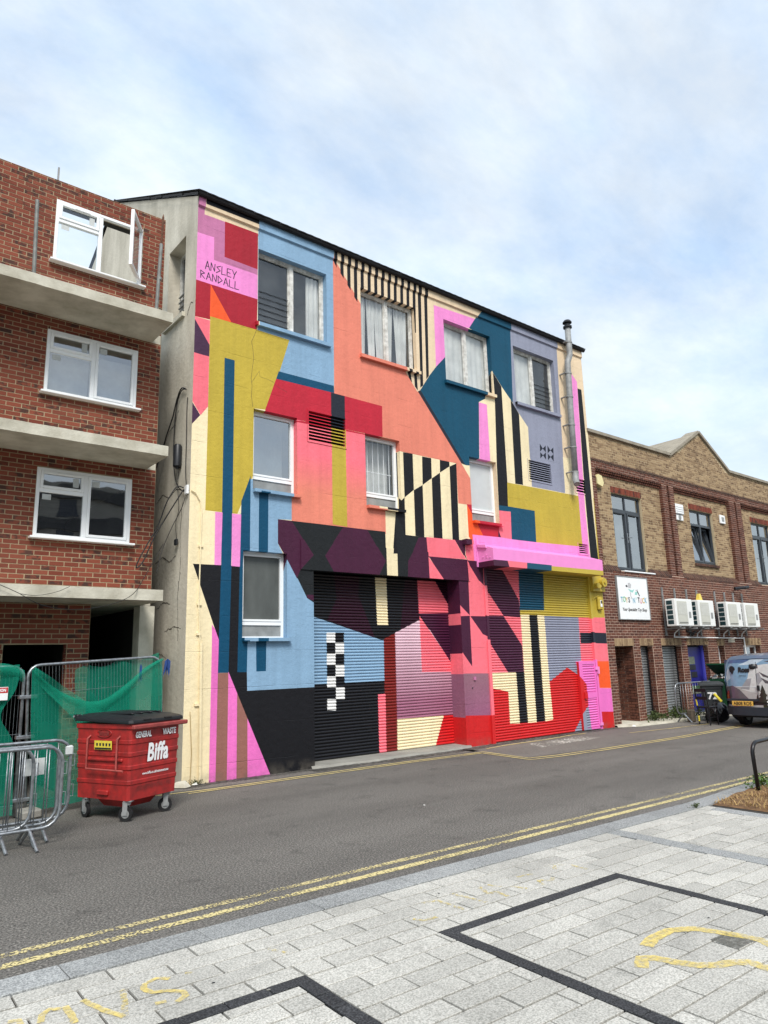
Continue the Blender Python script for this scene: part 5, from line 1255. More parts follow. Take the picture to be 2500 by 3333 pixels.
# raked block wall stub on the open top storey
stub = MB(); 
for k in range(7):
    a = 7.79 + k * .215
    stub.box(-0.42, -0.32, 1.2 + k * .5, 5.6, a + .006, a + .21)
stub.build('block_stub', MATS['concrete_grey'], LB)
MB().box(-0.62, -0.37, LY + .0, LY + .28, 0, 2.885).build('column', MATS['concrete'], LB)
for i, (a, b) in enumerate(slabs):
    nseg = 40; s_ = MB(); xe = -0.61
    # front edge slightly rough
    def fy(x): return -0.5 + 0.004 * math.sin(x * 9.3 + i) + 0.003 * math.sin(x * 23.1)
    xs = [LX0 + (xe - LX0) * t / nseg for t in range(nseg + 1)]
    for p, q in zip(xs[:-1], xs[1:]):
        s_.quad((p, fy(p), a), (q, fy(q), a), (q, fy(q), b), (p, fy(p), b)); s_.quad((p, fy(p), b), (q, fy(q), b), (q, LY, b), (p, LY, b)); s_.quad((p, fy(p), a), (q, fy(q), a), (q, LY, a), (p, LY, a))
    s_.quad((xe, fy(xe), a), (xe, LY, a), (xe, LY, b), (xe, fy(xe), b))
    s_.box(LX0, -0.45, LY, 6, a, b)
    s_.build('balcony_slab', MATS['concrete'], LB)
def upvc_window(x0, x1, z0, z1, zt, y, glass, parent, open_=False):
    wn = empty('window', ((x0 + x1) / 2, y, z0), parent); loc = Matrix.Translation((-(x0 + x1) / 2, -y, -z0))
    def put(o): o.matrix_local = loc; return o
    f_ = MB(); t_ = .055; xm = (x0 + x1) / 2
    for (a, b, c, d) in ((x0, x0 + t_, z0, z1), (x1 - t_, x1, z0, z1), (x0 + t_, x1 - t_, z1 - t_, z1), (x0 + t_, x1 - t_, z0, z0 + t_), (xm - .035, xm + .035, z0 + t_, z1 - t_), (x0 + t_, xm - .035, zt - .035, zt + .03)):
        f_.bbox(a, b, y - .02, y + .05, c, d, .006)
    put(f_.build('frame', MATS['upvc'], wn))
    def sash(name, a, b, c, d, w=.045):
        s_ = MB()
        for (p, q, r2, s2) in ((a, a + w, c, d), (b - w, b, c, d), (a + w, b - w, d - w, d), (a + w, b - w, c, c + w)): s_.bbox(p, q, y - .035, y + .02, r2, s2, .006)
        return s_
    put(sash('s', x0 + t_, xm - .035, zt + .03, z1 - t_).build('sash', MATS['upvc'], wn))
    if not open_: put(sash('s', xm + .035, x1 - t_, z0 + t_, z1 - t_).build('sash', MATS['upvc'], wn))
    put(MB().bbox(x0 + .3, xm - .2, y - .05, y - .034, z1 - t_ - .038, z1 - t_ - .015, .004).build('trickle_vent', MATS['upvc'], wn))
    for (a, b, c, d) in ((x0 + t_ + .045, xm - .08, zt + .075, z1 - t_ - .045), (x0 + t_, xm - .035, z0 + t_, zt - .035)) + (() if open_ else ((xm + .08, x1 - t_ - .045, z0 + t_ + .045, z1 - t_ - .045),)):
        put(MB().quad((a, y, c), (b, y, c), (b, y, d), (a, y, d)).build('pane', MATS[glass], wn))
    sg = ((x0 + .10, zt - .15, .13, .09), (xm - .2, zt + .1, .09, .15)) + (() if open_ else ((xm + .1, z1 - .22, .12, .1),))
    for (a, c, w, h) in sg: put(MB().quad((a, y - .004, c), (a + w, y - .004, c), (a + w, y - .004, c + h), (a, y - .004, c + h)).build('sticker', MATS['sticker'], wn))
    put(MB().bbox(x0 - .06, x1 + .06, y - .13, y + .05, z0 - .035, z0 - .001, .006).build('sill', MATS['upvc'], wn))
    if open_:
        hx, hy = x1 - .055, y - .01; ux, uy = -0.545, -0.84     # casement swung out about its right stile
        L_ = xm + .035 - hx; Wd = abs(L_); s_ = MB(); w = .05
        def P(u, v, zz): return (hx + ux * u - uy * v, hy + uy * u + ux * v, zz)
        def bar(u0, u1, c, d):
            V = [P(u, v, zz) for zz in (c, d) for (u, v) in ((u0, 0), (u1, 0), (u1, .055), (u0, .055))]
            s_.add(V, [(0, 1, 2, 3), (4, 5, 6, 7), (0, 1, 5, 4), (1, 2, 6, 5), (2, 3, 7, 6), (3, 0, 4, 7)])
        zb, ztp = z0 + .055, z1 - .055
        bar(0, w, zb, ztp); bar(Wd - w, Wd, zb, ztp); bar(w, Wd - w, zb, zb + w); bar(w, Wd - w, ztp - w, ztp)
        put(s_.build('casement', MATS['upvc'], wn))
        put(MB().quad(P(Wd - w, .03, zb + w), P(w, .03, zb + w), P(w, .03, ztp - w), P(Wd - w, .03, ztp - w)).build('casement_pane', MATS['glass_dark'], wn))
    return wn
mat('sticker', S(196, 200, 198), 0.7, var=0.08, scale=25)
upvc_window(-2.36, -0.86, 8.63, 9.80, 9.42, LY + .01, 'glass_clear', LB, True)
upvc_window(-2.35, -0.85, 6.29, 7.39, 7.03, LY + .01, 'glass_new', LB)
upvc_window(-2.35, -0.85, 3.91, 5.03, 4.665, LY + .01, 'glass_new', LB)
# pale boards behind the first floor glass give the milky lower panes
for (a, b, c, d) in ((-2.30, -1.63, 6.33, 7.02), (-1.55, -.90, 6.33, 7.14)): MB().quad((a, LY + .14, c), (b, LY + .14, c), (b, LY + .14, d), (a, LY + .14, d)).build('backing_board', MATS['vent_panel'], LB)
# scaffold tubes standing on the top slab and a rod above the parapet
mat('rust', S(110, 74, 54), 0.85, var=0.25, scale=14)
t1 = MB().tube([(-2.74, -.15, 7.79), (-2.78, -.15, 9.25)], .03, 10).build('scaffold_tube', MATS['scaffold']); tag(t1, 'short grey scaffold tube on the top slab, left of the open window', 'tube')
t2 = empty('scaffold_tube', (-.80, -.2, 7.79)); tag(t2, 'tall grey scaffold tube with a rusty spike at the brick corner', 'tube')
o_ = MB().tube([(0, 0, 0), (.045, 0, 1.42)], .03, 10).build('tube', MATS['scaffold'], t2); MB().tube([(.04, 0, .72), (.042, 0, .77)], .036, 10).build('coupler', MATS['scaffold'], t2); MB().tube([(.045, 0, 1.42), (.06, 0, 1.95), (.062, 0, 2.02)], [.02, .02, .003], 8).build('spike', MATS['rust'], t2)
tag(MB().box(-2.27, -2.24, .95, .98, 9.9, 10.78).build('metal_strap', MATS['galv_dull']), 'thin perforated metal strap sticking up behind the brick parapet', 'strap')

# ------------------------------------------------------------------ right: shop building in red and yellow brick
RB = empty('shop_building', (0, 0, 0)); tag(RB, 'two-storey shop building in red and yellow brick with a small gable', 'building')
RX0, RX1 = 11.955, 25.5
ops = [(12.30, 13.20, 0, 2.10), (13.55, 14.20, 0, 2.10), (14.68, 15.78, 0, 2.10), (16.13, 17.40, 0, 2.10), (18.05, 18.48, 0.5, 2.07), (19.82, 21.1, 0.9, 2.07), (22.6, 24.0, 0.9, 2.07)]
sold = [(a - (.02 if i else 0.0), b + .03, d, 2.31) for i, (a, b, c, d) in enumerate(ops)]
lowr = [(RX0, RX1, 0.0, 4.20)]
red = lay_bricks(lowr, ops + sold, x_off=12.3, z_off=0.06)
# band under the parapet and brick piers
piers = [(11.96, 12.18), (15.70, 16.02), (16.12, 16.42), (20.15, 20.58), (20.68, 21.06), (24.7, 25.0)]
redU = []
for a, b in piers: redU += lay_bricks([(a, b, 4.19, 7.12)], [], x_off=a, z_off=0.06)
redU += lay_bricks([(RX0, RX1, 7.12, 7.36)], [], x_off=12.0, z_off=0.06)
wA, wB, wC = (13.02, 14.60, 4.24, 6.53), (17.47, 19.02, 4.74, 6.54), (21.92, 23.5, 4.24, 6.55)
uw = [wA, wB, wC]; us = [(a - .02, b + .03, d, d + .20) for (a, b, c, d) in uw]
yel = lay_bricks([(RX0, RX1, 4.36, 7.0)], [(a, b, 4.2, 7.2) for a, b in piers] + uw + us, x_off=12.1, z_off=0.06)
GP = [(11.9, 8.16), (16.4, 8.16), (18.47, 9.32), (20.4, 8.19), (26, 8.2)]
ptop = lambda r_: r_[3] <= min(lerp_poly(GP, min(max(r_[0], 11.91), 25.9)), lerp_poly(GP, min(r_[1], 25.9))) + .02
par = lay_bricks([(RX0, RX1, 7.40, 9.4)], [], x_off=12.05, z_off=0.06, keep=ptop)
rest = MB(); build_bricks(red, 0.0, 0.04, 'red_brick', MATS['dark_red_brick'], RB, 180, rest=rest)
restU = MB(); build_bricks(redU, 0.02, 0.12, 'red_brick', MATS['dark_red_brick'], RB, 120, rest=rest)
tag(rest.build('red_brickwork', MATS['dark_red_brick'], RB, fix=False), kind='stuff')
ry = MB(); build_bricks(par, 0.02, 0.04, 'yellow_brick', MATS['yellow_brick'], RB, 100, rest=ry); build_bricks(yel, 0.13, 0.04, 'yellow_brick', MATS['yellow_brick'], RB, 200, rest=ry)
tag(ry.build('yellow_brickwork', MATS['yellow_brick'], RB, fix=False), kind='stuff')
# soldier courses
def soldiers(rects, y, name, m):
    rs = []
    for (x0, x1, z0, z1) in rects:
        n_ = max(1, int(round((x1 - x0) / .075))); p = (x1 - x0) / n_
        rs += [(x0 + i * p, x0 + (i + 1) * p, z0, z1) for i in range(n_)]
    build_bricks(rs, y, .05, name, m, RB, 200, gap=.012)
soldiers(sold, -0.012, 'yellow_soldier_brick', MATS['yellow_brick']); soldiers([(a, b, c, d) for (a, b, c, d) in us], 0.122, 'red_soldier_brick', MATS['red_brick'])
# two dentil courses of angled bricks under the band
den = []
for (a, b) in ((12.18, 15.70), (16.42, 20.15), (21.06, 24.7)):
    n_ = int((b - a) / .112)
    for row, (z0, z1, yy) in enumerate(((6.98, 7.045, .085), (7.055, 7.12, .05))):
        for i in range(n_): den.append((a + i * (b - a) / n_, a + (i + 1) * (b - a) / n_, z0, z1, yy))
den.sort(key=lambda q: q[0])
dm = MB().add([(-.045, 0, -.028), (.045, 0, -.028), (.045, 0, .028), (-.045, 0, .028), (-.045, .08, -.028), (.045, .08, -.028), (.045, .08, .028), (-.045, .08, .028)], [(0,1,2,3), (0,4,5,1), (1,5,6,2), (2,6,7,3), (3,7,4,0)]).mesh('dentil_brick', MATS['dark_red_brick'])
for (a, b, z0, z1, yy) in den[:190]:
    o = bpy.data.objects.new('dentil_brick', dm); o.location = ((a + b) / 2, yy, (z0 + z1) / 2); o.rotation_euler = (0, 0, .18); link(o, RB)
# mortar beds
mr_ = MB(); wall_sheet(mr_, lowr, ops, .004)
for (x0, x1, z0, z1) in ops:
    for p, q in (((x0, z0), (x0, z1)), ((x0, z1), (x1, z1)), ((x1, z1), (x1, z0))): mr_.quad((p[0], .004, p[1]), (q[0], .004, q[1]), (q[0], .3, q[1]), (p[0], .3, p[1]))
for a, b in piers: mr_.box(a + .014, b - .014, .025, .16, 4.2, 7.12)
mr_.box(RX0, RX1, .0245, .16, 7.125, 7.395)
mr_.build('mortar_bed', MATS['mortar_pink'], RB)
my = MB(); wall_sheet(my, [(RX0, RX1, 4.2, 7.1)], uw, .134)
for (x0, x1, z0, z1) in uw:
    for p, q in (((x0, z0), (x0, z1)), ((x0, z1), (x1, z1)), ((x1, z1), (x1, z0))): my.quad((p[0], .134, p[1]), (q[0], .134, q[1]), (q[0], .3, q[1]), (p[0], .3, p[1]))
gp = [(RX0, 7.37)] + [(x, z) for x, z in ((RX0, 8.16), (16.4, 8.16), (18.47, 9.32), (20.4, 8.19), (RX1, 8.2))] + [(RX1, 7.37)]
my.prism(gp, 1, .024, .33)
my.build('parapet_bed', MATS['mortar_yellow'], RB)
# sloped sooty brick on edge: plinth course below the bays and weathering above the band
sl_ = []
for (a, b) in ((RX0, 15.70), (16.42, 20.15), (21.06, RX1)):
    n_ = int((b - a) / .1125)
    for i in range(n_): sl_.append((a + i * (b - a) / n_, a + (i + 1) * (b - a) / n_))
pm = MB()
for (a, b) in sl_:
    if any(w[0] - .02 < (a + b) / 2 < w[1] + .02 and w[2] < 4.4 for w in uw): continue
    g = .004; pm.add([(a + g, .0, 4.20), (b - g, .0, 4.20), (b - g, .13, 4.36), (a + g, .13, 4.36), (a + g, .0, 4.14), (b - g, .0, 4.14)], [(0, 1, 2, 3), (4, 5, 1, 0)])
n_ = int((RX1 - RX0) / .1125)
for i in range(n_):
    a, b = RX0 + i * .1125, RX0 + (i + 1) * .1125; g = .004
    pm.add([(a + g, -.01, 7.36), (b - g, -.01, 7.36), (b - g, .03, 7.42), (a + g, .03, 7.42)], [(0, 1, 2, 3)])
tag(pm.build('plinth_brickwork', MATS['sooty_brick'], RB, fix=False), kind='stuff')
# coping stones along the parapet and over the gable
for a, b in zip(GP[:-1], GP[1:]):
    d_ = Vector((b[0] - a[0], 0, b[1] - a[1])); l = d_.length; d_ /= l; nrm = Vector((-d_.z, 0, d_.x)); n_ = max(1, int(round(l / .95)))
    for i in range(n_):
        p = Vector((a[0], 0, a[1])) + d_ * (l * i / n_ + .003); q = Vector((a[0], 0, a[1])) + d_ * (l * (i + 1) / n_ - .003)
        V = []
        for pt in (p, q):
            for (yy, h) in ((-.05, 0), (.40, 0), (.40, .10), (-.05, .09)): V.append((pt.x + nrm.x * h, yy, pt.z + nrm.z * h))
        MB().add(V, [(0, 1, 2, 3), (4, 5, 6, 7), (0, 1, 5, 4), (1, 2, 6, 5), (2, 3, 7, 6), (3, 0, 4, 7)]).build('coping_stone', MATS['coping'], RB)
cop = MB(); cop.prism([(16.45, 8.2), (18.47, 9.33), (20.35, 8.2)], 1, .40, 3.5); cop.build('gable_roof', MATS['coping'], RB)
back = MB(); back.quad((RX0, 3.5, 0), (RX1, 3.5, 0), (RX1, 3.5, 8.1), (RX0, 3.5, 8.1)); back.quad((RX0, .3, 8.05), (RX1, .3, 8.05), (RX1, 3.5, 8.05), (RX0, 3.5, 8.05)); back.quad((RX0, .33, 4.2), (RX1, .33, 4.2), (RX1, 3.5, 4.2), (RX0, 3.5, 4.2)); back.quad((RX1, 0, 0), (RX1, 3.5, 0), (RX1, 3.5, 8.1), (RX1, 0, 8.1))
back.build('interior', MATS['interior'], RB)
# upper windows
def dark_window(x0, x1, z0, z1, doors, zt, tilt=False):
    y = .24; wn = empty('window', ((x0 + x1) / 2, y, z0), RB); loc = Matrix.Translation((-(x0 + x1) / 2, -y, -z0))
    def put(o): o.matrix_local = loc; return o
    t_ = .06; xm = (x0 + x1) / 2; f_ = MB()
    for (a, b, c, d) in ((x0, x0 + t_, z0, z1), (x1 - t_, x1, z0, z1), (x0 + t_, x1 - t_, z1 - t_, z1), (x0 + t_, x1 - t_, z0, z0 + t_), (x0 + t_, x1 - t_, zt - .04, zt + .04), (xm - .03, xm + .03, zt + .04, z1 - t_), (xm - .035, xm + .035, z0 + t_, zt - .04)): f_.bbox(a, b, y - .03, y + .04, c, d, .005)
    put(f_.build('frame', MATS['anthracite'], wn))
    for a, b in ((x0 + t_, xm - .03), (xm + .03, x1 - t_)):
        put(MB().quad((a, y, zt + .04), (b, y, zt + .04), (b, y, z1 - t_), (a, y, z1 - t_)).build('pane', MATS['glass_dark'], wn))
    for k, (a, b) in enumerate(((x0 + t_, xm - .035), (xm + .035, x1 - t_))):
        s_ = MB(); w = .055; c, d = z0 + t_, zt - .04; ti = .16 if tilt else 0.0
        for (p, q, e, f2) in ((a, a + w, c, d), (b - w, b, c, d), (a + w, b - w, d - w, d), (a + w, b - w, c, c + w)):
            V = [(xx, yy + ti * (zz - c), zz) for zz in (e, f2) for (xx, yy) in ((p, y - .045), (q, y - .045), (q, y + .02), (p, y + .02))]
            s_.add(V, [(0, 1, 2, 3), (4, 5, 6, 7), (0, 1, 5, 4), (1, 2, 6, 5), (2, 3, 7, 6), (3, 0, 4, 7)])
        put(s_.build('sash', MATS['anthracite'], wn))
        put(MB().quad((a + w, y + ti * w, c + w), (b - w, y + ti * w, c + w), (b - w, y + ti * (d - c - w), d - w), (a + w, y + ti * (d - c - w), d - w)).build('pane', MATS['glass_dark'], wn))
        if doors:
            hx = xm + (-.05 if k == 0 else .05)
            put(MB().bbox(hx - .015, hx + .015, y - .06, y - .045, z0 + .85, z0 + 1.15, .004).add([], []).build('handle_plate', MATS['galv'], wn))
            put(MB().tube([(hx, y - .06, z0 + 1.02), (hx, y - .10, z0 + 1.02), (hx + (-.11 if k == 0 else .11), y - .10, z0 + 1.02)], .009, 6).build('handle', MATS['galv'], wn))
            put(MB().bbox(a + .1, b - .1, y - .06, y - .046, zt - .11, zt - .08, .003).build('trickle_vent', MATS['black_plastic'], wn))
    put(MB().box(x0 + .0, x1 - .0, y + .5, y + .52, z0, z1).build('blind', MATS['curtain' if not tilt else 'interior'], wn))
    return wn
dark_window(*wA, True, 6.05); dark_window(*wB, False, 6.05, True); dark_window(*wC, True, 6.05)
MB().bbox(13.12, 14.72, -.03, .2, 4.185, 4.225, .006).build('window_ledge', MATS['upvc'], RB)
for i in range(14):
    a = 17.45 + i * 1.58 / 14; MB().bbox(a + .004, a + 1.58 / 14 - .004, .07, .25, 4.64, 4.73, .006).build('sill_brick', MATS['sooty_brick'], RB)
# ground floor openings: porch, two steel shutters, blue door, windows
po = lay_bricks([(0.0, 1.1, 0.05, 2.08)], [], z_off=.06)
pm = MB()
for (a, b, c, d) in po: pm.add([(13.19, .0 + a + .005, c + .005), (13.19, .0 + b - .005, c + .005), (13.19, .0 + b - .005, d - .005), (13.19, .0 + a + .005, d - .005)], [(0, 1, 2, 3)])
for X in (14.19, 15.77, 17.39, 18.47, 21.09):
    for (a, b, c, d) in lay_bricks([(0.0, .26, 0.06, 2.06)], [], z_off=.06): pm.add([(X, .004 + a + .005, c + .005), (X, .004 + b - .005, c + .005), (X, .004 + b - .005, d - .005), (X, .004 + a + .005, d - .005)], [(0, 1, 2, 3)])
tag(pm.build('return_brickwork', MATS['dark_red_brick'], RB, fix=False), kind='stuff')
pw = MB(); pw.quad((13.2, .03, 0), (13.2, 1.2, 0), (13.2, 1.2, 2.1), (13.2, .03, 2.1)); pw.quad((12.3, .03, 0), (12.3, 1.2, 0), (12.3, 1.2, 2.1), (12.3, .03, 2.1)); pw.quad((12.3, 1.2, 0), (13.2, 1.2, 0), (13.2, 1.2, 2.1), (12.3, 1.2, 2.1))
pw.build('porch_lining', MATS['mortar_pink'], RB)
for (x0, x1) in ((13.56, 14.19), (14.69, 15.77)):
    sh = empty('steel_shutter', ((x0 + x1) / 2, .2, .08), RB); n_ = 27; pz = 2.0 / n_; h = (x1 - x0 - .07) / 2
    sm = MB()
    pf = [(0, .012), (.15, -.004), (.4, -.014), (.65, -.012), (.85, -.002), (1, .012)]
    for (t0, d0), (t1, d1) in zip(pf[:-1], pf[1:]): sm.quad((-h, d0, t0 * pz), (h, d0, t0 * pz), (h, d1, t1 * pz), (-h, d1, t1 * pz))
    me = sm.mesh('slat', MATS['steel_shutter'], smooth=True)
    for k in range(n_):
        o = bpy.data.objects.new('slat', me); o.location = (-.035, rnd.uniform(-.001, .001), k * pz); link(o, sh)
    MB().box(h - .035, h + .035, -.03, .05, 0, 2.0).build('guide', MATS['black_metal'], sh)
mat('blue_door', S(28, 28, 122), 0.4, var=0.1, scale=4); mat('blue_frame', S(74, 78, 178), 0.45, var=0.05); mat('notice', S(120, 128, 112), 0.6, var=0.2, scale=20); mat('notice_dark', S(40, 42, 48), 0.6, var=0.2, scale=20); mat('notice_green', S(60, 92, 60), 0.6, var=0.1)
dr = empty('door', (16.75, .2, .07), RB)
MB().bbox(-.54, .54, .0, .05, 0, 1.98, .004).build('leaf', MATS['blue_door'], dr)
for a, b in ((-.62, -.54), (.54, .64)): MB().box(a, b, -.04, .06, 0, 2.02).build('jamb', MATS['blue_frame'], dr)
for (a, b, c, d, m) in ((-.38, .08, 1.45, 1.68, 'notice'), (-.38, .1, 1.28, 1.43, 'notice_dark'), (-.5, -.25, .98, 1.25, 'notice'), (-.2, .15, 1.05, 1.22, 'notice_dark'), (-.35, .45, .70, .80, 'notice_green'), (-.35, .45, .56, .69, 'notice')):
    MB().bbox(a, b, -.012, -.001, c, d, .002).build('notice', MATS[m], dr)
for (x0, x1, z0, z1) in ((18.05, 18.48, .5, 2.07), (19.82, 21.1, .9, 2.07), (22.6, 24.0, .9, 2.07)):
    wn = empty('window', ((x0 + x1) / 2, .2, z0), RB); w = (x1 - x0) / 2; h = z1 - z0; f_ = MB()
    for (a, b, c, d) in ((-w, -w + .07, 0, h), (w - .07, w, 0, h), (-w + .07, w - .07, h - .07, h), (-w + .07, w - .07, 0, .07)) + (((-.15, -.07, .07, h - .07),) if w > .4 else ()): f_.bbox(a, b, -.02, .05, c, d, .005)
    f_.build('frame', MATS['upvc'], wn); MB().quad((-w + .05, .0, .05), (w - .05, .0, .05), (w - .05, .0, h - .05), (-w + .05, .0, h - .05)).build('pane', MATS['glass_dark'], wn)
MB().bbox(18.78, 19.22, -.012, -.004, 2.17, 2.30, .003).build('air_brick', MATS['concrete'], RB)
# wall fittings
al = MB().prism([(12.20, 6.66), (12.44, 6.60), (12.52, 6.72), (12.44, 6.92), (12.28, 6.95), (12.20, 6.86)], 1, .0, .13).build('alarm_box', mat('alarm_cream', S(226, 214, 160), 0.4, var=0.05)); tag(al, 'cream burglar alarm box high on the yellow brick wall', 'alarm box')
ve = empty('wall_vent', (16.72, .13, 6.1)); tag(ve, 'white louvred extractor vent beside the double brick pier', 'vent')
MB().bbox(-.24, .26, -.08, -.002, .17, .50, .01).build('hood', MATS['upvc'], ve)
for i in range(4): MB().add([(-.22, -.084, .20 + i * .07), (.24, -.084, .20 + i * .07), (.24, -.10, .195 + i * .07), (-.22, -.10, .195 + i * .07)], [(0, 1, 2, 3)]).build('flap', MATS['upvc'], ve)
MB().bbox(-.22, .24, -.05, -.002, -.03, .15, .01).build('outlet', MATS['upvc'], ve); MB().cyl((.02, -.055, .06), (.02, -.045, .06), .085, 16).build('outlet_grille', MATS['vent_panel'], ve)
ve = empty('wall_vent', (19.66, .13, 6.25)); tag(ve, 'small square white vent right of the tilted window', 'vent')
MB().bbox(-.17, .17, -.06, -.002, 0, .30, .01).build('plate', MATS['upvc'], ve); MB().bbox(-.09, .09, -.066, -.058, .07, .23, .004).build('grille', MATS['vent_panel'], ve)
bp = MB().tube([(19.5, -.10, 3.96), (19.85, -.28, 3.99), (20.1, -.28, 4.02)], .055, 12).build('soil_pipe', MATS['black_plastic']); tag(bp, 'short black pipe end sticking out of the red brick', 'pipe')
MBp = None
# shop sign
sg = empty('shop_sign', (13.38, 0, 2.835)); tag(sg, 'white square toy shop sign with pastel lettering on red brick', 'sign')
MB().bbox(-.77, .77, -.045, -.003, 0, 1.2, .008).build('board', MATS['white_paint'], sg)
fr_ = MB()
for (a, b, c, d) in ((-.785, -.765, -.015, 1.215), (.765, .785, -.015, 1.215), (-.765, .765, 1.195, 1.215), (-.765, .765, -.015, .005)): fr_.box(a, b, -.06, -.002, c, d)
fr_.build('frame', MATS['galv_dull'], sg)
def text(body, size, loc, parent, m, name='lettering', rot=(math.pi / 2, 0, 0), align='CENTER', shear=0.0, bold=0.0, sx=1.0, spacing=1.0):
    cu = bpy.data.curves.new(name, 'FONT'); cu.body = body; cu.size = size; cu.align_x = align; cu.shear = shear; cu.offset = bold; cu.space_character = spacing; cu.resolution_u = 3
    tmp = bpy.data.objects.new(name + '_src', cu); C.objects.link(tmp); bpy.context.view_layer.update()
    me = bpy.data.meshes.new_from_object(tmp.evaluated_get(bpy.context.evaluated_depsgraph_get()))
    bpy.data.objects.remove(tmp); bpy.data.curves.remove(cu)
    me.name = name; me.materials.clear(); me.materials.append(m)
    o = bpy.data.objects.new(name, me); link(o, parent); o.location = loc; o.rotation_euler = rot; o.scale = (sx, 1, 1)
    return o
pal = {c: mat('print_' + c, S(*v), 0.5, var=0.03) for c, v in dict(green=(120, 190, 150), yellow=(214, 176, 96), black=(30, 30, 32), blue=(130, 180, 200), pink=(214, 150, 160), teal=(140, 206, 190), orange=(226, 160, 110), grey=(150, 150, 150), white=(240, 240, 240), red=(190, 40, 40)).items()}
for i, (ch, c) in enumerate(zip("TOYS'N'TUCK", ('blue', 'green', 'yellow', 'black', 'grey', 'blue', 'teal', 'black', 'pink', 'yellow', 'blue'))):
    text(ch, .21, (-.60 + i * .121, -.048, .475 + .012 * math.sin(i * 2.1)), sg, pal[c], bold=.006, sx=.82)
text('Your Specialist Toy Shop', .125, (0, -.048, .235), sg, pal['black'], shear=.35, bold=.003, sx=.98)
em = PM()
PAL.update(p_teal=lin((150, 210, 200)), p_grey=lin((190, 190, 192)), p_black=lin((25, 25, 27)))
for (c, pts) in (('p_black', [(-.36, .93), (-.28, .90), (-.24, .94), (-.32, .97)]), ('p_grey', [(-.24, .90), (-.10, .88), (-.06, .98), (-.14, 1.04), (-.22, 1.02)]), ('p_teal', [(-.24, .86), (-.05, .82), (.08, .86), (-.02, .76), (-.14, .78)]), ('p_teal', [(.10, .78), (.22, .80), (.20, .70), (.08, .70)]), ('p_black', [(.20, .80), (.30, .66), (.33, .68), (.24, .82)]), ('p_grey', [(.14, .84), (.26, .86), (.25, .82), (.14, .81)]), ('p_grey', [(-.15, .76), (-.11, .76), (-.12, .64), (-.15, .64)])):
    em.quad(c, *[(a, -.0478, b) for a, b in pts])
em.build('emblem', MATS['plain_paint'], sg)
# rack of air conditioning units
rk = empty('air_conditioner_rack', (15, 0, 2.4)); tag(rk, 'galvanised wall rails and white drain pipes carrying four air conditioners', 'rack')
RKL = Matrix.Translation((-15, 0, -2.4))
def put(o): o.matrix_local = RKL; return o
for x_ in (14.97, 15.68, 16.38, 17.02, 18.18, 18.85, 19.46, 20.1):
    rl = MB(); rl.box(x_ - .02, x_ + .02, -.045, -.003, 2.38, 3.82); rl.box(x_ - .02, x_ + .02, -.62, -.045, 2.56, 2.60); put(rl.build('rail', MATS['galv_dull'], rk))
pp = MB()
for x_ in (15.30, 16.65, 18.35, 19.6): pp.tube([(x_, -.30, 2.6), (x_, -.10, 2.45), (x_, -.08, 2.34)], .017, 8)
pp.tube([(15.30, -.08, 2.34), (19.75, -.08, 2.30)], .018, 8); pp.tube([(19.75, -.08, 2.34), (19.75, -.08, .3)], .02, 8); put(pp.build('drain_pipe', MATS['upvc'], rk))
put(MB().tube([(15.9, -.15, 2.52), (16.2, -.2, 2.44), (16.5, -.12, 2.5), (16.3, -.1, 2.40)], .03, 6).build('cable_loop', MATS['cable_black'], rk))
mat('ac_white', S(232, 233, 229), 0.4, var=0.03); mat('ac_grille', S(196, 196, 184), 0.5, var=0.05); mat('ac_coil', S(34, 66, 70), 0.45, var=0.3, scale=30)
acl = ['leftmost white air conditioner unit on the brick wall', 'second white air conditioner unit from the left, yellow cone on top', 'third white air conditioner unit from the left, after the wide gap', 'rightmost white air conditioner unit above the van']
for i, (x0, x1) in enumerate(((14.69, 15.66), (16.03, 16.98), (17.81, 18.80), (19.02, 20.03))):
    ac = empty('air_conditioner', (x0, -.55, 2.64)); tag(ac, acl[i], 'air conditioner', 'air conditioners on the shop wall')
    W_, H_, D_ = x1 - x0, .79, .32
    MB().bbox(0, W_, 0, D_, 0, H_, .015).build('casing', MATS['ac_white'], ac)
    MB().bbox(.10, W_ - .33, -.014, -.001, .06, H_ - .07, .008).build('fan_grille', MATS['ac_grille'], ac)
    for k in range(11): MB().box(.115, W_ - .345, -.019, -.0142, H_ - .13 - k * .032, H_ - .122 - k * .032).build('grille_bar', MATS['ac_white'], ac)
    MB().box(.12, W_ - .36, -.022, -.0145, .10, .112).build('grille_slot', MATS['black_plastic'], ac)
    MB().bbox(W_ - .24, W_ - .12, -.006, -.0005, .24, .42, .002).build('label', MATS['vent_panel'], ac)
    for k in range(5): MB().box(-.006, -.0005, .09, D_ - .05, .06 + k * .142, .06 + k * .142 + .115).build('coil', MATS['ac_coil'], ac)
    for a in (.15, W_ - .25): MB().box(a, a + .1, .02, D_ - .02, -.035, -.001).build('foot', MATS['galv_dull'], ac)
cn = MB(); cn.add([(-.10, -.06, 0), (.10, -.06, 0), (.10, .06, 0), (-.10, .06, 0), (-.05, -.035, .21), (.05, -.035, .21), (.05, .035, .21), (-.05, .035, .21)], [(0, 1, 5, 4), (1, 2, 6, 5), (2, 3, 7, 6), (3, 0, 4, 7), (4, 5, 6, 7), (0, 3, 2, 1)])
o_ = cn.build('wedge', mat('yellow_plastic', S(226, 200, 90), 0.45, var=0.05)); o_.location = (16.42, -.40, 3.432); tag(o_, 'small yellow wedge on top of the second air conditioner', 'wedge')

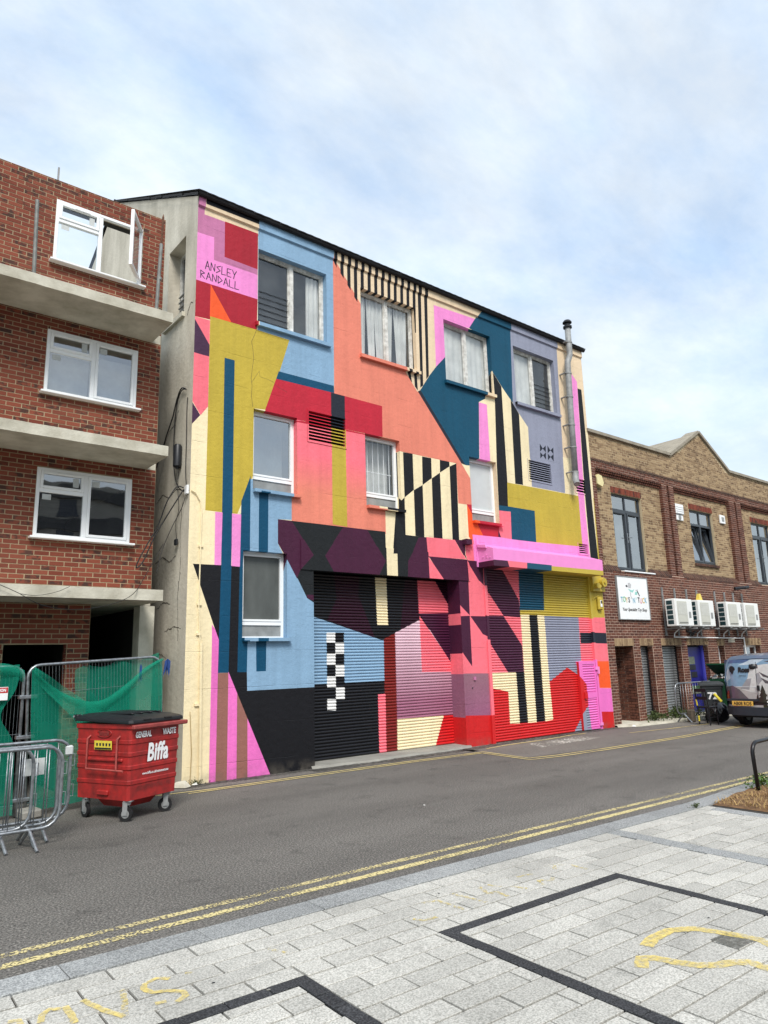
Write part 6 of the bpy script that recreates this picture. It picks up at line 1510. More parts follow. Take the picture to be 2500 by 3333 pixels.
# ------------------------------------------------------------------ apartment block across the square (seen in the window reflections)
AB = empty('apartment_block', (12, -56, 0)); tag(AB, 'pale apartment block across the square, mirrored in the windows', 'building')
mat('ab_wall', S(150, 146, 138), 0.9, var=0.1, scale=.5); mat('ab_band', S(70, 70, 72), 0.9, var=0.1, scale=.5); mat('ab_glass', S(30, 38, 56), 0.15, var=0.2, scale=.3)
MB().box(-34, 40, -12, 0, 0, 19).build('wall', MATS['ab_wall'], AB)
for f in range(6):
    MB().box(-34.1, 40.1, -.1, .25, 2.6 + f * 3.0, 3.7 + f * 3.0).build('floor_band', MATS['ab_band'], AB)
wm_ = MB().box(-.8, .8, .0, .06, 0, 1.6).mesh('window', MATS['ab_glass'])
for f in range(6):
    for c in range(22):
        if c % 4 == 3: continue
        o = bpy.data.objects.new('window', wm_); o.location = (-32 + c * 3.3, 0, .9 + f * 3.0 if f else 1.0); link(o, AB)
# ------------------------------------------------------------------ sprayed marks on the paving
for pts in ([(-3.02, -6.85), (-3.08, -6.79), (-3.16, -6.82), (-3.19, -6.88), (-3.17, -6.96), (-3.09, -7.0), (-3.03, -7.07), (-3.04, -7.13), (-3.11, -7.17)], [(-3.21, -7.11), (-3.15, -7.12)],
            [(-3.5, -6.78), (-3.45, -6.99), (-3.39, -7.14)], [(-3.62, -6.81), (-3.67, -6.77), (-3.72, -6.81), (-3.75, -6.9)], [(-3.6, -6.79), (-3.6, -6.91), (-3.61, -7.03)], [(-3.88, -6.77), (-3.83, -6.79), (-3.84, -6.88)]):
    strip('spray_mark', pts, .038, .0345, MATS['yellow_spray'], parent=pav, seg=.03, jit=.004)
for pts in ([(-3.39, -7.14), (-3.33, -6.97), (-3.28, -6.8)], [(-2.92, -6.84), (-2.88, -6.87)], [(-1.31, -7.1), (-1.27, -7.18), (-1.15, -7.19)], [(-1.03, -6.89), (-0.9, -6.93), (-0.9, -7.21)], [(-0.7, -6.89), (-0.66, -7.22)], [(-0.43, -6.92), (-0.5, -7.08), (-0.42, -7.11), (-0.44, -7.24)],
            [(-0.34, -6.93), (-0.3, -7.05)], [(-0.23, -7.08), (-0.19, -7.22)], [(-.02, -7.25), (0.06, -7.13), (0.12, -7.22), (0.19, -7.18)], [(0.4, -7.04), (0.51, -6.95), (0.61, -7.03), (0.6, -7.24)], [(-0.01, -6.96), (0.16, -6.99)], [(-2.35, -6.86), (-2.3, -7.0)]):
    strip('spray_mark', pts, .035, .0345, MATS['yellow_ghost'], parent=pav, seg=.03, jit=.004)
strip('spray_mark', [(-0.55, -8.5), (-0.41, -8.46), (-0.2, -8.46), (-0.06, -8.55), (0.0, -8.69), (0.04, -8.83), (0.06, -8.93), (0.0, -9.08)], .085, .0345, MATS['yellow_spray'], parent=pav, seg=.03, jit=.004)
strip('spray_mark', [(-0.86, -8.66), (-0.74, -8.58), (-0.68, -8.63), (-0.64, -8.76), (-0.59, -8.86), (-0.5, -8.94), (-0.41, -8.98), (-0.33, -9.04), (-0.34, -9.2)], .085, .0345, MATS['yellow_spray'], parent=pav, seg=.03, jit=.004)

worn_mat('old_stain', S(96, 95, 88), 0.72, 30, 0.3)
on(MB().quad((-.19, -8.91, .0338), (.03, -8.92, .0338), (.03, -8.73, .0338), (-.16, -8.72, .0338)).build('stain', MATS['old_stain']), pav)  # one darker grey paving stone, drawn as a thin patch
for _ in range(16):
    gx, gy, gr_ = rnd.uniform(-3.6, 3.2), rnd.uniform(-9.2, -6.8), rnd.uniform(.006, .012)
    on(MB().add([(gx + gr_ * math.cos(t) * 1.3, gy + gr_ * math.sin(t), .0336) for t in [k * .7854 for k in range(8)]], [tuple(range(8))]).build('gum_spot', MATS['concrete_grey' if rnd.random() < .5 else 'black_stone']), pav)
# ------------------------------------------------------------------ red four-wheeled bin
mat('bin_red', S(172, 40, 38), 0.48, var=0.12, scale=7, col2=S(118, 36, 34), spec=0.4, detail=14, bump=0.15, bscale=7)
mat('bin_scuff', S(142, 60, 56), 0.7, var=0.2, scale=14)
mat('sticker_yellow', S(226, 204, 70), 0.5, var=0.08, scale=30)
wb = empty('waste_bin', (-1.60, -2.09, 0), rz=math.atan2(.39, .92)); tag(wb, 'red four-wheeled waste bin with black lid in the road', 'bin')
BW, BD = .84, .96
def ring(z, e=0.0):
    t = (z - .25) / .92; x0, x1 = .02 - .03 * t - e, BW + .02 * t + e; y0, y1 = .02 - .03 * t - e, BD + .03 * t + e; c = .03
    return [(x0 + c, y0, z), (x1 - c, y0, z), (x1, y0 + c, z), (x1, y1 - c, z), (x1 - c, y1, z), (x0 + c, y1, z), (x0, y1 - c, z), (x0, y0 + c, z)]
lv = [(.25, 0)]
for zr in (.46, .64, .80, .95): lv += [(zr - .03, 0), (zr - .02, .008), (zr + .02, .008), (zr + .03, 0)]
lv += [(1.11, 0), (1.115, .014), (1.172, .014)]
bd = MB(); V = []; F = []
for z, e in lv: V += ring(z, e)
for i in range(len(lv) - 1):
    for k in range(8): F.append((i * 8 + k, i * 8 + (k + 1) % 8, (i + 1) * 8 + (k + 1) % 8, (i + 1) * 8 + k))
F.append(tuple(range(7, -1, -1))); F.append(tuple((len(lv) - 1) * 8 + k for k in range(8)))
bd.add(V, F)
bd.add([(.14, .18, .25), (.70, .18, .25), (.70, .74, .25), (.14, .74, .25), (.22, .26, .13), (.62, .26, .13), (.62, .66, .13), (.22, .66, .13)], [(0, 1, 5, 4), (1, 2, 6, 5), (2, 3, 7, 6), (3, 0, 4, 7), (4, 5, 6, 7)])
body = auto_smooth(bd.build('body', MATS['bin_red'], wb), 30)
lid = MB()
def LP(x, y): return 1.172 + .035 * max(0, min(1, y / BD))
prof = [(-.045, -.045, .0), (-.05, -.05, .012), (-.045, -.045, .045), (-.015, -.015, .062), (.07, .07, .088), (.2, .2, .10)]
V = []; F = []
for (ix, iy, dz) in prof:
    x0, x1, y0, y1 = ix, BW + .01 - ix, iy, BD + .02 - iy; c = .04
    for (x, y) in ((x0 + c, y0), (x1 - c, y0), (x1, y0 + c), (x1, y1 - c), (x1 - c, y1), (x0 + c, y1), (x0, y1 - c), (x0, y0 + c)): V.append((x, y, LP(x, y) + dz))
for i in range(len(prof) - 1):
    for k in range(8): F.append((i * 8 + k, i * 8 + (k + 1) % 8, (i + 1) * 8 + (k + 1) % 8, (i + 1) * 8 + k))
F.append(tuple((len(prof) - 1) * 8 + k for k in range(8))); F.append(tuple(range(7, -1, -1)))
lid.add(V, F); ld = auto_smooth(lid.build('lid', MATS['black_plastic'], wb), 40)
for k in range(4): MB().bbox(.14 + k * .155, .19 + k * .155, .14, BD - .1, LP(.2, .45) + .09, LP(.2, .45) + .108, .008).build('lid_rib', MATS['black_plastic'], ld)
for a in (.16, .52): MB().bbox(a, a + .13, -.06, -.03, 1.205, 1.225, .006).build('lid_grip', MATS['black_rubber'], ld)
MB().tube([(-.05, BD + .05, 1.26), (BW + .03, BD + .05, 1.26)], .014, 8).build('hinge_bar', MATS['galv_dull'], wb)
for a in (-.01, .28, .56, .83): MB().bbox(a - .035, a + .035, BD - .02, BD + .075, 1.235, 1.285, .012).build('hinge', MATS['black_plastic'], wb)
MB().bbox(-.02, BW + .09, -.085, -.022, 1.105, 1.16, .012).build('lifting_lip', mat('lip_red', S(152, 66, 62), 0.6, var=0.15, scale=9), wb)
mat('handle_red', S(176, 84, 78), 0.55, var=0.15, scale=12)
MB().tube([(.0, .72, 1.02), (-.05, .72, .99), (-.05, .72, .62), (-.05, .06, .61)], .012, 8).build('handle', MATS['handle_red'], wb); MB().tube([(.0, .18, 1.02), (-.05, .18, .99), (-.05, .18, .62)], .012, 8).build('handle', MATS['handle_red'], wb)
MB().bbox(-.02, .03, .12, .80, .71, .75, .012).build('rib', MATS['bin_red'], wb)
MB().bbox(-.01, .05, .36, .56, .30, .36, .01).build('rib', MATS['bin_red'], wb)
st_ = MB(); st_.add([(-.022, .62, .855), (-.022, .30, .855), (-.025, .30, .965), (-.025, .62, .965)], [(0, 1, 2, 3)]); so = st_.build('warning_sticker', MATS['sticker_yellow'], wb)
MB().add([(-.0245, .61, .86), (-.0245, .31, .86), (-.0250, .31, .88), (-.0250, .61, .88)], [(0, 1, 2, 3)]).build('sticker_band', MATS['black_plastic'], so)
for k in range(5): MB().add([(-.0262, .58 - k * .057, .90), (-.0262, .555 - k * .057, .90), (-.0268, .55 - k * .057, .935), (-.0268, .585 - k * .057, .935)], [(0, 1, 2, 3)]).build('pictogram', MATS['notice_dark'], so)
tl = .033
def face(z): return .02 - .03 * (z - .25) / .92
text('GENERAL', .10, (.20, face(.99) - .014, 1.00), wb, pal['white'], rot=(math.pi / 2 + tl, 0, 0), bold=.004, sx=.62); text('WASTE', .105, (.65, face(.99) - .014, 1.00), wb, pal['white'], rot=(math.pi / 2 + tl, 0, 0), bold=.004, sx=.68)
text('Biffa', .30, (.46, face(.72) - .014, .70), wb, pal['white'], rot=(math.pi / 2 + tl, 0, 0), bold=.011, shear=.08, sx=.66, spacing=1.06)
text('www.biffa.co.uk/customerzone', .045, (.45, face(.55) - .004, .535), wb, pal['white'], rot=(math.pi / 2 + tl, 0, 0), sx=.8, bold=.001)
text('CONTINENTAL 1100', .075, (.44, face(.40) - .004, .36), wb, MATS['bin_scuff'], rot=(math.pi / 2 + tl, 0, 0), sx=.85, name='embossed_lettering')
text('TAYLOR', .07, (-.020, .46, 1.03), wb, MATS['bin_scuff'], rot=(math.pi / 2 + tl, 0, -math.pi / 2), sx=.75, bold=.003, name='embossed_lettering')
MB().tube([(-.012, .46 + .13 * math.cos(2 * math.pi * k / 24), 1.055 + .048 * math.sin(2 * math.pi * k / 24)) for k in range(25)], .006, 5).build('oval_badge', MATS['bin_red'], wb)
for (x, y, a) in ((.08, .07, .4), (.75, .08, 1.0), (.07, .80, -.2), (.75, .82, .9)):
    cs = empty('castor', (x, y, 0), wb, rz=a)
    wh = MB(); wh.cyl((-.02, .03, .09), (.02, .03, .09), .088, 20); auto_smooth(wh.build('tyre', MATS['black_rubber'], cs))
    wh = MB(); wh.cyl((-.024, .03, .09), (.024, .03, .09), .05, 14); wh.build('hub', MATS['galv_dull'], cs)
    fk = MB(); fk.box(-.045, .045, -.05, .05, .235, .25); fk.box(-.04, -.028, -.0, .06, .075, .235); fk.box(.028, .04, -.0, .06, .075, .235); fk.cyl((0, 0, .2), (0, 0, .24), .03, 10); fk.build('fork', MATS['galv_dull'], cs)

# ------------------------------------------------------------------ mesh fence panels with green netting
sheet_mat('net_green', S(36, 156, 128), 0.62, 0.42, 2.5, 0.88); sheet_mat('net_fold', S(40, 166, 136), 0.5, 0.45, 2.5, 0.85)
def fence_panel(a, b, h, label, feet=True):
    A, B = Vector((*a, 0)), Vector((*b, 0)); d = (B - A); L_ = d.length; d.normalize()
    e = empty('fence_panel', (*a, 0), rz=math.atan2(d.y, d.x)); tag(e, label, 'fence', 'site fence panels')
    r0 = .16
    top = [(0, 0, .02)] + [(0, 0, h - r0)] + [(r0 - r0 * math.cos(R(t)), 0, h - r0 + r0 * math.sin(R(t))) for t in (20, 45, 70, 90)] + [(L_ - r0 + r0 * math.sin(R(t)), 0, h - r0 + r0 * math.cos(R(t))) for t in (0, 20, 45, 70)] + [(L_, 0, h - r0), (L_, 0, .02)]
    MB().tube(top, .021, 10).build('frame', MATS['galv'], e, smooth=True)
    MB().tube([(.02, 0, .16), (L_ - .02, 0, .16)], .014, 8).build('rail', MATS['galv'], e)
    wr = MB(); n_ = int(L_ / .045)
    for i in range(1, n_): x_ = L_ * i / n_; wr.tube([(x_, 0, .16), (x_, 0, h - .01)], .0017, 4, caps=False)
    for z_ in (.55, 1.05, 1.55): wr.tube([(0, 0, z_), (L_, 0, z_)], .002, 4, caps=False)
    tag(wr.build('mesh_wire', MATS['galv'], e, fix=False), kind='stuff')
    MB().bbox(-.12, .12, -.3, .3, .0, .11, .02).build('foot_block', MATS['concrete_grey'], e) if feet else None
    return e, L_
pr_, Lr = fence_panel((-2.42, -.62), (-.50, -.46), 1.94, 'right mesh fence panel with drooping green net behind the red bin')
pr_.rotation_euler.y = -.05
pl_, Ll = fence_panel((-4.95, -.86), (-2.56, -.64), 1.93, 'left mesh fence panel draped in green net behind the steel barriers', False)
cl = MB()
for i, z_ in enumerate((1.50, .98, .19)):
    c_ = MB().bbox(-.03, .20, -.045, .045, z_, z_ + .05, .01).build('clamp', MATS['galv'], pl_); c_.location = (Ll - .02, 0, 0)
def net(name, parent, fn, nu, nv, m): return MB().grid(fn, nu, nv).build(name, MATS[m], parent, smooth=True)
def sag(u): return 1.90 - .50 * math.sin(math.pi * min(1, max(0, u)) ** .8) ** 1.2 + .03 * math.sin(u * 9)
def wob(u, v, s): return .02 * math.sin(u * 11 + v * 3 + s) + .015 * math.sin(u * 27 + v * 7 + s) + .03 * math.sin(v * 5 + u * 4 + s) * (1 - v)
nR = empty('netting', (-2.42, -.62, 0), rz=math.atan2(.16, 1.92)); nR.rotation_euler.y = -.05; tag(nR, 'green debris netting sagging from the fence panel behind the red bin', 'netting', 'green debris nets')
net('net', nR, lambda u, v: (.03 + u * (Lr - .05), -.055 - wob(u, v, 0), .06 + v * (sag(u) - .06)), 60, 24, 'net_green')
net('hem', nR, lambda u, v: (.03 + u * (Lr - .05), -.085 - wob(u, .97, 0) - .02 * math.sin(v * 3), sag(u) - .10 * v * (.4 + math.sin(math.pi * u))), 60, 4, 'net_fold')
net('upper_net', nR, lambda u, v: (Lr * (.33 + .66 * u), .035 + wob(u, v, 2), 1.05 + v * (.92 + .03 * math.sin(u * 14) - .13 * (1 - u))), 40, 12, 'net_green')
net('fold', nR, lambda u, v: (.04 + u * .95, -.10 - .03 * math.sin(u * 8 + v * 4), 1.93 - u * .72 - v * (.16 + .35 * u)), 24, 6, 'net_fold')
nL = empty('netting', (-4.95, -.86, 0), rz=math.atan2(.22, 2.39)); tag(nL, 'green debris netting gathered over the left fence panel above the barriers', 'netting', 'green debris nets')
def gapx(v): return Ll - .04 - .20 * math.exp(-((v - .66) / .13) ** 2) - .05 * v
net('net', nL, lambda u, v: (u * gapx(v), -.05 - wob(u * 1.3, v, 4), .05 + v * (1.94 - .05 + .02 * math.sin(u * 20))), 60, 30, 'net_green')
net('hem', nL, lambda u, v: (.6 + u * (Ll - .62), -.07 - .02 * math.sin(u * 17) - .04 * math.sin(v * math.pi), 1.98 - .16 * v - (.10 * max(0, (u - .8) / .2) ** 2)), 40, 6, 'net_fold')
net('fold', nL, lambda u, v: (Ll - .8 + u * .72, -.09 - .03 * math.sin(u * 9), 1.10 - .22 * u ** .6 - v * .25 * (1 - u)), 20, 5, 'net_fold')
sb = empty('safety_sign', (-2.93, -.79, 1.50), rz=.09); tag(sb, 'small red and white sign tied to the left green net', 'sign')
MB().bbox(-.16, .16, -.008, 0, 0, .17, .003).build('board', MATS['white_paint'], sb); MB().box(-.155, .155, -.0105, -.0082, .095, .165).build('red_band', pal['red'], sb)
text('GENERATION', .052, (0, -.012, .112), sb, pal['white'], bold=.002, sx=.82)
rg = MB(); 
for i in range(7): a = rnd.uniform(0, 6.28); rg.add([(0, 0, 0), (.05 * math.cos(a), -.02 + .03 * math.sin(a), -.04), (.07 * math.cos(a + .5), .03 * math.sin(a), -.2 - .1 * rnd.random()), (.03 * math.cos(a + 1), .03 * math.sin(a + 1), -.12)], [(0, 1, 2, 3)])
o_ = rg.build('rag', mat('rag_blue', S(44, 76, 140), 0.8, var=0.2, scale=12)); o_.location = (-.50, -.50, 2.0); tag(o_, 'blue rag tied to the fence corner by the concrete wall', 'rag')
o_ = rg.build('rag', MATS['rag_blue']); o_.location = (-.93, -.54, 1.93); o_.scale = (.4, .5, 1.1); tag(o_, 'narrow blue rag hanging from the middle of the fence rail', 'rag')

# ------------------------------------------------------------------ crowd barriers
def barrier(x1, y, L_, label, group, z0=.19, z1=1.03, foot=-.27, rz=0.0, loc=None, mesh_panel=False):
    e = empty('crowd_barrier', loc or (x1, y, 0), rz=rz); tag(e, label, 'barrier', group)
    r0 = .17; P = []
    for (cx, cz, a0) in ((-r0, z1 - r0, 90), (-r0, z0 + r0, 0), (-L_ + r0, z0 + r0, -90), (-L_ + r0, z1 - r0, -180)):
        P += [(cx + r0 * math.cos(R(a0 - t)), 0, cz + r0 * math.sin(R(a0 - t))) for t in (0, 22.5, 45, 67.5, 90)]
    P.append(P[0]); MB().tube(P, .019, 10, caps=False).build('frame', MATS['galv'], e, smooth=True)
    n_ = int((L_ - .2) / .125)
    me = MB().tube([(0, 0, z0), (0, 0, z1)], .0065, 6).mesh('bar', MATS['galv'], smooth=True)
    for i in range(n_):
        o = bpy.data.objects.new('bar', me); o.location = (-.14 - i * .125, 0, 0); link(o, e)
    for xx in (-.30, -L_ + .3):
        MB().tube([(xx, 0, z0), (xx + .03, foot, .012)], .018, 8).build('leg', MATS['galv'], e); MB().tube([(xx, 0, z0), (xx - .02, -foot, .012)], .018, 8).build('leg', MATS['galv'], e)
    for zz in (z0 + .22, z1 - .30): MB().tube([(.015, 0, zz), (.05, 0, zz), (.05, 0, zz + .13), (.015, 0, zz + .13)], .006, 6).build('hook', MATS['galv'], e)
    return e
bg_ = 'steel barriers stacked by the fence'
barrier(-2.53, -2.58, 2.3, 'front steel crowd barrier of the stack left of the red bin', bg_)
barrier(-2.80, -2.46, 2.3, 'steel crowd barrier set furthest left in the stack by the fence', bg_)
eB = barrier(-2.50, -2.34, 2.3, 'second steel crowd barrier from the front with a grey plate', bg_)
MB().bbox(-.38, -.16, -.022, -.018, .72, .90, .001).build('plate', MATS['sticker'], eB)
eD = barrier(-2.33, -2.16, 2.3, 'rearmost steel crowd barrier of the stack, white tape on its corner', bg_, .20, 1.06)
MB().bbox(-.06, .025, -.03, .03, .88, .99, .015).build('tape', MATS['sticker'], eD)
eR = barrier(0, 0, 1.9, 'lone steel crowd barrier leaning before the blue door', None, .24, 1.05, -.2, rz=-.06, loc=(15.72, -.86, 0.0))

# ------------------------------------------------------------------ cables on the side wall
def cable(label, pts, r, m='cable_black', n=6):
    P = [Vector(p) for p in pts]; Q = []
    for i in range(len(P) - 1):
        p0, p1, p2, p3 = P[max(i - 1, 0)], P[i], P[i + 1], P[min(i + 2, len(P) - 1)]
        for k in range(6):
            t = k / 6; Q.append(.5 * ((2 * p1) + (p2 - p0) * t + (2 * p0 - 5 * p1 + 4 * p2 - p3) * t * t + (3 * p1 - p0 - 3 * p2 + p3) * t ** 3))
    Q.append(P[-1]); o = MB().tube(Q, r, n).build('cable', MATS[m], None, smooth=True); tag(o, label, 'cable', 'cables on the grey side wall'); return o
X_ = -.04
cable('thick black cable dropping diagonally behind the middle slab', [(X_, .21, 6.78), (X_, .42, 6.86), (X_, .61, 6.7), (X_ - .02, .72, 6.4), (X_ - .05, .9, 6.1), (-.12, 1.03, 5.8), (-.2, 1.1, 5.45)], .013)
cable('black cable looping down to the junction box', [(X_, .21, 6.78), (X_, .41, 6.81), (X_, .60, 6.6), (X_, .68, 6.11), (X_, .66, 5.53), (X_, .51, 5.1), (X_, .21, 4.88), (X_, .12, 4.9)], .010)
cable('long black cable loop hanging out over the red brickwork', [(0 - .03, .2, 4.94), (-.14, .25, 4.95), (-.3, .25, 4.67), (-.4, .25, 4.36), (-.48, .25, 4.15), (-.63, .25, 3.87), (-.77, .25, 3.57), (-.77, .25, 3.49), (-.66, .25, 3.63), (-.5, .25, 4.03), (-.27, .25, 4.46), (-.03, .2, 4.91)], .011)
cable('thin black cable trailing to the lower slab', [(-.03, .12, 4.76), (-.06, .2, 4.56), (-.21, .25, 4.2), (-.36, .25, 3.8), (-.5, .1, 3.4)], .006)
cable('thin pair of wires below the black joint box', [(X_, .40, 5.36), (X_, .44, 5.0), (X_, .36, 4.6), (X_, .47, 4.35), (X_, .41, 4.05)], .005)
cable('white wire clipped up the corner of the side wall', [(-.015, .19, 6.62), (-.015, .2, 6.34), (-.015, .18, 5.77), (-.015, .17, 5.22), (-.015, .09, 4.9), (-.01, .02, 4.86)], .007, 'cable_black')
cable('slack black wire drooping across the lowest slab', [(-3.6, -.56, 3.3), (-2.93, -.56, 3.03), (-2.68, -.56, 2.92), (-2.44, -.56, 2.79), (-2.18, -.56, 2.73), (-1.9, -.56, 2.72), (-1.61, -.56, 2.76), (-1.29, -.56, 2.86), (-1.08, -.56, 3.0), (-0.83, -.3, 3.3), (-.4, .1, 3.9)], .005)
cable('short thin wire swagged across the face of the lowest slab', [(-2.68, -.56, 2.92), (-2.51, -.56, 2.9), (-2.35, -.56, 2.92), (-2.18, -.56, 2.97), (-2.02, -.54, 3.05)], .004)
jb_ = empty('joint_box', (X_ - .03, .42, 5.36)); tag(jb_, 'black cable joint canister on the grey side wall', 'joint box')
auto_smooth(MB().tube([(0, 0, 0), (0, 0, .02), (0, 0, .38), (0, 0, .42)], [.06, .075, .075, .055], 12).build('canister', MATS['black_plastic'], jb_)); MB().cyl((0, 0, -.03), (0, 0, 0), .03, 8).build('gland', MATS['black_plastic'], jb_)
o_ = MB().bbox(-.05, -.005, .02, .12, 4.80, 4.96, .008).build('junction_box', MATS['upvc']); tag(o_, 'small white junction box at the corner of the painted wall', 'box')
o_ = MB().bbox(-.07, -.03, .36, .46, 3.95, 4.06, .01).build('cable_weight', MATS['black_plastic']); tag(o_, 'small black block dangling on wires against the side wall', 'block')

# ------------------------------------------------------------------ cycle stand
cs = empty('cycle_stand', (5.16, -6.68, .03)); tag(cs, 'black tubular cycle stand at the edge of the soil bed', 'cycle stand')
r0 = .14; hh = .62
MB().tube([(0, 0, 0), (-.03, 0, hh - r0)] + [(-.03 + r0 - r0 * math.cos(R(t)), 0, hh - r0 + r0 * math.sin(R(t))) for t in (15, 30, 45, 60, 75, 90)] + [(.62, 0, hh + .01), (.76, 0, hh - .02), (.80, 0, hh - .12), (.80, 0, 0)], .026, 12).build('hoop', MATS['black_metal'], cs, smooth=True)
MB().tube([(-.031, -.004, hh - r0 - .06)] + [(-.03 + r0 - (r0) * math.cos(R(t)), -.005, hh - r0 + (r0) * math.sin(R(t))) for t in (0, 20, 40)], .0245, 12).build('bare_metal', MATS['galv'], cs, smooth=True) if 0 else None
MB().bbox(-.06, .06, -.05, .05, -.02, .006, .004).build('base_plate', MATS['black_metal'], cs)
def weed(label, x, y, n, h, m, spread, z=.05, kind='weed'):
    e = empty('weed', (x, y, z)); tag(e, label, kind)
    mb = MB()
    for _ in range(n):
        a = rnd.uniform(0, 6.28); rr = abs(rnd.gauss(0, spread)); zz = max(0, rnd.gauss(h * .5, h * .3)) * math.exp(-(rr / (spread * 2)) ** 2)
        p = Vector((rr * math.cos(a), rr * math.sin(a) * .6, zz)); s = h * rnd.uniform(.2, .42); q = Vector((rnd.uniform(-1, 1), rnd.uniform(-1, 1), rnd.uniform(-.2, 1))).normalized(); t = q.cross(Vector((rnd.uniform(-1, 1), rnd.uniform(-1, 1), .3))).normalized()
        mb.add([p - t * s * .3, p + q * s * .5 - t * s * .45 * .6, p + q * s, p + q * s * .5 + t * s * .27], [(0, 1, 2, 3)])
    tag(mb.build('leaves', MATS[m], e, fix=False), kind='stuff')
    sm = MB()
    for _ in range(7):
        a = rnd.uniform(0, 6.28); sm.tube([(0, 0, 0), (spread * math.cos(a) * .6, spread * .4 * math.sin(a), h * .5), (spread * math.cos(a), spread * .6 * math.sin(a), h * .9)], .004, 4)
    sm.build('stems', MATS[m], e)
weed('green weeds at the foot of the cycle stand', 5.55, -6.56, 260, .13, 'weed_green', .22)
weed('tiny weed tuft in the joint beside the soil bed corner', 3.62, -6.63, 60, .06, 'weed_dark', .06, .03)
weed('green weeds growing below the narrow steel shutter', 13.75, -.12, 300, .22, 'weed_dark', .26, .06)
weed('bushy weeds growing below the wide steel shutter', 14.75, -.22, 420, .27, 'weed_dark', .36, .06)
weed('straggly weeds behind the lone steel barrier', 15.75, -.35, 160, .2, 'weed_dark', .3, .06)
weed('wispy weeds at the foot of the cream corner', .22, -.05, 60, .1, 'weed_dark', .12, .0)
cane = MB().tube([(.12, -.05, 0), (.14, -.04, .5), (.10, -.03, 1.15)], .006, 5).build('dead_stalk', MATS['straw']); tag(cane, 'dry stalk leaning on the cream corner', 'stalk')

# ------------------------------------------------------------------ van with a painted rear
van = empty('van', (13.6, -3.06, 0)); tag(van, 'small van with a mountain landscape wrapped over its back doors', 'van')
mat('van_dark', S(44, 50, 58), 0.5, var=0.08, scale=4); mat('van_side', S(112, 132, 156), 0.3, var=0.1, scale=1.5, coat=0.5); mat('lamp_red', S(150, 20, 26), 0.15, var=0.05, spec=0.6); mat('plate_yellow', S(224, 178, 84), 0.4, var=0.03)
PAL.update(v_sky=lin((126, 160, 186)), v_sky2=lin((78, 104, 144)), v_cloud=lin((188, 204, 216)), v_snow=lin((206, 208, 206)), v_shade=lin((150, 152, 156)), v_rock=lin((82, 80, 84)), v_tree=lin((34, 40, 36)), v_hill=lin((96, 92, 100)), v_mist=lin((178, 176, 174)), v_grass=lin((48, 56, 36)), v_dark=lin((40, 40, 46)))
# rear panel in (y,z): y is measured from the van's centre line, + towards the buildings
def rx(y, z):   # rear surface: leans in above the waist and curves round at the sides
    return .10 * max(0, (z - 1.0) / .7) ** 1.5 + .16 * (abs(y) / .86) ** 6 + (.02 if z < .62 else 0)
yc = .86
lay = [('v_sky', [(.9, 1.0), (.9, 1.7), (-.9, 1.7), (-.9, 1.0)]), ('v_sky2', [(.9, 1.56), (.9, 1.7), (.1, 1.7), (.25, 1.58)]), ('v_cloud', [(.45, 1.52), (.1, 1.66), (-.2, 1.66), (0, 1.54)]),
       ('v_cloud', [(.86, 1.3), (.7, 1.44), (.66, 1.2), (.8, 1.1)]),
       ('v_mist', [(.9, .55), (.9, 1.0), (-.9, 1.0), (-.9, .55)]), ('v_hill', [(.9, .80), (.82, .98), (.62, 1.02), (.44, .92), (.30, .76), (.2, .66), (.9, .62)]),
       ('v_snow', [(.42, .94), (.22, 1.20), (.16, 1.44), (.06, 1.50), (-.2, 1.54), (-.9, 1.58), (-.9, .9), (-.3, .82), (.15, .86)]), ('v_shade', [(.42, .94), (.24, 1.18), (.12, 1.2), (.2, .92)]), ('v_shade', [(.02, 1.3), (-.06, 1.34), (-.14, 1.16), (-.02, 1.02)]), ('v_rock', [(.16, 1.44), (.10, 1.55), (-.04, 1.54), (-.05, 1.44), (.06, 1.42)]),
       ('v_rock', [(-.06, 1.36), (-.3, 1.24), (-.5, 1.1), (-.36, 1.18), (-.16, 1.24)]), ('v_rock', [(-.1, 1.22), (-.42, 1.06), (-.8, 1.0), (-.5, 1.04), (-.2, 1.08)]), ('v_rock', [(-.2, 1.6), (-.5, 1.66), (-.8, 1.62), (-.5, 1.56)]), ('v_shade', [(-.2, 1.0), (-.5, .96), (-.9, 1.02), (-.9, .92)]),
       ('v_dark', [(.9, .55), (.9, .64), (.3, .68), (-.9, .64), (-.9, .55)]), ('v_grass', [(-.08, .45), (-.08, .56), (-.9, .58), (-.9, .45)])]
for (ty, tz, th) in ((-.12, .58, .44), (-.3, .6, .2), (-.42, .6, .16), (-.56, .6, .22), (-.68, .6, .15), (.02, .6, .2), (-.02, .6, .14)):
    for k in range(4):
        w = (.045 + .025 * (3 - k)) * th / .3; zz = tz + th * k / 4.6
        lay.append(('v_tree', [(ty - w, zz), (ty + w, zz), (ty, zz + th * .42)]))
PV = partition((-.86, .86, .50, 1.66), 'v_mist', lay)
rp_ = PM(); nY = 18
for i in range(nY):
    for (z0_, z1_) in ((.5, .62), (.62, .8), (.8, 1.0), (1.0, 1.15), (1.15, 1.32), (1.32, 1.5), (1.5, 1.66)):
        a, b = -.86 + 1.72 * i / nY, -.86 + 1.72 * (i + 1) / nY
        rp_.put(region(PV, (a, b, z0_, z1_)), lambda y, z: (rx(y, z), y, z))
mat('van_wrap', attr='paint', rough=0.28, var=0.10, scale=9, spec=0.5, coat=0.4, detail=8)
rp_.build('rear_doors', MATS['van_wrap'], van, smooth=True)
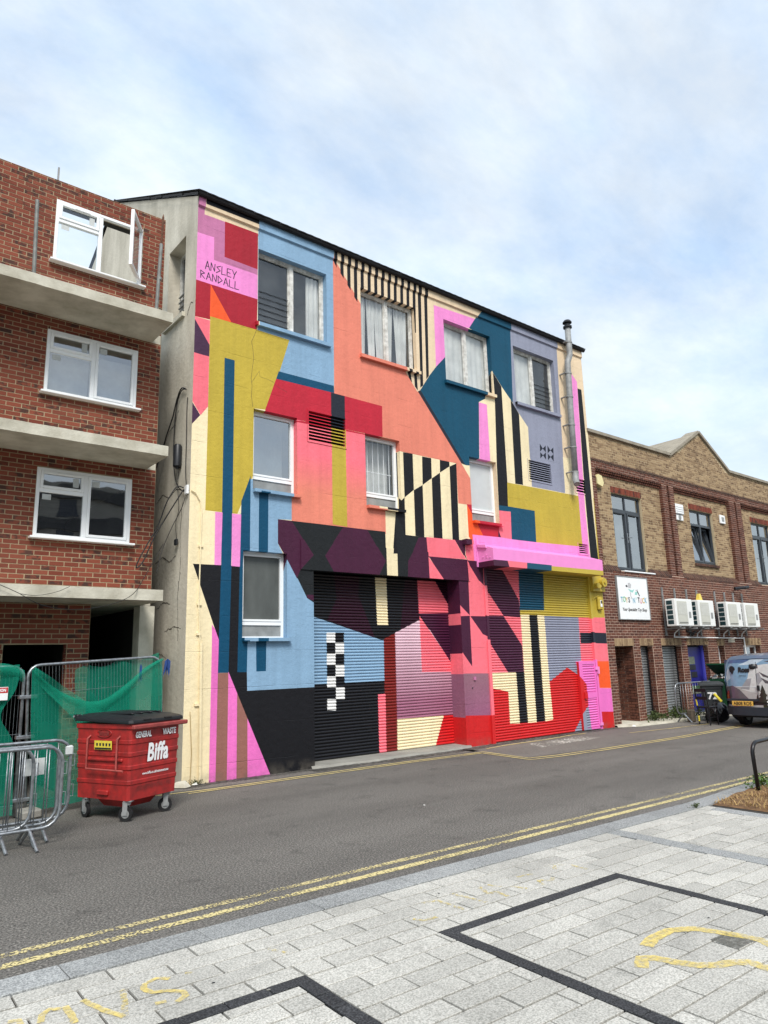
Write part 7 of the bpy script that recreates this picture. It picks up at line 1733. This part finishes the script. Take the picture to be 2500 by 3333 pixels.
# body shell behind the rear panel
vb = MB(); secs = [(0.0, 1.66, .86), (.12, 1.74, .86), (1.0, 1.80, .86), (2.2, 1.79, .86), (2.75, 1.62, .85), (3.1, 1.12, .84), (3.9, .92, .78), (4.1, .62, .70)]
V = []; F = []; nn_ = 14
for j, (x, zt, hw) in enumerate(secs):
    rr = .16 if zt > 1.3 else .1; P = [(hw, .30), (hw, .7), (hw, zt - .6 if zt > 1.3 else zt - .3), (hw - .10, zt - rr), (hw - .15, zt - rr * .4), (hw - .26, zt), (0, zt + .02)]
    P = P + [(-a, b) for a, b in reversed(P[:-1])]
    for (a, b) in P: V.append((x + (rx(a, b) if j == 0 else 0), a, b))
np_ = len(P)
for j in range(len(secs) - 1):
    for k in range(np_ - 1): F.append((j * np_ + k, j * np_ + k + 1, (j + 1) * np_ + k + 1, (j + 1) * np_ + k))
    F.append((j * np_, (j + 1) * np_, (j + 1) * np_ + np_ - 1, j * np_ + np_ - 1))
F.append(tuple((len(secs) - 1) * np_ + k for k in range(np_)))
vb.add(V, F); auto_smooth(vb.build('body', MATS['van_side'], van), 40)
bu = MB()
def bumper(z0_, z1_, off):
    L1 = [(rx(y, .6) - off, y) for y in [(-.88 + 1.76 * i / 16) for i in range(17)]]
    for (a, b) in zip(L1[:-1], L1[1:]):
        bu.quad((a[0], a[1], z0_), (b[0], b[1], z0_), (b[0], b[1], z1_), (a[0], a[1], z1_)); bu.quad((a[0], a[1], z1_), (b[0], b[1], z1_), (.25, b[1], z1_), (.25, a[1], z1_)); bu.quad((a[0], a[1], z0_), (b[0], b[1], z0_), (.25, b[1], z0_), (.25, a[1], z0_))
bumper(.30, .50, .07); auto_smooth(bu.build('bumper', MATS['van_dark'], van), 40)
for s in (1, -1):
    lm = MB(); y_ = .79 * s
    lm.grid(lambda u, v: (rx(y_ + (u - .5) * .14, .75) - .02 + .03 * (2 * v - 1) ** 2, y_ + (u - .5) * .14 * (1 - .3 * v), .62 + v * .28), 5, 6); lm.build('tail_lamp', MATS['lamp_red'], van, smooth=True)
pl2 = empty('number_plate', (.0, .40, .53), van); MB().bbox(-.035, -.022, -.26, .26, 0, .115, .003).build('plate', MATS['plate_yellow'], pl2)
text('AB08 ROS', .115, (-.037, 0, .018), pl2, pal['black'], rot=(math.pi / 2, 0, -math.pi / 2), bold=.003, sx=.88, name='plate_lettering')
MB().box(-.03, .02, .02, .78, .645, .70).build('plate_recess', MATS['van_dark'], van)
def vtext(b, s, y, z, m, **k): return text(b, s, (rx(y, z) - .012, y, z), van, m, rot=(math.pi / 2 - (.18 if z > 1.1 else 0), 0, -math.pi / 2), **k)
vtext('Ross', .16, .30, 1.355, pal['black'], bold=.012, sx=.9)
eb = MB(); eb.add([(rx(.62, 1.4) - .012 - .002 * 0, .60 + .075 * math.cos(R(t)), 1.42 + .085 * math.sin(R(t))) for t in range(0, 360, 30)], [tuple(range(12))]); eb.add([(rx(.6, 1.35) - .016, .655, 1.37), (rx(.6, 1.35) - .016, .545, 1.37), (rx(.6, 1.32) - .014, .60, 1.29)], [(0, 1, 2)]); eb.build('emblem', MATS['black_plastic'], van)
vtext('painting', .055, .34, 1.25, MATS['van_dark'], shear=.3)
vtext('Ian McDonald', .085, -.42, .70, pal['white'], shear=.2, bold=.002, align='CENTER'); vtext('paintings.com', .055, -.46, .62, pal['white']); vtext('07980 982991', .055, -.46, .545, pal['white'])
for z_ in (.635, .56): 
    c_ = MB(); c_.add([(rx(-.22, z_) - .012, -.215 + .025 * math.cos(R(t)), z_ + .025 * math.sin(R(t))) for t in range(0, 360, 40)], [tuple(range(9))]); c_.build('icon', pal['white'], van)
# door outline, seam, handle
dl = MB()
def rib(pts, r=.005): dl.tube([(rx(y, z) - .002, y, z) for y, z in pts], r, 5)
rib([(.78, 1.02), (.79, 1.2), (.72, 1.48), (.66, 1.53), (.24, 1.545)]); rib([(.78, 1.02), (.5, .995), (-.05, .985), (-.8, .985)]); rib([(.78, 1.545), (-.8, 1.56)], .004)
dl.build('pressing_line', mat('van_white', S(220, 226, 230), 0.3, var=0.02), van, smooth=True)
sm_ = MB(); sm_.tube([(rx(-.0, z) - .001, .0, z) for z in (.66, .8, 1.0, 1.2, 1.4, 1.6)], .006, 5); sm_.build('door_seam', MATS['van_dark'], van)
MB().bbox(-.035, .0, -.06, .0, .90, 1.03, .008).build('door_handle', MATS['black_plastic'], van)
ms_ = MB().grid(lambda u, v: (rx(.08, 1.49) - .06 + .05 * (2 * u - 1) ** 2 + .03 * (2 * v - 1) ** 2, .17 - u * .17, 1.42 + v * .12), 6, 5); ms_.build('camera_cowl', MATS['black_plastic'], van, smooth=True)
for (x, y) in ((.75, .74), (.75, -.74), (3.35, .72), (3.35, -.72)):
    w_ = empty('wheel', (x, y, .30), van); auto_smooth(MB().tube([(0, -.09, 0), (0, -.08, 0), (0, .08, 0), (0, .09, 0)], [.26, .30, .30, .26], 24).build('tyre', MATS['black_rubber'], w_)); MB().cyl((0, -.095, 0), (0, .095, 0), .18, 16).build('rim', MATS['galv_dull'], w_)
un = MB().box(.2, 3.9, -.8, .8, .24, .32).build('underbody', MATS['black_rubber'], van)
wn_ = MB().quad((2.25, .862, 1.15), (2.85, .855, 1.15), (2.6, .80, 1.58), (2.25, .80, 1.62)).build('cab_window', MATS['glass_dark'], van)

# ------------------------------------------------------------------ things by the shop wall
mat('bin_grey', S(58, 62, 64), 0.5, var=0.1, scale=6); mat('bin_green', S(18, 70, 44), 0.45, var=0.1, scale=6); mat('wood_black', S(24, 24, 28), 0.4, var=0.15, scale=8); mat('tape_yellow', S(222, 206, 60), 0.5, var=0.1, scale=30)
def wheelie(x, y, rz, m, label, open_lid, lidm, group='wheelie bins by the shop door', s=1.0, num=None):
    e = empty('wheelie_bin', (x, y, 0), rz=rz); e.scale = (s, s, s); tag(e, label, 'wheelie bin', group)
    b = MB(); V = []; lv_ = [(.04, .20, .22), (.9, .27, .30), (.905, .29, .32), (.97, .29, .32)]
    for (z, hx, hy) in lv_: c = .04; V += [(-hx + c, -hy, z), (hx - c, -hy, z), (hx, -hy + c, z), (hx, hy - c, z), (hx - c, hy, z), (-hx + c, hy, z), (-hx, hy - c, z), (-hx, -hy + c, z)]
    F = [(i * 8 + k, i * 8 + (k + 1) % 8, (i + 1) * 8 + (k + 1) % 8, (i + 1) * 8 + k) for i in range(3) for k in range(8)] + [tuple(range(7, -1, -1))]
    b.add(V, F); auto_smooth(b.build('body', MATS[m], e), 30)
    if open_lid:
        l = MB(); l.add([(-.3, .34, 1.0), (.3, .34, 1.0), (.3, -.30, 1.36), (-.3, -.30, 1.36), (-.3, .36, 1.03), (.3, .36, 1.03), (.3, -.28, 1.39), (-.3, -.28, 1.39)], [(0, 1, 2, 3), (4, 5, 6, 7), (0, 1, 5, 4), (1, 2, 6, 5), (2, 3, 7, 6), (3, 0, 4, 7)]); l.build('lid', MATS[lidm], e)
        rb = MB()
        for _ in range(26): p = Vector((rnd.uniform(-.22, .22), rnd.uniform(-.24, .24), rnd.uniform(.94, 1.08))); q = [p + Vector((rnd.uniform(-.1, .1), rnd.uniform(-.1, .1), rnd.uniform(-.04, .06))) for _ in range(4)]; rb.add(q, [(0, 1, 2, 3)])
        rb.build('rubbish', MATS['sticker'], e, fix=False)
    else:
        l = MB(); l.add([(-.32, -.36, .98), (.32, -.36, .98), (.32, .36, 1.0), (-.32, .36, 1.0), (-.32, -.36, 1.02), (.32, -.36, 1.02), (.32, .36, 1.05), (-.32, .36, 1.05), (-.22, -.24, 1.07), (.22, -.24, 1.07), (.22, .26, 1.09), (-.22, .26, 1.09)], [(0, 3, 2, 1), (0, 1, 5, 4), (1, 2, 6, 5), (2, 3, 7, 6), (3, 0, 4, 7), (4, 5, 9, 8), (5, 6, 10, 9), (6, 7, 11, 10), (7, 4, 8, 11), (8, 9, 10, 11)]); auto_smooth(l.build('lid', MATS[lidm], e), 30)
    for sx in (-.2, .2): MB().cyl((sx - .03, .24, .1), (sx + .03, .24, .1), .1, 14).build('wheel', MATS['black_rubber'], e)
    MB().tube([(-.22, .34, .95), (.22, .34, .95)], .015, 8).build('handle', MATS[m], e)
    if num: text(num, .26, (0.0, -.315, .62), e, pal['white'], rot=(math.pi / 2 + .09, 0, 0), bold=.008, name='painted_number')
    return e
wheelie(14.98, -1.18, -1.05, 'bin_grey', 'dark grey wheelie bin painted with the number 72', False, 'bin_grey', num='72', s=.98)
wheelie(17.22, -.45, -1.57, 'bin_green', 'green wheelie bin with its lid thrown open', True, 'bin_green', s=1.1)
chr_ = empty('chair', (13.83, -1.60, 0), rz=-.15); tag(chr_, 'black wooden chair with yellow tape standing at the roadside', 'chair')
MB().bbox(-.19, .19, -.19, .19, .44, .475, .01).build('seat', MATS['wood_black'], chr_)
for (x, y, h) in ((-.17, .16, .93), (-.17, -.16, .93), (.16, .16, .44), (.16, -.16, .44)): MB().tube([(x, y, 0), (x, y, .44), (x - (.06 if h > .5 else 0), y, h)], .018, 6).build('leg', MATS['wood_black'], chr_)
for z_ in (.90, .70): MB().box(-.245 + (.0 if z_ > .8 else .03), -.215 + (.0 if z_ > .8 else .03), -.16, .16, z_ - .05, z_ + .03).build('back_rail', MATS['wood_black'], chr_)
for a, b in (((-.17, .16, .2), (.16, .16, .2)), ((-.17, -.16, .2), (.16, -.16, .2)), ((-.17, .16, .28), (-.17, -.16, .28))): MB().tube([a, b], .010, 6).build('stretcher', MATS['wood_black'], chr_)
for (a, b) in (((-.18, .16, .50), (-.2, .16, .66)), ((-.17, .16, .10), (-.17, .16, .24))): MB().tube([a, b], .0205, 8).build('tape', MATS['tape_yellow'], chr_)
o_ = MB().tube([(13.80, -1.84, .80), (13.84, -2.0, .60)], .035, 10).build('rolled_vest', MATS['tape_yellow']); tag(o_, 'rolled yellow vest stuck between the chair and the bin', 'vest')
bgm = MB(); 
def bagp(u, v):
    a = u * 6.2832; t = v; r_ = .30 * math.sin(math.pi * (t * .92 + .04)) ** .6 * (1 + .12 * math.sin(a * 5 + t * 9) + .08 * math.sin(a * 9 - t * 5)); return (r_ * math.cos(a), r_ * math.sin(a) * .8, .02 + t * .52)
bgm.grid(bagp, 28, 14); o_ = bgm.build('rubbish_bag', mat('bag_black', S(20, 20, 24), 0.25, var=0.05, spec=0.6), None, smooth=True); o_.location = (14.55, -1.55, 0); tag(o_, 'shiny black rubbish bag under the chair', 'rubbish bag')
bgm = MB(); bgm.grid(bagp, 28, 14); o_ = bgm.build('rubbish_bag', mat('bag_navy', S(28, 34, 50), 0.4, var=0.1), None, smooth=True); o_.location = (14.75, -2.05, 0); o_.scale = (1.05, 1.0, 1.45); tag(o_, 'tall dark blue sack slumped against the van bumper', 'rubbish bag')
o_ = MB().bbox(14.22, 14.42, -.95, -.78, 0.0, .34, .03).build('log', mat('old_timber', S(92, 82, 70), 0.9, var=0.2, scale=10)); tag(o_, 'short weathered timber stump by the step', 'stump')
# litter
mat('litter_white', S(220, 220, 214), 0.7, var=0.05)
for i, (x, y, s, lb) in enumerate(((-.9, -.75, .03, 'torn white scrap by the wheels of the red bin'), (.2, -.07, .05, 'white rubble chip at the foot of the cream corner'), (-3.75, -3.6, .018, 'white fleck on the road at the left'), (12.3, -.35, .06, 'white rubble by the step of the shop'), (14.2, -.42, .07, 'white litter among the weeds'), (-.06, -.12, .14, 'broken concrete lump at the building corner'), (1.6, -4.0, .016, 'small pale scrap in the middle of the road'), (9.9, -5.2, .04, 'pale paper strip far along the road'))):
    mb = MB(); 
    V = [Vector((rnd.uniform(-1, 1), rnd.uniform(-1, 1), rnd.uniform(0, .7))) * s for _ in range(8)]
    mb.add([(-s, -s * .6, .004), (s * .8, -s * .7, .004), (s, s * .5, .004), (-s * .6, s * .7, .004), (-s * .5, -s * .2, s * .6), (s * .5, -s * .3, s * .4), (s * .4, s * .3, s * .7), (-s * .4, s * .3, s * .3)], [(0, 1, 5, 4), (1, 2, 6, 5), (2, 3, 7, 6), (3, 0, 4, 7), (4, 5, 6, 7)])
    o_ = mb.build('litter', MATS['concrete' if s > .1 else 'litter_white']); o_.location = (x, y, .008 if y < -.5 else .012); o_.rotation_euler = (0, 0, rnd.uniform(0, 6)); tag(o_, lb, 'litter')
MB_dirt = MB()
